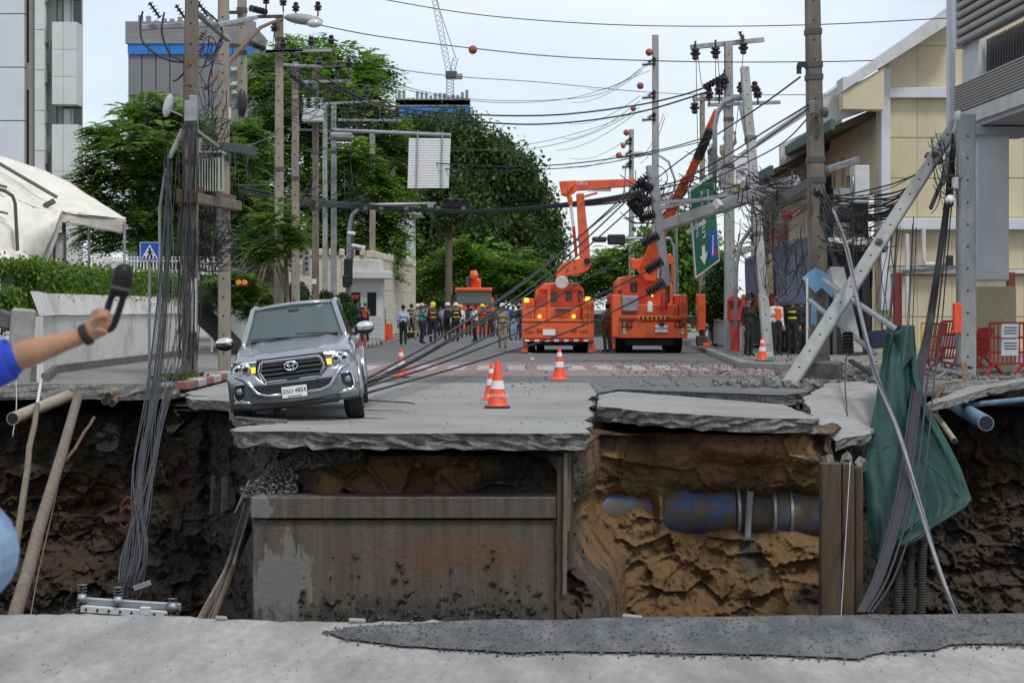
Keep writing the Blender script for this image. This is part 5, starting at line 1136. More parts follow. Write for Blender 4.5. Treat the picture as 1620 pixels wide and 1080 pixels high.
# signal mast
SM = thing('traffic_signal', 'grey mast arm with horizontal black signal head over left lanes', 'traffic light', foot(551,80))
MB().tube([foot(551,80), P(551,420,80), P(552,365,80), P(557,340,80), P(570,328,80), P(600,324,80), P(690,322,80)], [.11,.10,.09,.085,.08,.075,.06], 10).build('mast_arm', 'steel', SM, smooth=True)
hd = MB().box(P(722,322,79.9), (1.12,.16,.40), b=.05).build('signal_head', 'black_plastic', SM)
for px in (707, 721, 736): MB().lathe([(.17,-.12),(.17,.1),(.14,.1),(.14,-.08)], 16, P(px,321,79.8), Matrix.Rotation(math.pi/2,3,'X')).build('visor', 'black_plastic', hd)
MB().box(P(681,325,79.8), (.26,.2,.2), b=.02).build('junction_box', 'steel', SM)
hd = MB().box(P(551,430,79.6), (.34,.25,1.05), b=.03).build('side_signal_head', 'black_plastic', SM); MB().box(P(548,445,79.4), (.3,.3,.5), b=.05).build('side_visor', 'black_plastic', hd)
for (px, py) in ((556,369),(562,389),(572,391)):
    cm = MB().box(P(px,py,79.6), (.32,.16,.14), Euler((0,.12,0)).to_matrix(), .04).build('camera_housing', 'sign_white', SM); MB().bar(P(549,py+3,79.7), P(px,py+4,79.7), .05,.05).build('camera_bracket', 'steel', cm)
SM2 = thing('traffic_signal', 'far black signal pair on an arm between the bucket trucks', 'traffic light', P(1010,380,92))
MB().tube([P(940,377,92), P(1060,377,92), P(1066,390,92), P(1068,500,92)], .06, 8).build('mast_arm', 'steel', SM2)
for px, w_ in ((948,.66),(975,.82)): MB().box(P(px,379,91.8), (w_,.3,.48 if px > 960 else .26), b=.06).build('signal_head', 'black_plastic', SM2)
# pedestrian crossing sign
PS = thing('pedestrian_sign', 'square blue pedestrian crossing sign on grey post by hedge', 'sign', foot(238,43))
MB().tube([foot(236,43), P(237,385,43)], .03, 8).build('post', 'steel', PS)
pb = MB().box(P(237,398,42.93), (.44,.02,.42), b=.004).build('plate', 'sign_blue', PS); y_ = 42.915
q = lambda px, py: Vector((P(px,py,42.93).x, y_, P(px,py,42.93).z))
for a, b_, w_, h_ in (((237,383.2),(237,384.2),31,1),((237,411.8),(237,412.8),31,1)): pass
for e in (((222,383.6),(252,383.6)),((222,412.4),(252,412.4)),((222,383.6),(222,412.4)),((252,383.6),(252,412.4))): MB().bar(q(*e[0]), q(*e[1]), .012, .008, up=(0,1,0)).build('border', 'sign_white', pb)
MB().prism([q(237,386.5),q(250.5,410),q(223.5,410)], (0,.004,0)).build('triangle', 'sign_white', pb)
def bl(*ps, nm='walker'): MB().prism([q(*p)-Vector((0,.006,0)) for p in ps], (0,.004,0)).build(nm, 'black_plastic', pb)
MB().ball(q(237,393)-Vector((0,.006,0)), (.024,.004,.024), 12, 8).build('walker_head', 'black_plastic', pb)
bl((235.2,395),(238.6,395),(239.4,401),(236,402)); bl((236,400.5),(239.2,400.5),(242.2,406.5),(240,407)); bl((236,401),(238,401.5),(235,407),(232.6,407)); bl((238.4,396),(243,400),(242.2,401),(238,398)); bl((235.6,396),(232.4,400.5),(233.5,401),(236,398.6))
for i in range(4): bl((226+i*6,409.5),(229.5+i*6,409.5),(230.5+i*5,405),(227.6+i*5.4,405), nm='stripe')
tag(MB().tube([foot(252,43.5), P(253,330,43.5), P(262,268,43.2)], [.035,.035,.03], 8).build('thin_pole', 'steel'), 'thin grey pole right of the pedestrian crossing sign', 'pole')
o = MB().box(P(415,419,72), (1.2,.05,.32)).build('street_name_sign', 'sign_blue'); tag(o, 'blue street name board behind the lamp pole', 'sign'); text('ถนนสามเสน', .18, 'sign_white', o, Matrix.Translation((0,-.04,.16)) @ FRONT)
# cloth banner in the tree
bn_ = thing('cloth_banner', 'blue white and red cloth banner hanging in leaves behind second pole', 'banner', P(395,400,66))
for nm, m_, pts in (('blue_cloth','banner_blue',[[(368,392,66),(385,390,66),(400,396,66)],[(370,402,66),(386,401,66.2),(402,404,66)]]), ('red_cloth','red_paint',[[(396,392,65.9),(404,390,66)],[(402,410,65.9),(412,412,66)]]), ('white_cloth','sign_white',[[(391,394,65.8),(397,393,65.9)],[(398,410,65.8),(404,414,65.9)]])): sheet(nm, m_, pts, bn_, n=8, m=6)
# --- right side
Q = straight('thick dark concrete pole standing tall behind leaning pole', 1297, 43.2, -60, .40, .30, 'pole_dark', pxt=1284, bandt=(.47,.52,.72,.75,.83))
MB().bar(P(1262,103,43), P(1276,103,43), .12, .1).build('bracket', 'black_plastic', Q); MB().bar(P(1264,103,43), P(1264,117,43), .1, .08).build('bracket', 'black_plastic', Q)
for i in range(5): MB().tube([P(1281,163+i*4,42.9), P(1288,160+i*4,42.75), P(1301,164+i*4,42.9)], .02, 6).build('preformed_grip', 'steel', Q)
MB().ball(P(1305,178,42.8), (.08,.08,.12), 10, 8).build('clamp', 'steel_dark', Q); MB().ball(P(1292,304,42.8), (.09,.09,.1), 10, 8).build('clamp', 'black_plastic', Q)
MB().bar(P(1309,268,43), P(1357,253,43.6), .12, .12).build('stub_arm', 'steel', Q); MB().bar(P(1240,312,42.8), P(1283,286,42.8), .14, .17).build('stub_arm', 'steel_dark', Q)
S_ = pole('snapped pale concrete pole leaning diagonally against steel post', P(1246,612,39.4), P(1512,196,42.2), .30, .24, 'pole_grey', bandt=(.52,.86))
MB().bar(P(1490,292,41.6), P(1516,190,42), .07, .12).build('loose_channel', 'steel', S_); MB().bar(P(1472,330,41.3), P(1520,215,42.2), .05, .08).build('loose_channel', 'steel_dark', S_)
Vp = straight('grey steel post with camera at the right pavement', 1528, 40.8, 182, .36, .34, 'pole_grey', bandt=())
cm = MB().box(P(1511,290,40.6), (.12,.14,.24), b=.02).build('camera_box', 'white_panel', Vp); MB().ball(P(1503,316,40.5), (.10,.10,.10), 14, 10).build('camera_dome', 'sign_white', cm, smooth=True); MB().ball(P(1503,323,40.46), (.08,.08,.07), 12, 8).build('camera_lens', 'dark_glass', cm, smooth=True)
MB().ball(P(1516,184,40.7), (.09,.07,.12), 10, 8).build('plastic_wrap', 'white_panel', Vp)
for py in (278,298,312): MB().bar(P(1500,py,40.5), P(1516,py,40.6), .03, .03).build('bracket', 'steel_dark', Vp)
MB().box(P(1514,503,40.55), (.16,.14,.62), b=.02).build('orange_sleeve', 'cone_orange', Vp)
Wp = pole('leaning grey pole beside the green direction sign', foot(1216,53.5), P(1178,108,56), .27, .24, 'pole_grey', bandt=(.42,.56,.75))
MB().bar(P(1172,168,55.6), P(1182,220,55.4), .10, .08).build('splint', 'steel', Wp)
for py in (345,560): MB().box(P(1200 if py < 400 else 1214,py,53.2), (.3,.1,.12)).build('warning_band', 'white_panel', Wp)
U_ = straight('upright concrete pole with a slanted crossarm left of leaning pole', 1155, 64, 66, .36, .26, 'pole_grey', pxt=1152, bandt=(.6,.75,.8))
crossarm(U_, P(1093,75,63.8), P(1208,63,64.4), .17, 'steel'); crossarm(U_, P(1096,157,63.6), P(1180,157,64), .13, 'steel'); crossarm(U_, P(1120,166,63.7), P(1234,162,64.2), .13, 'steel')
for (px, py, up) in ((1100,77,-1),(1132,75,-1),(1176,68,-1),(1138,150,1),(1146,122,-1)): pin_ins(U_, P(px,py,63.7), 1.7, up)
for (px, py) in ((1172,146),(1194,145),(1199,155),(1122,155)): pin_ins(U_, P(px,py,63.6), 1.5)
disc_string('insulator_string', P(1114,139,63.4), P(1148,120,63.9), 7, .12, 'insulator', U_); disc_string('insulator_string', P(1170,50,64), P(1176,66,64), 4, .10, 'insulator', U_)
Z2p = straight('brown far pole left of the crossarm pole', 1111, 80, 147, .24, .2, 'pole_concrete')
pin_ins(Z2p, P(1099,163,79.8), 2.0, -1); MB().bar(P(1096,157,79.8), P(1112,157,79.8), .1, .1).build('arm', 'steel', Z2p)
def ballpole(label, px, d, py, balls, w=.32):
    T = straight(label, px, d, py, w+.06, w, 'pole_grey', holes=False)
    for (bx_, by_, r, ax_) in balls:
        MB().ball(P(bx_,by_,d-.3), r*d/F, 14, 10).build('marker_ball', 'ball_red', T, smooth=True)
        disc_string('insulator_string', P(px,by_+r+12,d-.2), P(px-22*ax_,by_+r+14,d-.2), 8, .09*d/70, 'insulator', T); disc_string('insulator_string', P(px,by_+r+3,d-.2), P(px-12*ax_,by_+r+11,d-.2), 5, .09*d/70, 'insulator', T)
ballpole('tall grey pole carrying three dull red marker balls', 1037, 102, 56, [(1027,83,6,1),(1013,136,5.5,1),(1002,172,4.5,1)])
ballpole('smaller far grey pole with red marker balls', 999, 128, 205, [(991,210,5,.8),(986,231,4,.8),(979,246,5,.7)], .3)
LP = thing('street_lamp', 'far grey street lamp with long arm above left bucket boom', 'street lamp', P(1030,300,110))
MB().tube([P(1004,244,110), P(1040,244,110), P(1058,256,110), P(1068,285,110), P(1072,480,110)], .07, 8).build('arm', 'steel', LP, smooth=True); MB().ball(P(1010,244,109.8), (.5,.2,.14), 14, 8).build('lamp_head', 'grey_plastic', LP, smooth=True)
# lamp post fallen between the trucks and the thick pole
FL = thing('fallen_lamp_post', 'grey curved lamp post arm leaning among wires above green sign', 'street lamp', P(1130,300,57))
MB().tube([P(1131,285,56.5), P(1131,200,56.5), P(1135,178,56.5), P(1146,162,56.4), P(1160,156,56.3), P(1174,155,56.2)], [.07,.07,.075,.085,.09,.09], 9).build('arm', 'steel', FL, smooth=True)
FB = thing('fallen_concrete_beam', 'pale concrete pole section fallen across wires above right bucket truck', 'pole', P(1050,360,54))
MB().bar(P(1048,358,54.5), P(1262,286,51.5), .30, .30, b=.03).build('shaft', 'pole_grey', FB)
MB().bar(P(1040,330,54.3), P(1150,308,53.2), .09, .09).build('channel', 'steel', FB); MB().bar(P(1086,368,54.0), P(1116,350,54), .08, .1).build('channel', 'white_panel', FB); MB().bar(P(1044,320,54), P(1130,314,53.2), .07, .07).build('channel', 'steel', FB)
MB().bar(P(1132,318,52.9), P(1140,328,52.8), .20, .16).build('end_bracket', 'white_panel', FB)
FP2 = pole('short grey pole stub hanging upright in wires before right bucket truck', P(1055,452,57), P(1030,262,57), .24, .30, 'steel', holes=False)
for (a, b_) in (((1008,288),(1032,300)),((1005,310),(1030,322)),((996,318),(1014,340)),((1012,345),(1036,338)),((1016,385),(1042,372)),((1022,428),(1048,412)),((1024,464),(1052,446)),((1000,300),(1028,276)),((1008,330),(1034,312))): disc_string('insulator_string', P(*a,56.6), P(*b_,56.4), 7, .15, 'insulator', FP2)
TL = thing('bent_conduit', 'bent grey conduit pole in front of shop awning', 'pole', P(1165,480,56))
MB().tube([P(1163,520,55), P(1165,420,55), P(1172,385,55), P(1186,365,55), P(1214,320,54), P(1226,302,53.5), P(1240,296,53)], .055, 8).build('tube', 'steel', TL, smooth=True)
# debris struts by the thick pole
for (lab, a, b_, w_, m_) in [('grey steel channel lying from thick pole down to tarpaulin top', (1302,443,41),(1420,522,39),.13,'steel'),('grey steel angle crossing under the leaning pole foot', (1280,474,41.2),(1385,560,39.6),.12,'steel'),('broken pale concrete stub standing beside thick pole', (1322,425,42.2),(1352,560,41.2),.32,'pole_grey'),('thin white post beside blue board near thick pole', (1277,440,42.6),(1277,600,42.0),.05,'white_panel'),('short dark channel lying on the pavement by the box', (1345,570,40.2),(1386,596,39.6),.12,'steel_dark')]:
    tag(MB().bar(P(*a), P(*b_), w_, w_*.55, b=.008).build('fallen_strut', m_), lab, 'strut')
rk = thing('scrap_pile', 'tangled dark steel frame lying beside grey camera post', 'debris', P(1500,600,40))
for (a, b_, w_) in (((1470,568,40.5),(1538,582,40),.09),((1476,582,40),(1540,592,39.6),.10),((1490,572,40.4),(1494,604,39.6),.07),((1525,575,40),(1528,606,39.4),.12),((1468,600,39.6),(1536,612,39),.08),((1475,640,37.2),(1502,596,38.8),.06),((1500,585,40),(1470,606,39),.05),((1482,612,38.8),(1540,600,39.2),.07)): MB().bar(P(*a), P(*b_), w_, w_*.6).build('steel_bar', random.choice(['steel_dark','steel','rust']), rk)
# ================================================================ orange line trucks (drawn in the frame of an enlarged view, at real depth)
TD = 69.0
def QX(zx, d=TD): return (800+.2869*zx-810)/F*TD
def QZ(zy): return H-(260+.2870*zy-HZ)/F*TD
def Q3(zx, zy, y): return Vector((QX(zx), y, QZ(zy)))
def rect(par, name, m, x0, x1, y0, y1, d, th, b=.03):
    return MB().box(((QX(x0)+QX(x1))/2, d+th/2, (QZ(y0)+QZ(y1))/2), (abs(QX(x1)-QX(x0)), th, abs(QZ(y0)-QZ(y1))), b=b).build(name, m, par)
def qpoly(par, name, m, pts, d, th, bev=.02):
    o = MB().prism([Q3(x, y, d) for x, y in pts], (0,th,0)).build(name, m, par)
    if bev: md = o.modifiers.new('b','BEVEL'); md.width = bev; md.segments = 2
    return o
def truck_wheel(par, zx, d, r=.47, w=.28):
    c = (QX(zx), d, r+.005); R_ = Matrix.Rotation(math.pi/2,3,'Y')
    wh = MB().lathe([(r*.55,-w*.5),(r*.92,-w*.5),(r,-w*.38),(r,w*.38),(r*.92,w*.5),(r*.55,w*.5)], 24, c, R_).build('wheel', 'black_rubber', par, smooth='auto')
    MB().lathe([(r*.2,-w*.3),(r*.56,-w*.42),(r*.56,w*.42),(r*.2,w*.3)], 16, c, R_).build('rim', 'orange_paint', wh)
def plate(par, zx, zy, d, w_=.62, h_=.2, txt=''):
    p = MB().box((QX(zx), d, QZ(zy)), (w_,.02,h_)).build('number_plate', 'sign_white', par)
    if txt: text(txt, h_*.62, 'black_plastic', p, Matrix.Translation(Vector((QX(zx), d-.015, QZ(zy)))-ORG[par.name]) @ FRONT)
def beam(par, name, m, a, b, w0, w1, h0, h1):
    """tapered box beam between a and b"""
    a, b = Vector(a), Vector(b); z = (b-a).normalized(); u = Vector((0,1,0)); x = u.cross(z).normalized(); y = z.cross(x); vs = []
    for c, w_, h_ in ((a,w0,h0),(b,w1,h1)):
        for i, j in ((-1,-1),(1,-1),(1,1),(-1,1)): vs.append(c+x*i*w_/2+y*j*h_/2)
    o = MB().add(vs, [(3,2,1,0),(4,5,6,7),(0,1,5,4),(1,2,6,5),(2,3,7,6),(3,0,4,7)]).build(name, m, par); md = o.modifiers.new('b','BEVEL'); md.width = .025; md.segments = 2; return o
# --- left truck
K = thing('bucket_truck', 'left orange bucket truck with boom raised and folded flat over the road', 'truck', (QX(290),TD+3,0))
for zx in (143, 195, 400, 438): truck_wheel(K, zx, TD+1.4)
for zx in (150, 430): truck_wheel(K, zx, TD+5.6)
rect(K, 'chassis', 'dark_void', 150, 430, 968, 1000, TD+.3, 6.5)
rect(K, 'tail_panel', 'orange_paint', 90, 488, 872, 960, TD, 4.2)
bp_ = rect(K, 'under_run_bar', 'red_paint', 92, 486, 963, 977, TD-.03, .12, .01)
for i in range(7): rect(K, 'white_band', 'reflective_white', 105+i*54, 131+i*54, 964.5, 975.5, TD-.045, .03, 0)
rect(K, 'deck_ledge', 'orange_dark', 95, 484, 855, 871, TD-.02, .3); 
for (x0, x1) in ((90,158),(424,488)): rect(K, 'side_locker', 'orange_paint', x0, x1, 738, 870, TD+.02, 3.6)
rect(K, 'centre_locker', 'orange_paint', 160, 422, 790, 870, TD+.5, 2.6); rect(K, 'centre_step', 'steel_dark', 272, 366, 792, 803, TD+.3, .4)
qpoly(K, 'cab', 'orange_paint', [(166,800),(170,690),(205,648),(310,643),(420,650),(450,690),(452,800)], TD+2.9, 2.4, .06)
qpoly(K, 'cab_roof', 'orange_paint', [(185,690),(200,655),(260,645),(262,690)], TD+2.5, 1.2, .05); qpoly(K, 'winch_cover', 'orange_paint', [(345,690),(350,655),(400,648),(428,660),(430,690)], TD+2.5, 1.2, .06)
for (x0, x1, y0, y1) in ((243,292,708,756),(344,377,706,752),(415,442,698,752)): 
    wn = rect(K, 'cab_window', 'dark_glass', x0, x1, y0, y1, TD+2.86, .06, .02); rect(wn, 'frame', 'black_plastic', x0-4, x1+4, y0-4, y0-1, TD+2.84, .03, 0)
for (zx, zy) in ((115,748),(452,742)): 
    rect(K, 'beacon', 'amber_light', zx-13, zx+13, zy-12, zy+12, TD-.02, .1, .02)
for (zx, zy) in ((187,838),(375,838)): MB().lathe([(.07,-.03),(.07,.03),(.04,.05)], 12, Q3(zx,zy,TD+.0), Matrix.Rotation(math.pi/2,3,'X')).build('marker_lamp', 'amber_light', K)
for (x0, x1) in ((108,158),(172,200),(362,392),(410,455)): rect(K, 'tail_lamp', 'lens_red' if x0 in (172,362) else 'orange_dark', x0, x1, 905, 925, TD-.03, .06, .01)
plate(K, 240, 925, TD-.02, .42, .2)
for s_, (x0, x1) in ((-1,(88,122)),(1,(458,500))):
    qpoly(K, 'outrigger_foot', 'orange_paint', [(x0+12*(s_<0),978),(x1-12*(s_>0),978),(x1+2*(s_>0),1035),(x0-2*(s_<0),1035)], TD+.1, .5, .01)
for i, (a, b_) in enumerate((((118,765),(158,765)),((424,765),(480,765)),((424,820),(484,820)),((118,820),(155,820)))): MB().tube([Q3(*a,TD-.05), Q3(*b_,TD-.05)], .02, 6).build('grab_rail', 'orange_dark', K)
for zx in (430, 455, 480): MB().tube([Q3(zx,762,TD-.05), Q3(zx,870,TD-.05)], .02, 6).build('grab_rail', 'orange_dark', K)
qpoly(K, 'ladder_side', 'orange_paint', [(232,690),(248,690),(248,870),(232,870)], TD+.42, .06, 0)
# turret and booms
MB().lathe([(.24,-.2),(.24,.16),(.2,.2)], 16, Q3(318,648,TD+2.2), Matrix.Rotation(math.pi/2,3,'X')).build('slew_ring', 'white_panel', K)
qpoly(K, 'turret', 'orange_paint', [(290,628),(280,600),(300,560),(330,530),(420,510),(462,500),(484,505),(484,545),(470,578),(420,600),(345,610),(345,628)], TD+2.1, .55, .04)
MB().lathe([(.12,-.32),(.12,.32)], 12, Q3(462,525,TD+2.35), Matrix.Rotation(math.pi/2,3,'X')).build('pivot', 'dark_void', K)
for (zx, zy) in ((392,560),(350,575)): MB().lathe([(.035,-.30),(.035,.30)], 8, Q3(zx,zy,TD+2.35), Matrix.Rotation(math.pi/2,3,'X')).build('pivot_pin', 'steel_dark', K)
beam(K, 'lower_boom', 'orange_paint', Q3(450,505,TD+2.3), Q3(422,140,TD+2.3), .37, .27, .36, .3)
qpoly(K, 'boom_bracket', 'orange_paint', [(410,380),(425,345),(470,345),(478,490),(425,490)], TD+2.15, .4, .03)
MB().tube([Q3(400,500,TD+2.0), Q3(384,330,TD+2.0)], .055, 8).build('cylinder', 'red_paint', K); MB().tube([Q3(384,330,TD+2.0), Q3(368,205,TD+2.0)], .055, 8).build('cylinder_rod', 'reflective_white', K)
MB().tube([Q3(368,205,TD+2.0), Q3(360,160,TD+2.0)], .09, 8).build('cylinder_eye', 'orange_paint', K)
ub = beam(K, 'upper_boom', 'orange_paint', Q3(385,98,TD+2.3), Q3(735,80,TD+2.0), .36, .26, .34, .3)
qpoly(K, 'boom_knuckle', 'orange_paint', [(303,72),(400,66),(400,130),(355,160),(318,150)], TD+2.1, .45, .03); beam(K, 'knuckle_link', 'orange_paint', Q3(330,148,TD+2.05), Q3(382,88,TD+2.05), .14, .14, .1, .1)
rect(ub, 'boom_stripe', 'reflective_white', 460, 598, 108, 130, TD+2.08, .05, .01); rect(ub, 'boom_stripe', 'reflective_white', 532, 602, 78, 90, TD+2.08, .05, .01)
text('1.00 ม.', .17, 'sign_white', ub, Matrix.Translation(Q3(432,84,TD+2.06)-ORG[K.name]) @ FRONT); text('กฟน.', .17, 'dark_void', ub, Matrix.Translation(Q3(495,86,TD+2.06)-ORG[K.name]) @ FRONT)
beam(K, 'stay', 'orange_dark', Q3(430,165,TD+2.0), Q3(520,138,TD+2.0), .08, .08, .08, .08)
# --- right truck
K2 = thing('bucket_truck', 'right orange bucket truck lifting two workers beside the green sign', 'truck', (QX(800),TD+3,0))
for zx in (640, 688, 918, 965): truck_wheel(K2, zx, TD+1.4, .5)
for zx in (650, 950): truck_wheel(K2, zx, TD+5.4, .5)
rect(K2, 'chassis', 'dark_void', 660, 940, 960, 1000, TD+.3, 6.5); qpoly(K2, 'mudguard', 'dark_void', [(720,960),(900,960),(880,985),(840,980),(815,998),(785,980),(740,985)], TD+.6, .1, 0)
rect(K2, 'tail_panel', 'orange_paint', 625, 1003, 868, 958, TD, 4.2); rect(K2, 'deck_ledge', 'orange_dark', 628, 1003, 832, 856, TD-.05, .4)
for i in range(14): qpoly(K2, 'hazard_stripe', 'black_plastic' if i % 2 else 'yellow_paint', [(728+i*12,838),(736+i*12,838),(740+i*12,853),(732+i*12,853)], TD-.075, .02, 0)
for (x0, x1) in ((586,640),(962,1003)): rect(K2, 'side_locker', 'orange_paint', x0, x1, 716, 955 if x0 < 600 else 866, TD+.05, 3.6)
rect(K2, 'centre_locker', 'orange_paint', 642, 960, 770, 866, TD+.6, 2.6)
rect(K2, 'grey_cabinet', 'steel', 642, 735, 724, 810, TD+.3, .5)
qpoly(K2, 'cab', 'orange_paint', [(630,830),(632,650),(660,612),(740,604),(930,620),(958,660),(960,830)], TD+2.6, 2.4, .06)
for (x0, x1, y0, y1) in ((712,750,645,702),(905,938,665,760),(640,662,690,740)):
    wn = rect(K2, 'cab_window', 'dark_glass', x0, x1, y0, y1, TD+2.55, .08, .03); rect(wn, 'frame', 'black_plastic', x0-4, x1+4, y0-4, y0-1, TD+2.52, .03, 0)
MB().lathe([(.12,0),(.12,.62),(.08,.7),(.05,.78)], 14, Q3(878,808,TD+.4)).build('extinguisher', 'red_paint', K2, smooth='auto')
MB().lathe([(.10,0),(.10,.3),(.06,.36)], 14, Q3(800,812,TD+.3)).build('white_canister', 'sign_white', K2, smooth='auto')
for (zx, zy) in ((812,722),): MB().lathe([(.05,-.03),(.05,.03)], 12, Q3(zx,zy,TD+.4), Matrix.Rotation(math.pi/2,3,'X')).build('marker_lamp', 'amber_light', K2)
for (x0, x1) in ((640,698),(932,988)):
    lb = rect(K2, 'lamp_cluster', 'black_plastic', x0, x1, 868, 900, TD-.05, .08, .01); rect(lb, 'tail_lamp', 'orange_dark', x0+4, x0+24, 873, 895, TD-.07, .04, .01); rect(lb, 'tail_lamp', 'lens_red', x1-24, x1-5, 873, 895, TD-.07, .04, .01)
    for q_ in (-10, 12): rect(K2, 'reflector', 'lens', (654 if x0 < 700 else 976)-8, (654 if x0 < 700 else 976)+8, 915+q_-8, 915+q_+8, TD-.03, .05, .01)
plate(K2, 858, 905, TD-.06, .44, .24, '84-1540'); rect(K2, 'tow_jaw', 'black_plastic', 845, 872, 868, 890, TD-.2, .3)
for zx in (918, 945, 965, 1000): MB().tube([Q3(zx,758,TD-.03), Q3(zx,835,TD-.03)], .022, 6).build('grab_rail', 'orange_paint', K2)
MB().tube([Q3(918,758,TD-.03), Q3(1000,758,TD-.03)], .022, 6).build('grab_rail', 'orange_paint', K2)
og = rect(K2, 'outrigger', 'orange_paint', 1060, 1110, 714, 915, TD+.4, .4); rect(og, 'outrigger_foot', 'orange_paint', 1092, 1135, 985, 1008, TD+.3, .5); MB().tube([Q3(1085,915,TD+.6), Q3(1110,1000,TD+.6)], .09, 8).build('outrigger_leg', 'steel_dark', og); rect(og, 'outrigger_beam', 'steel_dark', 1000, 1062, 835, 880, TD+.5, .2); rect(og, 'foot_block', 'timber_brown', 1060, 1120, 945, 1000, TD+.4, .4)
qpoly(K2, 'outrigger_brace', 'orange_paint', [(585,835),(612,835),(605,1015),(592,1020)], TD+.2, .3, .01)
# turret and booms of the right truck
qpoly(K2, 'turret', 'orange_paint', [(705,505),(745,515),(775,505),(850,470),(870,490),(860,600),(850,640),(790,640),(770,600),(742,570),(712,575)], TD+1.9, .6, .04)
qpoly(K2, 'winch_hood', 'orange_paint', [(888,545),(900,498),(935,480),(958,520),(955,548)], TD+2, .6, .05); MB().tube([Q3(905,545,TD+2), Q3(905,630,TD+2)], .06, 8).build('hood_post', 'orange_dark', K2); MB().tube([Q3(945,545,TD+2), Q3(945,640,TD+2)], .05, 8).build('hood_post', 'orange_dark', K2)
lb_ = beam(K2, 'lower_boom', 'orange_paint', Q3(800,560,TD+2.0), Q3(925,240,TD+1.2), .50, .40, .4, .34)
beam(K2, 'boom_plate', 'reflective_white', Q3(868,245,TD+1.0), Q3(905,150,TD+1.0), .34, .26, .06, .06)
ub2 = beam(K2, 'upper_boom', 'orange_paint', Q3(925,250,TD+1.2), Q3(1000,75,TD+.4), .36, .30, .3, .28)
beam(K2, 'boom_sleeve', 'orange_paint', P(1088,285,TD-1), P(1120,210,TD-2), .30, .25, .28, .25); beam(K2, 'boom_tip', 'orange_paint', P(1118,212,TD-2), P(1134,174,TD-2.3), .24, .18, .2, .18)
beam(K2, 'boom_cover', 'cable', P(1104,250,TD-1.7), P(1124,204,TD-2.2), .33, .28, .31, .27)
for i, (a, b_) in enumerate((((1078,300),(1092,270)),((1082,310),(1098,280)),((1070,330),(1086,300)))): MB().tube([P(*a,TD+.4), P(*b_,TD-.4)], .03, 6).build('hose', 'black_rubber', K2)
bk = thing('work_bucket', 'white work bucket holding two linemen above the green sign', 'bucket', P(1163,300,TD-2.5))
bz = P(1163,272,TD-2.5); MB().box(bz, (1.0,.8,1.02), Euler((0,-.06,.25)).to_matrix(), .07).build('tub', 'sign_white', bk); MB().box(bz+Vector((0,0,.5)), (1.08,.88,.06), Euler((0,-.06,.25)).to_matrix(), .03).build('rim', 'white_panel', bk)
MB().box(P(1161,297,TD-2.7), (.62,.5,.28), Euler((0,.1,.2)).to_matrix(), .03).build('levelling_bracket', 'steel', bk); MB().box(P(1160,301,TD-3.0), (.55,.06,.12), Euler((0,.1,.2)).to_matrix()).build('yellow_plate', 'yellow_paint', bk)
for i in range(2): MB().box(P(1175,262+i*7,TD-2.98), (.26,.02,.06), Euler((0,-.06,.25)).to_matrix()).build('label', 'steel', bk)
# --- third truck facing the camera down the street
K3 = thing('crane_truck', 'orange truck facing the camera beyond the crowd', 'truck', P(750,540,124))
d3 = 124.0
def r3(par, name, m, x0, x1, y0, y1, d, th, b=.04):
    k = d3/F; return MB().box((((x0+x1)/2-810)*k, d+th/2, H-((y0+y1)/2-HZ)*k), ((x1-x0)*k, th, (y1-y0)*k), b=b).build(name, m, par)
cabk = MB().prism([P(718,524,d3),P(719,500,d3),P(721,482,d3),P(724,458,d3),P(776,458,d3),P(779,482,d3),P(781,500,d3),P(782,524,d3)], (0,2.2,0)).build('cab', 'orange_paint', K3); md = cabk.modifiers.new('b','BEVEL'); md.width = .08; md.segments = 2
wn = r3(K3, 'windscreen', 'windscreen', 722, 777, 462, 481, d3-.04, .06); r3(wn, 'wiper', 'black_plastic', 735, 765, 480, 481, d3-.08, .03, 0)
r3(K3, 'sun_visor', 'orange_paint', 720, 779, 455, 460, d3-.25, .4); r3(K3, 'grille', 'orange_dark', 732, 768, 492, 512, d3-.06, .1); r3(K3, 'bumper', 'orange_paint', 718, 782, 515, 527, d3-.2, .5)
for px in (724, 776): r3(K3, 'headlight', 'lens', px-4, px+4, 505, 511, d3-.1, .1)
for px in (727, 773): MB().lathe([(.3,-.16),(.5,-.14),(.5,.14),(.3,.16)], 20, ((px-810)*d3/F, d3+1.2, .5), Matrix.Rotation(math.pi/2,3,'Y')).build('wheel', 'black_rubber', K3, smooth='auto')
for px in (716, 784): MB().tube([P(px,466,d3-.1), P(px,482,d3-.1)], .1, 8).build('mirror', 'black_plastic', K3)
r3(K3, 'body', 'orange_paint', 720, 780, 470, 530, d3+2.4, 5)
tu = r3(K3, 'turret', 'orange_paint', 738, 760, 440, 460, d3+1.8, .8); r3(tu, 'motor', 'steel_dark', 736, 746, 437, 452, d3+1.5, .5); beam(K3, 'boom', 'orange_paint', P(752,450,d3+1.5), P(750,432,d3+3), .5, .4, .5, .4); MB().ball(P(750,436,d3+1.4), .28, 12, 8).build('boom_end', 'orange_paint', K3, smooth=True)
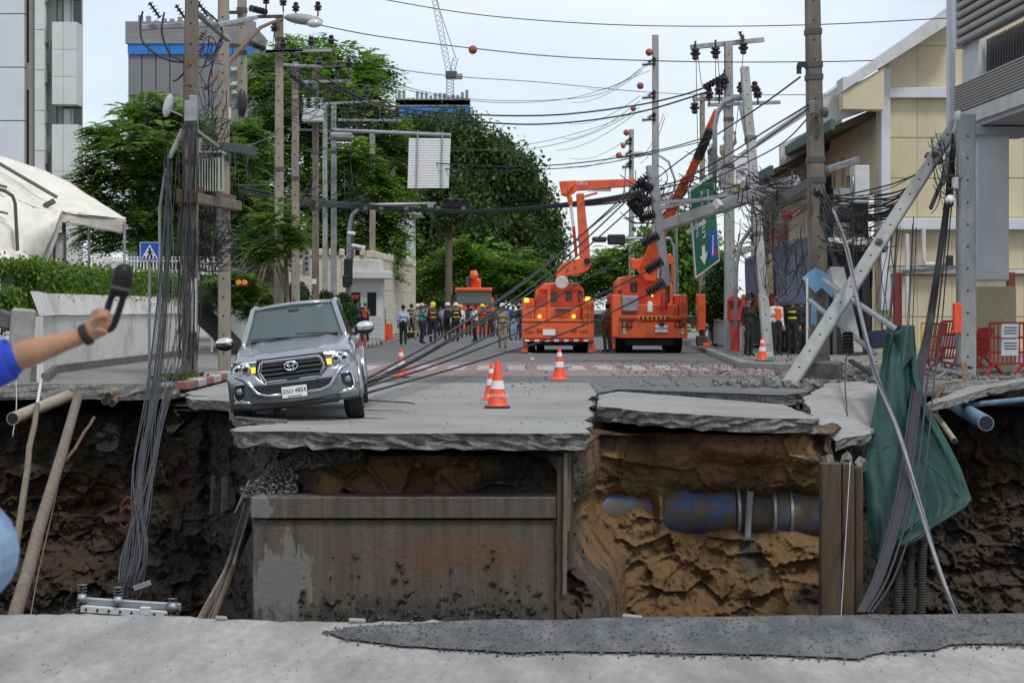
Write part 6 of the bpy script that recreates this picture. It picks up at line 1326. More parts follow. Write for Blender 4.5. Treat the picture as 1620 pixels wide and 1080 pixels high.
# parked vehicle fragments behind: dark car between the trucks, orange van by the shop
CR = thing('parked_car', 'dark car parked beyond and between the two bucket trucks', 'car', P(945,530,110))
for (nm, m_, pts) in (('body','black_plastic',[(928,530),(928,510),(934,505),(962,505),(968,510),(968,530)]),('cabin','dark_glass',[(932,506),(938,496),(958,496),(964,506)])):
    o = MB().prism([P(x,y,110) for x,y in pts], (0,4,0)).build(nm, m_, CR); md = o.modifiers.new('b','BEVEL'); md.width = .06; md.segments = 2
for px in (932, 964): MB().lathe([(.1,-.1),(.32,-.1),(.32,.1),(.1,.1)], 16, ((px-810)*110/F,111,.33), Matrix.Rotation(math.pi/2,3,'Y')).build('wheel', 'black_rubber', CR)
for px in (933, 963): MB().box(P(px,513,109.95), (.22,.06,.12), b=.02).build('headlight', 'lens', CR)
VN = thing('orange_lorry', 'orange lorry body half hidden by the right pavement poles', 'truck', P(1210,560,78))
k = 78/F
o = MB().box(P(1200,490,79), (1.05,3,1.25), b=.05).build('body', 'orange_paint', VN); MB().lathe([(.2,-.12),(.45,-.12),(.45,.12),(.2,.12)], 18, (P(1203,0,78.6).x,78.6,.60), Matrix.Rotation(math.pi/2,3,'Y')).build('wheel', 'black_rubber', VN); MB().box(P(1188,449,79), (.18,.3,.22), b=.04).build('beacon', 'amber_lens', VN); MB().box(P(1200,508,78.4), (1.0,.2,.12)).build('chassis_rail', 'steel', VN)
# ================================================================ people: one continuous skin per body (capsules fused by a voxel remesh)
PM = {}
def pmat(name, col, r=.85):
    if name not in PM: mat('cloth_'+name, col, r, var=.18, scale=9, bump=.2, bscale=30); PM[name] = 'cloth_'+name
    return PM[name]
for n_, c_ in dict(skin=(.36,.19,.12), hair=(.012,.011,.010), black=(.014,.014,.016), navy=(.018,.022,.045), darkgrey=(.04,.042,.045), lightblue=(.33,.42,.60), white=(.60,.60,.58), teal=(.03,.26,.24), khaki=(.26,.22,.16), olive=(.15,.135,.09), blue=(.02,.06,.30), red=(.38,.03,.025), orange=(.75,.12,.03), yellow=(.62,.62,.04), jeans=(.22,.32,.47), straw=(.55,.40,.22), green=(.02,.25,.12), grey=(.22,.22,.22), denim=(.03,.04,.07), tee=(.015,.05,.42)).items(): pmat(n_, c_)
def capsule(mb, a, b, ra, rb, n=10):
    a, b = Vector(a), Vector(b); z = (b-a); L_ = z.length; z = z/L_ if L_ > 1e-6 else Vector((0,0,1)); pts = [a-z*ra*.98, a-z*ra*.7, a-z*ra*.0, b, b+z*rb*.7, b+z*rb*.98]
    mb.tube(pts, [ra*.18, ra*.72, ra, rb, rb*.72, rb*.18], n)
def fuse(name, caps, mats, par, voxel, it=3, seg=10):
    """caps: (a, b, ra, rb, material index)"""
    mb = MB()
    for c in caps: capsule(mb, *c[:4], seg)
    me = bpy.data.meshes.new(name); me.from_pydata(mb.v, [], mb.f); bm = bmesh.new(); bm.from_mesh(me); bmesh.ops.recalc_face_normals(bm, faces=bm.faces); bm.to_mesh(me); bm.free()
    o = bpy.data.objects.new(name, me); COL.objects.link(o)
    r = o.modifiers.new('r','REMESH'); r.mode = 'VOXEL'; r.voxel_size = voxel; s = o.modifiers.new('s','SMOOTH'); s.iterations = it; s.factor = .5
    dg = bpy.context.evaluated_depsgraph_get(); dg.update(); m2 = bpy.data.meshes.new_from_object(o.evaluated_get(dg)); bpy.data.objects.remove(o); bpy.data.meshes.remove(me)
    for m_ in mats: m2.materials.append(M(PM.get(m_, m_)))
    n = len(m2.polygons); cen = np.empty(n*3); m2.polygons.foreach_get('center', cen); cen = cen.reshape(-1,3); best = np.full(n, 1e9); mi = np.zeros(n, int)
    for c in caps:
        a, b = np.array(c[0]), np.array(c[1]); ab = b-a; t = np.clip(((cen-a)@ab)/max(ab@ab,1e-9),0,1); d_ = np.linalg.norm(cen-a-t[:,None]*ab,axis=1)/(c[2]+(c[3]-c[2])*t); w_ = d_ < best; best[w_] = d_[w_]; mi[w_] = c[4]
    m2.polygons.foreach_set('material_index', mi.astype(np.int32)); m2.shade_smooth(); m2.name = name
    o = bpy.data.objects.new(name, m2); COL.objects.link(o); o.parent = par; ORG[o.name] = Vector((0,0,0)); return o
def hand_mesh(par, p, dv, skin='skin', s=1.0):
    """palm and five bent fingers pointing along dv"""
    p, dv = Vector(p), Vector(dv).normalized(); side = dv.cross(Vector((0,1,0))); side = side.normalized() if side.length > .1 else Vector((1,0,0)); n_ = side.cross(dv); mb = MB()
    capsule(mb, p, p+dv*.055*s, .030*s, .034*s, 8)
    for i, L_ in enumerate((.062,.075,.070,.055)):
        b = p+dv*.075*s+side*(i-1.5)*.019*s; mb.tube([b, b+dv*L_*.55*s, b+dv*L_*s*.85+n_*L_*.4*s], [.0095*s,.009*s,.007*s], 6)
    b = p+dv*.02*s-side*.03*s; mb.tube([b, b+dv*.03*s-side*.022*s, b+dv*.062*s-side*.026*s], [.012*s,.011*s,.008*s], 6)
    mb.build('hand', PM[skin], par, smooth=True, local=True)
def person(label, px, feet, h=1.70, rot=0.0, shirt='black', pants='black', hat=None, hatc='white', arms=('down','down'), stride=.0, lean=.0, extra=(), z=0.0, d=None, loc=None, group='people on the road', sleeve='skin', hair='hair', seed=0, shoe='black', legs=True):
    p = loc or (G(px, feet, z) if d is None else Vector(((px-810)/F*d, d, z)))
    T = thing('person', label, 'person', p, group); s = h/1.70; T.rotation_euler = (0,0,rot); ORG[T.name] = Vector((0,0,0))
    V_ = lambda x, y, zz: (x*s, (y-lean*max(0,zz-.85))*s, zz*s)
    C = []; mats = ['skin', shirt, pants, shoe, sleeve]
    C += [(V_(0,0,.96), V_(0,0,1.02), .145*s, .14*s, 2), (V_(-.05,0,1.06), V_(.05,0,1.06), .125*s, .125*s, 1), (V_(-.07,0,1.25), V_(.07,0,1.25), .125*s, .125*s, 1), (V_(-.13,0,1.385), V_(.13,0,1.385), .07*s, .07*s, 1), (V_(0,.01,1.42), V_(0,0,1.53), .055*s, .05*s, 0), (V_(0,-.01,1.575), V_(0,.005,1.635), .075*s, .088*s, 0), (V_(0,-.035,1.545), V_(0,-.05,1.56), .05*s, .045*s, 0)]
    for sd in (-1, 1):
        f = stride*sd; hip = V_(sd*.085,0,.92); kn = V_(sd*.095,-.04-f*.35,.49); an = V_(sd*.10,.02-f*(.9 if f > 0 else 1.0),.10+max(0,-f)*.12)
        C += [(hip, kn, .100*s, .074*s, 2), (kn, an, .072*s, .060*s, 2), (an, V_(an[0]/s, an[1]/s-.16+lean*0, .045+max(0,-f)*.08), .045*s, .036*s, 3)]
        sh = V_(sd*.185,0,1.385); a = arms[0 if sd < 0 else 1]
        el, wr = {'down':(V_(sd*.235,.03,1.12),V_(sd*.235,-.03,.88)), 'swing':(V_(sd*.24,.10,1.13),V_(sd*.24,-.02,.90)), 'fwd':(V_(sd*.23,-.08,1.13),V_(sd*.16,-.30,1.12)), 'face':(V_(sd*.24,-.12,1.17),V_(sd*.10,-.22,1.44)), 'up':(V_(sd*.30,-.10,1.52),V_(sd*.22,-.22,1.74)), 'hip':(V_(sd*.33,.05,1.17),V_(sd*.18,-.05,1.0)), 'cross':(V_(sd*.24,-.06,1.12),V_(-sd*.02,-.18,1.15)), 'reach':(V_(sd*.33,-.1,1.25),V_(sd*.42,-.32,1.18))}[a]
        C += [(sh, el, .060*s, .046*s, 1), (el, wr, .043*s, .030*s, 4)]
        hd = (Vector(wr)-Vector(el)).normalized(); hand_mesh(T, Vector(wr)+hd*.02*s, hd, s=s)
    fuse('body', C, mats, T, .021*s)
    hc = Vector(V_(0,.0,1.615))
    mb = MB()
    mb.lathe([(.012*s,0),(.009*s,.02*s)], 6, hc+Vector((0,-.098*s,-.02*s)), Matrix.Rotation(math.pi/2,3,'X'))
    for sd in (-1,1): mb.ball(hc+Vector((sd*.088*s,.0,-.01*s)), (.012*s,.02*s,.03*s), 6, 5)
    mb.build('nose_and_ears', PM['skin'], T, smooth=True, local=True); mb = MB()
    for sd in (-1,1): mb.ball(hc+Vector((sd*.033*s,-.082*s,.01*s)), (.012*s,.006*s,.007*s), 6, 5)
    mb.box(hc+Vector((0,-.088*s,-.055*s)), (.045*s,.006*s,.008*s)); mb.build('eyes_and_mouth', PM['hair'], T, local=True)
    if hat == 'helmet':
        hm = MB().lathe([(.128*s,-.01*s),(.122*s,.0),(.118*s,.045*s),(.095*s,.095*s),(.05*s,.12*s),(.008*s,.126*s)], 16, hc+Vector((0,.005,.03*s))).build('helmet', PM.get(hatc,hatc), T, smooth='auto', local=True)
        MB().box(hc+Vector((0,-.135*s,.026*s)), (.16*s,.09*s,.012*s), Euler((.2,0,0)).to_matrix(), .005).build('peak', PM.get(hatc,hatc), hm, local=True)
        if hatc == 'yellow': MB().box(hc+Vector((0,.09*s,-.04*s)), (.18*s,.05*s,.12*s), b=.02).build('neck_guard', PM['yellow'], hm, local=True)
    elif hat == 'straw': MB().lathe([(.20*s,-.012*s),(.20*s,0),(.105*s,.012*s),(.095*s,.07*s),(.06*s,.10*s),(.01*s,.105*s)], 18, hc+Vector((0,0,.04*s))).build('hat', PM['straw'], T, smooth='auto', local=True)
    elif hat == 'cap':
        cp = MB().ball(hc+Vector((0,.008,.025*s)), (.095*s,.108*s,.095*s), 14, 8).build('cap', PM[hatc], T, smooth=True, local=True); MB().box(hc+Vector((0,-.13*s,.04*s)), (.13*s,.10*s,.012*s), b=.004).build('peak', PM[hatc], cp, local=True)
    else: MB().ball(hc+Vector((0,.016*s,.022*s)), (.090*s,.098*s,.098*s), 14, 10).build('hair', PM[hair], T, smooth=True, local=True)
    for e in extra:
        if e == 'backpack': MB().box(V_(0,.19,1.22), (.32*s,.18*s,.45*s), b=.06).build('backpack', PM['black'], T, local=True)
        if e == 'bands':
            for zz, w_ in ((1.12,.30),(1.30,.33)): MB().lathe([(.145*s,-.025),(.15*s,0),(.145*s,.025)], 14, V_(0,0,zz)).build('reflective_band', PM['yellow'], T, local=True)
            for sd in (-1,1): MB().lathe([(.068*s,-.02),(.07*s,.02)], 10, V_(sd*.10,0,.36)).build('leg_band', PM['yellow'], T, local=True)
        if e == 'vest':
            MB().lathe([(.142*s,-.16*s),(.15*s,0),(.155*s,.12*s),(.13*s,.2*s)], 14, V_(0,0,1.2)).build('vest', PM['orange'], T, local=True)
        if e == 'redstraps':
            for sd in (-1,1): MB().tube([V_(sd*.10,.135,1.02), V_(sd*.10,.14,1.25), V_(sd*.09,.06,1.45), V_(sd*.10,-.13,1.25), V_(sd*.10,-.14,1.02)], .018*s, 6).build('strap', PM['red'], T, local=True)
        if e == 'whiteband': MB().lathe([(.142*s,-.05*s),(.15*s,0),(.147*s,.05*s)], 14, V_(0,0,1.28)).build('chest_band', PM['white'], T, local=True)
        if e == 'belt': MB().lathe([(.150*s,-.02),(.152*s,.02)], 14, V_(0,0,1.01)).build('belt', PM['black'], T, local=True)
        if e == 'phone': MB().box(V_(0,-.27,1.52), (.08,.012,.15)).build('phone', PM['black'], T, local=True)
        if e == 'camera': MB().box(V_(.05,-.28,1.5), (.18,.22,.14), b=.02).build('video_camera', PM['black'], T, local=True)
    return T
BACK = math.pi
person('man in light blue shirt and black trousers walking away, left in the road', 638, 546.5, 1.68, BACK, 'lightblue', 'black', sleeve='lightblue', arms=('swing','down'), stride=.16)
person('man in dark jacket holding a phone by the stacked topiary', 567, 541, 1.72, .3, 'denim', 'black', sleeve='denim', arms=('face','fwd'), extra=('phone',), z=.15)
person('person in orange vest and green cap beside the guard booth', 578, 541, 1.66, -.3, 'black', 'black', 'cap', 'green', arms=('fwd','face'), extra=('vest',), z=.15)
person('person in navy uniform standing right of the guard booth', 605, 539, 1.74, 1.2, 'navy', 'navy', 'cap', 'black', sleeve='navy', z=.12)
person('firefighter in black coat at the left end of crowd', 651, 536, 1.76, BACK, 'black', 'black', 'cap', 'black', sleeve='black', extra=('bands',))
person('man in teal shirt and wide straw hat facing right', 667, 544, 1.74, 1.9, 'teal', 'navy', 'straw', arms=('face','down'), sleeve='skin')
person('white helmeted person partly behind the straw hat', 661, 538, 1.72, BACK, 'khaki', 'khaki', 'helmet', 'white', sleeve='khaki')
person('firefighter with yellow helmet and red straps seen from behind', 685, 544, 1.78, BACK, 'navy', 'navy', 'helmet', 'yellow', sleeve='navy', extra=('bands','redstraps'), stride=.12)
person('white helmeted man with black backpack seen from behind', 708, 539, 1.78, BACK, 'lightblue', 'black', 'helmet', 'white', sleeve='lightblue', extra=('backpack',))
person('white helmeted man in black right of the backpack', 721, 541, 1.76, BACK+.3, 'black', 'black', 'helmet', 'white', sleeve='white', extra=('bands',))
person('pale yellow helmeted person behind the white helmets', 728, 535, 1.7, BACK, 'white', 'navy', 'helmet', 'straw', sleeve='white')
person('cameraman in white shirt and black trousers carrying a video camera', 752, 541, 1.70, -1.2, 'white', 'black', arms=('face','face'), extra=('camera',), sleeve='white')
person('rescuer with yellow helmet and red jacket behind the cameraman', 763, 536, 1.72, .2, 'red', 'darkgrey', 'helmet', 'yellow', sleeve='red')
person('officer in khaki uniform and white helmet walking toward camera', 795, 551.5, 1.70, .1, 'khaki', 'khaki', 'helmet', 'white', arms=('swing','down'), sleeve='khaki', stride=.10, extra=('belt',))
person('man in blue shirt and white helmet right of khaki officer', 804, 538, 1.78, .2, 'blue', 'denim', 'helmet', 'white')
for i, (px, ft, sh, pn, lab) in enumerate([(812,538,'denim','jeans','onlooker in dark top and jeans, second right of the khaki officer'),(820,537,'black','black','onlooker in black near the left bucket truck'),(826,538,'navy','navy','onlooker in navy tight beside left bucket truck'),(775,534,'navy','black','onlooker in navy between red jacket and khaki officer'),(784,533,'darkgrey','denim','onlooker in grey just left of the khaki officer'),(741,533,'darkgrey','black','onlooker in grey before the facing orange truck'),(697,533,'grey','black','onlooker in grey behind the two firefighters'),(675,532,'darkgrey','navy','onlooker in grey behind straw hat and firefighter')]):
    person(lab, px, ft, 1.66+.04*(i % 3), [.2,BACK,-.4,.5][i % 4], sh, pn, sleeve=random.choice(['skin',sh]), arms=random.choice([('down','down'),('cross','cross'),('hip','down')]))
person('worker in olive clothes standing between the bucket trucks', 961, 557, 1.72, BACK+.6, 'olive', 'olive', sleeve='olive', arms=('reach','down'), extra=('belt',))
person('officer in black with white arm band by the railing at right', 1184, 564, 1.72, .7, 'black', 'black', sleeve='black', z=.15, arms=('down','fwd'))
person('officer in black with white shirt front under the awning', 1228, 563, 1.72, .5, 'white', 'black', 'cap', 'red', sleeve='white', z=.15, extra=('vest',))
person('person in black and yellow vest under the awning beside thick pole', 1254, 562, 1.70, -.4, 'black', 'black', sleeve='black', z=.15, extra=('bands',))
person('person in black standing between the two people under awning', 1241, 559, 1.74, .1, 'black', 'black', sleeve='black', z=.15, arms=('cross','cross'))
person('person in black at the edge of the shop by thick pole', 1268, 561, 1.72, .4, 'black', 'black', sleeve='black', z=.15)
bz0 = P(1163,300,TD-2.5)
person('lineman in grey with white helmet working in the bucket', 0, 0, 1.7, .8, 'grey', 'grey', 'helmet', 'white', arms=('up','fwd'), loc=Vector((P(1122,0,TD-2.2).x+.1, TD-2.2, P(0,232,TD-2.2).z-1.64)), sleeve='white', group='linemen in the bucket')
person('lineman in khaki with tan helmet working in the bucket', 0, 0, 1.7, .3, 'khaki', 'khaki', 'helmet', 'straw', arms=('fwd','up'), loc=Vector((P(1149,0,TD-2.5).x, TD-2.5, P(0,219,TD-2.5).z-1.66)), sleeve='khaki', group='linemen in the bucket')
# --- the near person whose arm reaches in from the left
NP = thing('person', 'near person in blue tee shirt and jeans stretching an arm in from left', 'person', (-1.36,4.86,0)); DN = 4.70
W = lambda px, py, d=DN: tuple(P(px,py,d)-ORG[NP.name])
C = [((0,-.085,.95),(0,.085,.95),.138,.138,2), ((-.03,-.07,1.04),(-.03,.07,1.04),.12,.12,2), ((-.035,-.06,1.14),(-.035,.06,1.14),.108,.108,1), ((-.04,-.09,1.27),(-.04,.09,1.27),.112,.112,1), ((-.04,-.15,1.39),(-.04,.15,1.39),.062,.062,1), ((-.03,0,1.43),(-.01,0,1.53),.055,.05,0), ((.0,0,1.58),(-.01,0,1.64),.078,.092,0), ((.04,0,1.545),(.055,0,1.56),.048,.043,0), ((.085,0,1.585),(.098,0,1.575),.012,.012,0)]
for sd in (-1,1): C += [((-.03,sd*.09,.88),(-.02,sd*.095,.49),.092,.07,2), ((-.02,sd*.095,.49),(-.05,sd*.10,.10),.066,.055,2), ((-.05,sd*.10,.06),(.11,sd*.11,.045),.045,.036,3), ((-.01,sd*.09,1.60),(-.01,sd*.092,1.61),.02,.02,0)]
C += [((-.04,.19,1.38),(-.06,.24,1.12),.062,.048,1), ((-.06,.24,1.12),(-.09,.24,.88),.042,.03,0), ((-.04,-.16,1.385),W(-12,577),.065,.055,1), (W(-12,577),W(5,572),.052,.050,1)]
hand_mesh(NP, (-.095,.24,.86), (-.1,0,-1))
arm = [(W(-10,576),W(20,566),.036,.0345,0), (W(20,566),W(60,554),.0345,.0315,0), (W(60,554),W(95,543),.0305,.0245,0), (W(95,543),W(132,531),.0235,.0185,0), (W(132,531),W(150,520),.0200,.021,0)]
# palm, then four fingers wrapping the handle towards the viewer, thumb from the side of the palm
palm = [(W(148,521),W(158,508),.024,.0235,0), (W(146,526),W(160,519),.020,.019,0), (W(156,500),W(160,514),.0205,.0205,0)]
fing = []
for i in range(4):
    y = 493.5+i*9.6; x = 161+(1.5-abs(i-1.2))*2.0-i*1.0
    fing += [(W(x-8,y,DN-.010),W(x+2,y-.5,DN-.026),.0092,.0082,0), (W(x+2,y-.5,DN-.026),W(x+9,y+2,DN-.018),.0080,.0074,0), (W(x+9,y+2,DN-.018),W(x+8,y+4.5,DN+.004),.0073,.0062,0)]
fing += [(W(149,511,DN-.016),W(157,501,DN-.032),.0105,.0092,0), (W(157,501,DN-.032),W(168,499,DN-.038),.0090,.0074,0)]
fuse('body', C+arm+palm+fing, ['skin','tee','jeans','black'], NP, .0036, 1, 22)
nb = MB()
for sgn_ in (0,1): pass
mb = MB(); a_, b_ = Vector(W(130,532)), Vector(W(142,526)); dv = (b_-a_).normalized(); mb.tube([a_, a_+dv*.004, b_-dv*.004, b_], [.0235,.0262,.0272,.0245], 16); mb.build('wristband', 'black_rubber', NP, smooth='auto', local=True)
MB().ball((-.025,0,1.645),(.098,.096,.100),18,12).build('hair', PM['hair'], NP, smooth=True, local=True)
mb = MB(); a_, b_ = Vector(W(-30,582)), Vector(W(17,568)); mb.tube([a_, a_.lerp(b_,.5), b_], [.058,.056,.050], 16, caps=False); sl = mb.build('sleeve', PM['tee'], NP, smooth=True, local=True); md = sl.modifiers.new('t','SOLIDIFY'); md.thickness = .004
for i in range(4):
    y = 493.5+i*9.6; x = 161+(1.5-abs(i-1.2))*2.0-i*1.0; MB().ball(W(x+9.5,y+3.5,DN-.008), (.0035,.004,.005), 8, 6).build('fingernail', PM['skin'], NP, smooth=True, local=True)
def smooth_pts(A, n=4):
    out = []
    for i in range(len(A)-1):
        p0, p1, p2, p3 = A[max(i-1,0)], A[i], A[i+1], A[min(i+2,len(A)-1)]
        for k_ in range(n):
            f = k_/n; out.append(.5*(2*p1+(p2-p0)*f+(2*p0-5*p1+4*p2-p3)*f*f+(3*p1-p0-3*p2+p3)*f**3))
    return out+[A[-1]]
GM = thing('handheld_device', 'black handheld device with a slotted loop handle held up in fist', 'device', P(172,515,DN))
mb = MB(); lp_ = smooth_pts([P(x,y,DN-.012) for x, y in ((181,456),(176,470),(171,486),(167,500),(164.5,511),(167,519),(173,521),(179.5,515),(184.5,502),(190,486),(195,470),(199,456))])
mb.tube(lp_, .0082, 10); mb.build('loop_handle', 'device_black', GM, smooth=True)
mb = MB(); mb.tube([P(188,470,DN-.012), P(190,456,DN-.012), P(193.5,440,DN-.012), P(196,428,DN-.012), P(197,419.5,DN-.012), P(197.2,416.5,DN-.012)], [.0215,.024,.0245,.0235,.0165,.005], 16); mb.build('head', 'device_black', GM, smooth=True)
MB().tube([P(190,458,DN-.012), P(191,453.5,DN-.012)], .0252, 16).build('seam_ring', 'steel_dark', GM, smooth='auto')
# ================================================================ cones, signs, barriers, pipes, tarpaulin
def cone(label, px, py, h, z=0.0, base='black_rubber', letters=False, rot=0.0, d=None):
    p = G(px, py, z) if d is None else Vector(((px-810)/F*d, d, z)); s = h/.75
    T = thing('traffic_cone', label, 'traffic cone', p, 'traffic cones'); ORG[T.name] = Vector((0,0,0)); T.rotation_euler = (0,0,rot)
    MB().box((0,0,.018*s), (.40*s,.40*s,.036*s), b=.02).build('base', base, T, local=True)
    r = lambda z_: (.165-.135*(z_/.75))*s
    zs = [.036,.30,.43,.55,.64,.75]
    for i, (a, b_) in enumerate(zip(zs[:-1], zs[1:])):
        if i == 0: MB().lathe([(r(a)+.02*s,a*s),(r(.08),.075*s),(r(b_),b_*s)], 24, (0,0,0)).build('body', 'cone_orange', T, smooth='auto', local=True)
        else: MB().lathe([(r(a)+(.003 if i in (1,3) else 0),a*s),(r(b_)+(.003 if i in (1,3) else 0),b_*s)], 24).build('reflective_collar' if i in (1,3) else 'upper_body', 'reflective_white' if i == 1 or (i == 3 and not letters) else 'cone_orange', T, smooth='auto', local=True)
    if letters: text('เขตก่อสร้าง', .075*s, 'reflective_white', T, Matrix.Translation((0,-r(.20)-.006,.20*s)) @ Matrix.Rotation(-.18,4,'X') @ FRONT)
    return T
cone('front orange traffic cone with lettering and dark base, nearest the hole', 787, 645, .745, letters=True)
cone('orange traffic cone half hidden behind the lettered cone', 777.5, 632, .62, base='cone_orange')
cone('orange traffic cone under the diagonal cables right of pickup', 634.5, 597, .66)
cone('orange traffic cone on the crossing before left bucket truck', 885, 601, .70, base='cone_orange')
cone('small orange traffic cone beside the concrete box at right', 1297, 578, .44, z=.15)
cone('red traffic cone standing at the foot of leaning grey pole', 1206, 571, .66, z=.15)
cone('bright orange traffic cone by the kerb near guard booth', 618, 537, .8, z=0)
tag(MB().box(P(1216,572,52.6),(.28,.2,.14), b=.03).build('sand_bag', 'sign_green'), 'green bag at the foot of the leaning grey pole', 'bag')
for i, (px, lab) in enumerate(((610,'orange plastic barrier left of the blue shirted man'),(617,'second orange plastic barrier beside perimeter wall'))):
    o = MB().prism([P(px-4,538,88),P(px+4,538,88),P(px+3,512,88),P(px-3,512,88)], (0,.4,0)).build('plastic_barrier', 'cone_orange'); tag(o, lab, 'barrier')
# green direction sign, knocked over
GS = thing('direction_sign', 'green direction sign knocked sideways beside right bucket truck', 'sign', P(1104,440,55.5))
O0 = P(1090,300,55.4); La = Vector((.25,.75,-2.45)); Sa = Vector((.82,1.45,.56)); Sa = Sa-La*(Sa.dot(La)/La.dot(La)); nn = La.cross(Sa).normalized(); nn = nn if nn.y < 0 else -nn
def sp(u, v, o=0.0): return O0+La*u+Sa*v+nn*o
MB().prism([sp(0,0),sp(1,0),sp(1,1),sp(0,1)], -nn*.04).build('back_plate', 'steel', GS)
MB().prism([sp(0,0,.012),sp(1,0,.012),sp(1,1,.012),sp(0,1,.012)], -nn*.01).build('border', 'sign_white', GS)
gp_ = MB().prism([sp(.02,.03,.02),sp(.98,.03,.02),sp(.98,.97,.02),sp(.02,.97,.02)], -nn*.006).build('panel', 'sign_green', GS)
MB().prism([sp(.60,.58,.026),sp(.93,.58,.026),sp(.93,.95,.026),sp(.60,.95,.026)], -nn*.004).build('blue_inset', 'sign_blue', GS)
MB().prism([sp(.66,.76,.03),sp(.88,.68,.03),sp(.88,.73,.03),sp(.66,.80,.03)], -nn*.003).build('inset_shape', 'sign_white', GS); MB().prism([sp(.82,.78,.03),sp(.90,.78,.03),sp(.90,.92,.03),sp(.82,.92,.03)], -nn*.003).build('inset_mark', 'red_paint', GS)
MB().prism([sp(.70,.30,.028),sp(.80,.30,.028),sp(.80,.20,.028),sp(.92,.36,.028),sp(.80,.52,.028),sp(.80,.42,.028),sp(.70,.42,.028)], -nn*.004).build('arrow', 'sign_white', GS)
lu, su = La.normalized(), Sa.normalized()
def sgtext(s, u, v, size):
    R_ = Matrix((lu, su, lu.cross(su))).transposed().to_4x4()
    if lu.cross(su).dot(nn) < 0: R_ = Matrix((lu, -su, -lu.cross(su))).transposed().to_4x4()
    text(s, size, 'sign_white', gp_, Matrix.Translation(sp(u,v,.03)-ORG[GS.name]) @ R_)
for s_, u, v, z_ in (('บางนา',.45,.42,.36),('Bang Na',.42,.16,.22),('พระราม',.25,.70,.22),('Rama',.18,.44,.2)): sgtext(s_, u, v, z_)
# railing, post box, barriers at right
RL = thing('railing', 'grey pedestrian railing along right kerb behind the outrigger', 'railing', (7.6,62,.15))
ra, rb = Vector((6.8,58.6)), Vector((7.62,77))
for z in (.30, 1.12): MB().bar((*ra,z),(*rb,z),.05,.05).build('rail', 'steel', RL)
for i in range(64):
    p = ra.lerp(rb, i/63); MB().bar((p.x,p.y,.30),(p.x,p.y,1.12),.025,.025).build('baluster', 'steel', RL)
for i in range(7):
    p = ra.lerp(rb, i/6); MB().bar((p.x,p.y,.12),(p.x,p.y,1.17),.07,.07).build('post', 'steel', RL)
PB = thing('post_box', 'red pillar post box behind the railing', 'post box', P(1164,540,60))
MB().box(P(1164,492,60), (.48,.42,.62), b=.04).build('box', 'red_paint', PB); MB().prism([P(1149,476,59.7),P(1175,476,59.7),P(1170,470,59.7),P(1162,468.5,59.7),P(1154,470,59.7)], (0,.6,0)).build('hood', 'red_paint', PB); MB().box(P(1162,483,59.75), (.32,.05,.05)).build('slot', 'dark_void', PB); MB().box(P(1164,526,60), (.3,.3,1.1)).build('stand', 'red_paint', PB)
tag(MB().ball(P(1186,474,61), (.15,.05,.26), 16, 10).build('convex_mirror', 'dark_glass', smooth=True), 'round traffic mirror above the officer by the railing', 'mirror')
def red_barrier(label, x0, x1, y0, y1, d, tilt=0.0, white=True, paper=False):
    T = thing('crowd_barrier', label, 'barrier', P((x0+x1)/2, y1, d), 'red plastic barriers')
    k = 9; q = lambda u, v: P(x0+(x1-x0)*u+tilt*(1-v), y0+(y1-y0)*v, d)
    for (a, b_) in (((0,0),(1,0)),((0,1),(1,1)),((0,0),(0,1)),((1,0),(1,1)),((0,.35),(1,.35)),((0,.72),(1,.72))): MB().bar(q(*a), q(*b_), .055, .05, b=.01).build('frame_bar', 'red_paint', T)
    for i in range(1, k): MB().bar(q(i/k,0), q(i/k,1), .028, .03).build('picket', 'red_paint', T)
    if white: MB().prism([q(.06,.38),q(.94,.38),q(.94,.70),q(.06,.70)], (0,.02,0)).build('panel', 'reflective_white', T)
    if paper:
        for v0, v1 in ((.02,.36),(.40,.80)): 
            pa = MB().prism([q(.3,v0)+Vector((0,-.05,0)),q(.75,v0)+Vector((0,-.05,0)),q(.73,v1)+Vector((0,-.05,0)),q(.28,v1)+Vector((0,-.05,0))], (0,.01,0)).build('notice', 'sign_white', T)
            for j in range(3): MB().prism([q(.36,v0+.08+j*.07)+Vector((0,-.062,0)),q(.69,v0+.08+j*.07)+Vector((0,-.062,0)),q(.69,v0+.105+j*.07)+Vector((0,-.062,0)),q(.36,v0+.105+j*.07)+Vector((0,-.062,0))], (0,.004,0)).build('print_line', 'steel_dark', pa)
    for u in (.12, .88):
        b_ = q(u,1); MB().bar(b_, b_+Vector((-.22,-.18,-.24)), .05,.05).build('foot', 'red_paint', T); MB().bar(b_, b_+Vector((.22,.18,-.24)), .05,.05).build('foot', 'red_paint', T); MB().bar(b_+Vector((-.3,-.2,-.25)), b_+Vector((.3,.2,-.25)), .06,.05).build('foot', 'red_paint', T)
red_barrier('red plastic barrier with taped paper notices at right edge', 1566, 1626, 511, 575, 41.6, white=False, paper=True)
red_barrier('red barrier with white panel left of the camera post', 1480, 1520, 508, 566, 43, tilt=10)
red_barrier('red barrier leaning right of the camera post', 1538, 1560, 520, 562, 42.4, tilt=10)
red_barrier('red barrier half hidden behind the hanging cables', 1462, 1490, 512, 570, 48, tilt=8, white=False)
yb = thing('yellow_barrier', 'thin yellow barrier among the cables by yellow wall', 'barrier', P(1466,560,49))
for (a, b_) in (((1458,510),(1458,568)),((1480,510),(1480,568)),((1458,511),(1480,511)),((1458,540),(1480,540))): MB().bar(P(*a,49), P(*b_,49), .05, .05).build('frame_bar', 'yellow_paint', yb)
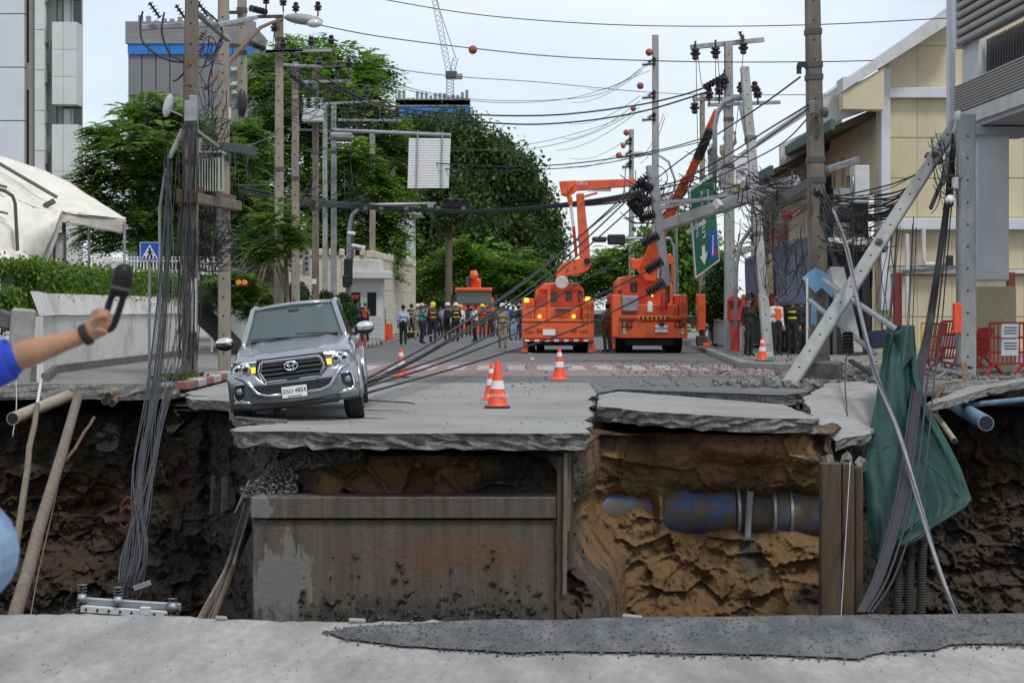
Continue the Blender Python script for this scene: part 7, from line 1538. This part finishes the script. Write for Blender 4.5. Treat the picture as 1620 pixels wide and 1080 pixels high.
for (lab, pts, m_) in (('light blue board half hidden by the thick pole', [(1269,440),(1290,423),(1322,440),(1316,470),(1300,455),(1290,463)], 'banner_pale'),('lower light blue cloth beside the thin white post', [(1284,484),(1292,484),(1292,515),(1284,512)], 'banner_pale'),('dark blue plastic tub among fallen struts', [(1378,524),(1418,520),(1410,548),(1384,552)], 'tarp_navy')):
    tag(MB().prism([P(x,y,42.8 if m_ == 'banner_pale' else 40.5) for x,y in pts], (0,.05 if m_ == 'banner_pale' else .4,0)).build('board' if m_ == 'banner_pale' else 'tub', m_), lab, 'board' if m_ == 'banner_pale' else 'tub')
# air conditioners on the yellow building
for (px, py, d, lab) in ((1360,292,59.6,'white air conditioner unit on yellow building corner'),(1336,312,61,'second white air conditioner unit lower on yellow building')):
    AC = thing('air_conditioner', lab, 'air conditioner', P(px,py+20,d)); MB().box(P(px,py,d), (.45,.85,1.1 if px > 1350 else .5), b=.03).build('case', 'white_panel', AC)
    MB().lathe([(.30,-.01),(.30,.02),(.2,.03)], 16, P(px-10,py,d-.2)+Vector((-.05,0,0)), Matrix.Rotation(math.pi/2,3,'Y')).build('fan_grille', 'steel', AC); MB().bar(P(px-12,py+24,d), P(px+14,py+24,d), .05,.3).build('bracket', 'steel_dark', AC)
for (lab, pts, r, m_) in (('white drain pipe on yellow wall behind leaning pole', [(1461,360,59.6),(1461,410,59.6),(1464,418,59.6),(1500,418,59.6)], .07, 'white_panel'),('grey pipe standing before yellow wall', [(1435,370,59),(1435,510,59)], .06, 'white_panel'),('thin green pipe along the yellow wall', [(1405,421,59.7),(1540,421,59.7)], .03, 'pipe_lightblue')):
    tag(MB().tube([P(*p) for p in pts], r, 8).build('wall_pipe', m_), lab, 'pipe')
tag(MB().box(P(1502,415,59.4),(.2,.2,.42), b=.02).build('wall_box', 'black_plastic'), 'black box at the end of white drain pipe', 'box')
# --- pipes in the hole
BPp = thing('water_main', 'large blue water main exposed in orange earth', 'pipe', (2.7,30.6,-2))
rP = .37
def pipe_seg(x0, x1, y, z, r, m, nm, par, rough=0.0, R_=Matrix.Rotation(math.pi/2,3,'Y')):
    return MB().lathe([(r*.9,0),(r,.01),(r,(x1-x0)-.01),(r*.9,x1-x0)], 28, (x0,y,z), R_).build(nm, m, par, smooth='auto')
zc = P(0,816,30.4).z
pipe_seg(.9, 3.46, 31.0, zc, rP, 'pipe_blue', 'barrel', BPp); pipe_seg(2.30, 2.78, 31.0, zc, rP+.02, 'pipe_blue', 'socket', BPp); pipe_seg(4.05, 5.25, 30.98, zc, rP+.02, 'pipe_blue', 'barrel', BPp); pipe_seg(3.46, 4.06, 31.0, zc, rP-.03, 'pipe_muddy', 'repair_sleeve', BPp)
for x in (3.47, 4.02, 4.28): pipe_seg(x, x+.06, 30.98, zc, rP+.05, 'steel', 'clamp_ring', BPp)
MB().tube([(3.62,30.62,zc-.35),(3.66,30.58,zc+.36)], .05, 8).build('riser', 'pole_grey', BPp)
def spipe(label, a, b, r, m, inner='dark_void'):
    T = thing('broken_pipe', label, 'pipe', Vector(a)); a, b = Vector(a), Vector(b); z = (b-a).normalized(); R_ = z.to_track_quat('Z','Y').to_matrix(); L_ = (b-a).length
    MB().lathe([(r*.86,.01),(r*.86,0),(r,0),(r,L_)], 20, a, R_).build('barrel', m, T, smooth='auto'); MB().lathe([(r*.85,-.004),(r*.85,-.002)], 18, a, R_).build('bore', inner, T)
spipe('cream plastic pipe sticking out of the bank at far left', P(20,662,34.0), P(128,618,38.2), .11, 'pipe_cream')
for i, (px, py) in enumerate(((166,634),(177,637),(171,626))): spipe(['left clay duct of the three under left pavement','right clay duct of the three under left pavement','upper clay duct of the three under left pavement'][i], P(px,py,36.6), P(px+20,py-12,38.6), .07, 'clay')
spipe('large pale pipe with blue rim sticking out under right pavement', P(1560,669,33.6), P(1510,640,38), .135, 'pipe_lightblue'); spipe('thin grey pipe slanting out near the tarpaulin', P(1510,697,33), P(1478,652,36), .05, 'pipe_cream'); spipe('thin light blue pipe along the bank at right edge', P(1530,641,36.4), P(1640,630,36), .055, 'pipe_lightblue')
RG = thing('culvert_mouth', 'round concrete culvert mouth buried in the left bank', 'pipe', P(172,700,36)); MB().lathe([(.24,-.1),(.24,0),(.30,0),(.30,.6)], 24, P(172,694,soil_d(172,694)+.12), Matrix.Rotation(-math.pi/2,3,'X')).build('ring', 'concrete_dark', RG); MB().lathe([(.23,.1),(.23,.15)], 20, P(172,694,soil_d(172,694)+.12), Matrix.Rotation(-math.pi/2,3,'X')).build('bore', 'dark_void', RG)
# --- timbers and piles
for (lab, a, b_, r0, r1, m_) in [('long pale timber pole leaning against the left bank', (124,624,36),(20,985,25.5),.085,.10,'timber'),('shorter grey timber pole at far left of the hole', (58,640,35),(26,862,30),.05,.06,'timber'),('thin brown pole leaning beside the long timber', (148,660,35.4),(102,735,33.8),.028,.03,'rust'),('thin grey pole standing at the left edge by broken pier', (66,600,37),(52,668,36),.03,.03,'white_panel')]:
    p, q = P(*a), P(*b_); mb = MB(); mb.tube([p.lerp(q,t)+Vector((random.gauss(0,.012),0,0)) for t in np.linspace(0,1,7)], np.linspace(r0,r1,7), 9); tag(mb.build('timber_pole', m_, smooth=True), lab, 'timber pole')
for i, (px, w_, d) in enumerate(((1313,.29,28.6),(1340,.18,28.7),(1357,.12,28.9))):
    tp = P(px,731+(i>1)*6,d); T = MB().box((tp.x,d,tp.z-2.6),(w_,.22,5.2), b=.02).build('square_pile', 'timber_brown'); tag(T, ['widest brown square pile right of the blue main','middle brown square pile beside the tarpaulin','narrow brown square pile closest to the tarpaulin'][i], 'pile')
for i, (px, py, w_) in enumerate(((339,752,.10),(358,754,.14),(327,768,.09))): sd_ = soil_d(px,py+20); tag(MB().bar(P(px,py,sd_+.02), P(px-2,py+62,sd_-.02), w_, w_, b=.015).build('pile_stump', 'concrete_dark'), ['left grey pile stump beside gravel heap','thick grey pile stump beside gravel heap','small leftmost grey pile stump by the gravel'][i], 'pile')
for i, px in enumerate((1424,1440,1457)):
    mb = MB(); pr = []
    for j in range(38): pr += [(.055,j*.04),(.075,j*.04+.012),(.075,j*.04+.028)]
    a_ = P(px-6+i*2,1010,30.4); mb.lathe(pr, 10, a_, Euler((0,.03,0)).to_matrix()); tag(mb.build('corrugated_duct', 'duct_grey', smooth='auto'), ['left grey corrugated duct below the tarpaulin','middle grey corrugated duct below the tarpaulin','right grey corrugated duct below the tarpaulin'][i], 'duct')
# bundle of reeds / thin bars lying by the chamber's left side
RB_ = thing('bar_bundle', 'bundle of thin grey bars leaning at the left side of chamber wall', 'bars', P(340,980,25)); random.seed(6)
for i in range(16):
    a_ = P(392+random.uniform(-4,6),800+random.uniform(-10,40),26.6); b_ = P(305+random.uniform(0,40),985,24.6+random.uniform(0,.4)); MB().tube([a_, a_.lerp(b_,.5)+Vector((.03*random.random(),0,-.04)), b_], .012+.01*random.random(), 5).build('bar', random.choice(['timber','cable_grey','steel_dark','timber_brown']), RB_)
tag(MB().bar(P(395,760,27.4), P(372,812,27), .03,.03).build('loose_bar', 'timber'), 'short pale bar stuck in the bank left of chamber', 'bar')
# fallen crossarm with insulators at the bottom of the hole
FC = thing('fallen_crossarm', 'fallen steel crossarm with black insulators lying low at left', 'crossarm', P(205,975,20.5)); dC = 20.5
MB().bar(P(132,950,dC), P(286,960,dC), .075, .075, b=.008).build('upper_arm', 'steel', FC); MB().bar(P(128,962,dC-.1), P(265,972,dC-.1), .06, .075, b=.008).build('lower_arm', 'white_panel', FC)
for i in range(8): MB().lathe([(.014,-.002),(.014,.004)], 7, P(136+i*18,963.2+i*1.32,dC-.14), Matrix.Rotation(math.pi/2,3,'X')).build('bolt_hole', 'dark_void', FC)
for (px, py) in ((130,928),(187,932),(273,950),(129,956),(184,962),(276,966),(122,968)): disc_string('insulator', P(px,py+14,dC-.05), P(px,py-6,dC-.05), 4, .055, 'insulator', FC)
for (px, py) in ((130,946),(187,950),(273,960)): MB().ball(P(px,py,dC-.12), .05, 10, 8).build('clamp', 'steel', FC, smooth=True)
MB().box(P(230,966,dC-.2), (.11,.05,.09), b=.01).build('bracket_plate', 'white_panel', FC)
tag(MB().tube([P(100,972,dC), P(104,950,dC), P(118,932,dC), P(128,924,dC)], .008, 5).build('loose_wire', 'cable'), 'thin wire curling from the fallen crossarm insulator', 'wire')
tag(MB().bar(P(212,930,21), P(238,921,21), .05,.05).build('steel_offcut', 'steel'), 'small steel offcut above the fallen crossarm', 'offcut')
# --- green tarpaulin
TP = thing('tarpaulin', 'torn dark green tarpaulin hanging into the hole among cables', 'tarpaulin', P(1430,700,33))
Lb = [(514,1422,36.5),(545,1402,35.5),(590,1392,34.6),(640,1384,33.5),(700,1372,32.2),(740,1364,31.4),(800,1370,30.6),(850,1374,30),(882,1378,29.7)]
Rb = [(514,1446,36.5),(545,1448,35.8),(590,1452,35),(640,1466,34),(700,1500,32.6),(740,1520,31.8),(788,1537,31),(800,1528,30.8),(862,1432,30)]
nR, nC = 90, 66; rows = []; 
lt = np.linspace(0,1,len(Lb)); 
for i in range(nR):
    t = i/(nR-1); l = [np.interp(t, lt, [q[k] for q in Lb]) for k in range(3)]; r = [np.interp(t, lt, [q[k] for q in Rb]) for k in range(3)]; row = []
    for j in range(nC):
        u = j/(nC-1); py, px, d = [l[k]+(r[k]-l[k])*u for k in range(3)]
        fold = .22*math.sin(u*9+t*2.6+1.2*math.sin(t*3))*(1-.45*t)+.10*math.sin(u*21-t*5)*(1-t*.6)+.5*(fbm(u*3, t*4, 1.1, 3)-.5)+.16*(fbm(u*11-t*2, t*3.2+u*2, 4.4, 3, True)-.6)
        row.append(P(px, py+(6*math.sin(u*7) if t > .95 else 0), d+float(fold)))
    rows.append(row)
o = MB().grid(rows).build('sheet', 'tarp_green', TP, smooth=True); md = o.modifiers.new('t','SOLIDIFY'); md.thickness = .012
# a second fold crossing over at the top, and rope creases
rows = []
for i in range(20):
    t = i/19; row = []
    for j in range(12):
        u = j/11; px = 1400+(1440-1400)*t*.0+u*44+(-10)*t*(1-u); py = 520+t*(110-60*u)+6*math.sin(u*5); row.append(P(px, py, 35.6+.25*math.sin(u*6+t)+.3*t*-1))
    rows.append(row)
o = MB().grid(rows).build('folded_flap', 'tarp_green', TP, smooth=True); md = o.modifiers.new('t','SOLIDIFY'); md.thickness = .012
MB().tube([P(1372,720,31.2),P(1420,700,31.5),P(1480,745,31.2),P(1522,790,30.8)], .012, 5).build('seam', 'tarp_green', TP)
# ================================================================ cables
random.seed(77); ORD = ['first','second','third','fourth','fifth','sixth','seventh','eighth','ninth']
def sagpts(p, q, sag, n=14, wob=0.0):
    p, q = Vector(p), Vector(q); out = []
    for i in range(n+1):
        t = i/n; v = p.lerp(q, t); v.z -= sag*4*t*(1-t)
        if wob and 0 < i < n: v += Vector((random.gauss(0,wob), random.gauss(0,wob), random.gauss(0,wob)))
        out.append(v)
    return out
def wire(label, p, q, sag, r, m='cable', n=16, cat='cable', name='overhead_cable', group='overhead cables'):
    return tag(MB().tube(sagpts(p, q, sag, n), r, 5).build(name, m, smooth=True), label, cat, group)
def wpath(label, pts, r, m='cable', name='overhead_cable', group='overhead cables', n=6):
    return tag(MB().tube(smoothpath(pts, n), r, 5).build(name, m, smooth=True), label, 'cable', group)
def smoothpath(pts, n=6):
    A = [P(*p) if not isinstance(p, Vector) else p for p in pts]; out = []
    for i in range(len(A)-1):
        p0, p1, p2, p3 = A[max(i-1,0)], A[i], A[i+1], A[min(i+2,len(A)-1)]
        for k in range(n):
            f = k/n; out.append(.5*(2*p1+(p2-p0)*f+(2*p0-5*p1+4*p2-p3)*f*f+(3*p1-p0-3*p2+p3)*f**3))
    return out+[A[-1]]
# long spans against the sky
for lab, pts, r in [
 ('topmost thin cable sagging across the whole sky', [(560,-12,62),(610,0,62),(760,24,62),(940,38,62),(1110,42,62),(1300,39,60),(1500,29,58)], .016),
 ('second cable from street lamp to the yellow building roof', [(505,40,58.5),(600,58,60),(750,77,61),(900,91,61),(1100,98,60),(1290,98,60),(1382,96,60)], .017),
 ('thin cable with slack running from left poles to marker ball pole', [(530,70,63),(600,104,70),(720,121,80),(850,130,90),(1010,145,101),(1120,150,96),(1335,150,62)], .016),
 ('thin slack cable looping under the third sky cable', [(580,110,75),(650,140,80),(760,158,88),(880,158,96),(960,145,100),(1028,100,102)], .014),
 ('lower thin slack cable looping to the marker ball pole', [(600,130,78),(680,150,84),(800,163,92),(920,152,98),(1028,112,102)], .013),
 ('thick dark cable sagging from left poles to slanted crossarm pole', [(455,82,63),(560,150,66),(640,172,70),(760,182,70),(880,182,68),(1000,168,66),(1075,152,64),(1112,140,63.5)], .030),
 ('lower thick dark cable parallel to the thick sagging cable', [(470,112,63),(570,160,66),(660,182,70),(800,196,70),(900,194,68),(1010,178,66),(1118,146,63.5)], .030),
 ('thin cable drooping from sign arm toward marker ball pole', [(713,233,75),(780,238,82),(840,236,90),(930,214,98),(1004,178,102)], .015),
 ('thin cable just below it drooping toward right bucket boom', [(600,222,76),(720,238,80),(850,226,88),(960,196,100),(1012,170,102)], .013),
 ('medium cable from left to the right trucks above signal head', [(530,235,78),(640,252,76),(740,262,74),(840,263,72),(940,255,70),(1050,236,68),(1128,214,66)], .022),
 ('medium cable just under it toward the raised bucket', [(545,245,78),(650,262,76),(760,270,74),(860,268,72),(960,258,70),(1108,225,66)], .018),
 ('taut cable rising from bucket truck boom to the thick pole bracket', [(1266,122,43),(1200,170,50),(1130,216,58),(1070,258,62),(1018,300,62)], .022),
 ('taut cable from thick pole clamp down to the hanging pole stub', [(1279,166,43),(1215,205,50),(1140,252,55),(1080,284,57),(1035,296,57)], .022),
 ('taut cable just below from thick pole clamp to the pole stub', [(1279,172,43),(1220,214,49),(1150,262,54),(1100,284,56),(1040,300,57)], .020),
 ('cable sloping from thick pole toward fallen beam', [(1284,180,43),(1240,225,48),(1180,258,53),(1120,286,56),(1035,312,57)], .018)]:
    wpath(lab, pts, r)
MB0 = MB().ball(P(748,79,61), .135, 16, 12).build('marker_ball', 'ball_red', smooth=True); tag(MB0, 'dull red marker ball hanging on the second sky cable', 'marker ball')
# wires from the ball poles receding left
for i, (a, b_) in enumerate((((1014,108,102),(930,140,150)),((1016,112,102),(905,162,160)),((1012,152,102),(900,196,160)),((1012,160,102),(890,220,160)),((1010,176,102),(880,238,160)),((985,225,128),(900,250,180)),((983,240,128),(895,262,180)),((1050,180,100),(1010,250,126)),((1052,186,100),(1012,258,126)))):
    wire(ORD[i]+' very thin cable fanning from marker ball poles, counted from the top', P(*a), P(*b_), .5, .016, 'cable_grey', 10, group='thin cables fanning from marker ball poles')
# heavy bundle across the road at the signals
HB_ = thing('cable_bundle', 'heavy black bundle of telephone cables slung across the road', 'cable bundle', P(700,330,78))
for i in range(9):
    y = random.uniform(-5,5); MB().tube(smoothpath([(430,318+y*1.6,62),(500,322+y*1.2,70),(560,326+y,78),(640,331+y*.8,78),(720,335+y*.7,77),(800,333+y*.6,76),(880,326+y*.8,74),(960,318+y*1.4,71),(1020,308+y*2,66)], 5), .030, 5).build('cable', 'cable', HB_, smooth=True)
for px in (575,600,640,690,730): MB().lathe([(.12,0),(.12,.15)], 8, P(px,332,77.5), Matrix.Rotation(math.pi/2,3,'Y')).build('tie', 'steel_dark', HB_)
HB2 = thing('cable_bundle', 'second dark bundle crossing lower behind left pole row', 'cable bundle', P(520,310,76))
for i in range(6):
    y = random.uniform(-6,6); MB().tube(smoothpath([(380,300+y,58),(440,312+y,66),(500,318+y*.7,74),(548,322+y*.6,80),(600,300+y,90),(625,270+y,98)], 5), .022, 5).build('cable', 'cable', HB2, smooth=True)
# cables dragged diagonally from the tangle to the pickup's rear
for i, (a, m1, m2, b_, r) in enumerate([((578,600,32.5),(700,532,42),(850,432,52),(1008,292,57),.024),((579,606,32),(705,540,42),(858,440,52),(1010,300,57),.024),((576,612,31.5),(690,552,41),(860,448,51),(1012,318,57),.022),((580,604,32),(740,548,44),(880,470,53),(1016,388,57),.022),((578,612,31.5),(720,566,43),(880,500,53),(1022,430,57),.022),((577,622,31),(760,570,46),(900,524,54),(1024,466,57),.024),((582,598,33),(690,538,42),(840,436,52),(1000,306,57),.018)]):
    lab = ['uppermost diagonal cable from pickup rear to hanging insulators','second diagonal cable from pickup rear to hanging insulators','third diagonal cable from pickup rear up to the pole stub','fourth diagonal cable passing over the khaki officer','fifth diagonal cable reaching middle insulators of pole stub','lowest diagonal cable reaching the bottom insulator over right truck','thin diagonal cable beside the uppermost one'][i]
    wpath(lab, [a, m1, m2, b_], r, name='dragged_cable', group='cables dragged down to the pickup', n=8)
tag(MB().tube(smoothpath([(560,630,30.5),(600,634,30.2),(640,636,30),(655,638,29.8)], 4), .010, 5).build('cable_end', 'cable'), 'thin loose cable end lying on slab right of the pickup', 'cable')
for i, y in enumerate((648,661)): tag(MB().tube(smoothpath([(572,y,GD(y)),(600,y+1,GD(y+1)),(638-i*25,y+1,GD(y+1))], 4), .009, 5).build('cable_end', 'cable'), ['upper thin cable lying flat on slab beside pickup wheel','lower thin cable lying flat on slab by pickup wheel'][i], 'cable')
# hanging curtain of cables by the first pole down into the hole
CB = thing('cable_curtain', 'thick curtain of loose cables hanging from first left poles into hole', 'cable bundle', P(220,940,22))
for i in range(22):
    x0 = 266+random.gauss(0,4); xm = random.gauss(0,7); xb = random.uniform(184,226)
    pts = [(x0,random.uniform(232,262),41+random.uniform(-.3,.3)),(264+xm*.7,400,39.8),(248+xm+random.gauss(0,2),590,36.5),(222+xm+random.gauss(0,3),740,31),(xb+10,860,26),(xb,random.uniform(905,950),22.5)]
    MB().tube(smoothpath(pts, 5), random.choice([.005,.006,.008,.010]), 4).build('cable', random.choice(['cable','cable','cable_grey']), CB, smooth=True)
for i in range(11):
    x0 = 296+random.gauss(0,7); pts = [(x0,random.uniform(320,360),40.9),(x0-2+random.gauss(0,6),450,40.6),(x0-10+random.gauss(0,7),560,39.6),(256+random.gauss(0,7),640,36),(230+random.gauss(0,6),800,29),(206+random.gauss(0,10),930,23)]
    MB().tube(smoothpath(pts, 5), random.choice([.005,.008,.010]), 4).build('cable', random.choice(['cable','cable_grey']), CB, smooth=True)
# coils and loops around the two transformer poles
def tangle(name, label, box, d, n, r, seed, sweep=1.0, mats=('cable','cable','cable_grey'), loops=.06):
    """a mess of slack cables: mostly sagging runs across the box, some hanging tails, a few loops"""
    random.seed(seed); T = thing(name, label, 'cable bundle', P((box[0]+box[2])/2, box[3], d)); W_, H_ = box[2]-box[0], box[3]-box[1]
    for i in range(n):
        k = random.random(); dd = lambda: d+random.gauss(0,.4)
        if k < loops:
            x, y = random.uniform(box[0]+8, box[2]-8), random.uniform(box[1]+8, box[3]-8); rx, ry = random.uniform(5,13), random.uniform(8,20); a0 = random.random()*6
            pts = [(x+rx*math.cos(a)*(1+.1*a), y+ry*math.sin(a), d+.3*math.sin(a*2)) for a in np.linspace(a0, a0+random.uniform(3.5,6.5), 9)]
        elif k < loops+.22:
            x, y = random.uniform(box[0], box[2]), random.uniform(box[1], box[1]+H_*.6); L_ = random.uniform(.25,.6)*H_; dx = random.gauss(0,5)
            pts = [(x,y,dd()),(x+dx*.3,y+L_*.4,dd()),(x+dx,y+L_*.8,dd()),(x+dx*1.5+random.gauss(0,3),y+L_,dd())]
        else:
            x0 = random.uniform(box[0]-4, box[0]+W_*.35); x1 = random.uniform(box[0]+W_*.55, box[2]+4); y0, y1 = random.uniform(box[1], box[3]), random.uniform(box[1], box[3]); y1 = y0+(y1-y0)*.65; sg = random.uniform(0,.35)*H_
            pts = [(x0+(x1-x0)*t, min(y0+(y1-y0)*t+sg*4*t*(1-t)+random.gauss(0,1.5), box[3]+8), dd()) for t in (0,.22,.45,.7,1)]
        MB().tube(smoothpath(pts, 4), r*random.uniform(.55,1.2), 4).build('cable', random.choice(mats), T, smooth=True)
    return T
tangle('cable_tangle', 'mass of cables wrapped round the two transformer poles below platform', (285,330,385,420), 43.5, 60, .012, 1)
def downs(name, label, x0, x1, y0, y1, d, n, r, seed, drift=0):
    random.seed(seed); T = thing(name, label, 'cable bundle', P((x0+x1)/2, y1, d))
    for i in range(n):
        x = random.uniform(x0, x1); pts = [(x+random.gauss(0,2), y0+random.uniform(-10,20), d+random.gauss(0,.2))]
        for j in range(1,5): pts.append((x+drift*j/4+random.gauss(0,3.2), y0+(y1-y0)*j/4*random.uniform(.9,1), d+random.gauss(0,.2)))
        MB().tube(smoothpath(pts, 4), r*random.uniform(.6,1.4), 4).build('cable', random.choice(['cable','cable_grey','cable']), T, smooth=True)
downs('cable_drop', 'dark cables clinging down the first left pole', 282, 310, 200, 585, 40.8, 17, .009, 2)
downs('cable_drop', 'cables hanging down between first and second poles', 308, 345, 230, 420, 43.5, 18, .011, 3)
downs('cable_drop', 'loose cables hanging below second pole arm', 360, 400, 240, 330, 46, 9, .009, 4)
tangle('cable_tangle', 'jumper cables around the tops of first left poles', (290,40,350,130), 41.8, 9, .012, 5)
tangle('cable_tangle', 'tangle of wires round the meter box and transformer bushings', (305,110,360,240), 42.6, 26, .012, 6)
tangle('cable_tangle', 'wires strung among lamp pole and its neighbours', (405,80,560,200), 62, 26, .014, 7)
tangle('cable_tangle', 'wires strung lower between third and sixth left poles', (400,230,560,340), 66, 22, .013, 8)
tangle('cable_tangle', 'dense wires among the crossarm tops of far left poles', (500,120,640,215), 76, 26, .014, 9)
for lab, pts, r in [('black jumper cable looping from first crossarm to pole', [(226,18,41.4),(222,40,41.4),(228,70,41.3),(262,94,41.3),(300,100,41.2)], .022),('second black jumper cable hanging under first crossarm', [(260,20,41.4),(256,50,41.3),(268,84,41.3),(296,104,41.2),(282,125,41.2),(274,128,41.2)], .022),('black cable curving between first and second poles', [(305,2,41.4),(340,30,42),(352,52,43),(345,80,42),(325,98,41.5)], .020),('black cable falling past the rusty lamp arm', [(352,50,43),(340,90,43),(330,130,43),(332,170,43)], .018),('white cable slung from second pole to lamp pole', [(365,243,45),(400,228,52),(424,218,57),(440,205,59)], .014),('pale cable loop below lamp pole', [(372,292,46),(420,292,56),(438,274,59)], .012)]:
    wpath(lab, pts, r, 'cable' if 'black' in lab else 'cable_grey', name='jumper_cable', group='jumper cables at left poles')
tag(MB().tube(smoothpath([(189,826,27),(192,800,27),(203,786,27),(212,800,27),(208,822,27),(196,834,27),(188,820,27),(200,800,27),(214,812,27)], 6), .011, 5).build('red_cable_coil', 'cable_red', smooth=True), 'coil of dark red cable caught in the hanging curtain', 'cable')
# right side tangles
tangle('cable_tangle', 'dense tangle of wires left of the thick pole around fallen beam', (1165,265,1285,345), 50, 48, .013, 11)
tangle('cable_tangle', 'dark snarl of wires above the awnings', (1160,320,1250,410), 56, 40, .014, 12)
tangle('cable_tangle', 'looping black wires hanging before the blue grey awning', (1205,330,1285,470), 50, 26, .014, 13)
tangle('cable_tangle', 'wires and fittings crowded round the right bucket and boom tip', (1085,230,1200,330), 60, 26, .014, 14)
tangle('cable_tangle', 'snarl of black cables at the end of left truck boom', (985,262,1060,345), 57.5, 26, .016, 15)
tangle('cable_tangle', 'red cables snagged on left side of the thick pole', (1236,325,1262,352), 47, 7, .02, 16, mats=('red_paint',), loops=0)
tangle('cable_tangle', 'thin wires tangled at the top of the camera post', (1470,200,1520,330), 41, 26, .012, 17)
TB = thing('cable_bundle', 'sagging bundle of cables from thick pole to the snapped leaning pole', 'cable bundle', P(1380,350,42))
random.seed(18)
for i in range(26):
    y0 = random.uniform(300,352); y1 = random.uniform(268,330); x1 = 1505-(y1-200)*.62+random.uniform(-10,6); s_ = random.uniform(0,34)
    MB().tube(smoothpath([(1298,y0,43),(1350,(y0*2+y1)/3+s_*.8,42.6),(1410,(y0+2*y1)/3+s_,42),(x1,y1,41.6)], 6), random.uniform(.010,.02), 5).build('cable', 'cable', TB, smooth=True)
for i in range(12):
    y0 = random.uniform(230,300); MB().tube(smoothpath([(1300,y0+60,42.6),(1330,y0+random.uniform(90,150),42.3),(1352,y0+random.uniform(60,120),42)], 6), .010, 4).build('cable', 'cable_grey', TB, smooth=True)
VB = thing('cable_bundle', 'black bundle hanging from the camera post top down behind tarpaulin', 'cable bundle', P(1480,600,40))
for i in range(16):
    x = random.gauss(0,3); MB().tube(smoothpath([(1508+x*.5,210+random.uniform(0,60),41.3),(1498+x,330,41),(1486+x*1.6,430,40.8),(1472+x*2.4,530,40.3),(1458+x*3,600,35.2),(1438+x*3.4,760,29.6),(1400+x*3,900,26.2),(1366+x*2,968,24)], 6), random.choice([.014,.018,.024]), 5).build('cable', 'cable', VB, smooth=True)
for i in range(9):
    x = random.uniform(-26,10); MB().tube(smoothpath([(1440+x,320+random.uniform(0,40),41.6),(1436+x*1.2,420,41.4),(1430+x*1.4,520,41)], 5), .010, 4).build('cable', 'cable_grey', VB, smooth=True)
DB = thing('twisted_cable', 'thick pale twisted cable running diagonally past the tarpaulin into hole', 'cable', P(1512,972,24))
for i in range(7):
    a_ = i*.9; pts = []
    for j, (x, y, d) in enumerate([(1318,330,42.5),(1340,395,41.0),(1362,500,37.6),(1385,590,33.8),(1420,680,31.0),(1455,800,28.4),(1490,915,25.8),(1514,975,24.2)]):
        pts.append((x+2.6*math.cos(a_+j*1.7), y+1.6*math.sin(a_+j*1.7), d+.03*math.sin(a_+j*1.7)))
    MB().tube(smoothpath(pts, 8), .016, 5).build('strand', 'duct_light' if i % 3 else 'cable_grey', DB, smooth=True)
DD = thing('hanging_insulator', 'black insulator dangling on a wire before the tipped slab', 'insulator', P(1340,600,39)); disc_string('insulator', P(1342,558,39.4), P(1341,526,39.6), 6, .12, 'insulator', DD)
MB().tube(smoothpath([(1341,552,39.4),(1337,590,38),(1339,640,35),(1346,720,31.5),(1340,820,29),(1330,920,27),(1322,975,25.5)], 6), .012, 5).build('wire', 'cable', DD, smooth=True)
for (lab, pts, r, m_) in [('thin white wire hanging down over the brown piles', [(1345,730,28.3),(1338,850,28),(1330,985,27.5)], .006, 'white_panel'),('thin brown rope from the bank to tarpaulin corner', [(1492,690,33.5),(1515,745,32),(1536,792,31)], .012, 'timber'),('thin white wire hanging at far left', [(24,575,36),(26,640,35.6),(20,690,35)], .008, 'white_panel'),('thin wire hanging beside the long timber pole', [(100,732,33.5),(85,800,31),(62,900,28),(48,975,26)], .010, 'timber')]: wpath(lab, pts, r, m_, name='hanging_wire', group='single wires hanging in the hole')
for i in range(6):
    wire(ORD[i]+' thin cable from thick pole to leaning grey pole, counted from top', P(1283,282+i*11,43), P(random.uniform(1185,1205),random.uniform(255,340),54.5), random.uniform(.1,.6), .013, group='cables between thick pole and leaning grey pole')
for i in range(5):
    wire(ORD[i]+' thin drop wire under slanted crossarm, counted from the left', P([1101,1104,1132,1135,1176][i],82,63.6), P(1095+i*14+random.uniform(0,10),random.uniform(130,250),63), .25, .012, group='drop wires under the slanted crossarm')
tangle('cable_tangle', 'slack wires drooping between thick pole and yellow building', (1296,318,1420,395), 42.3, 26, .011, 31, loops=0)
tangle('cable_tangle', 'slack wires strung in front of the green sign', (1040,270,1170,345), 55.5, 24, .012, 32, loops=.03)
downs('cable_drop', 'thin wires trailing down from sagging bundle before yellow wall', 1330, 1440, 345, 540, 42, 12, .008, 33)
downs('cable_drop', 'wires trailing down over the shop awning', 1190, 1285, 340, 470, 49, 14, .010, 34)
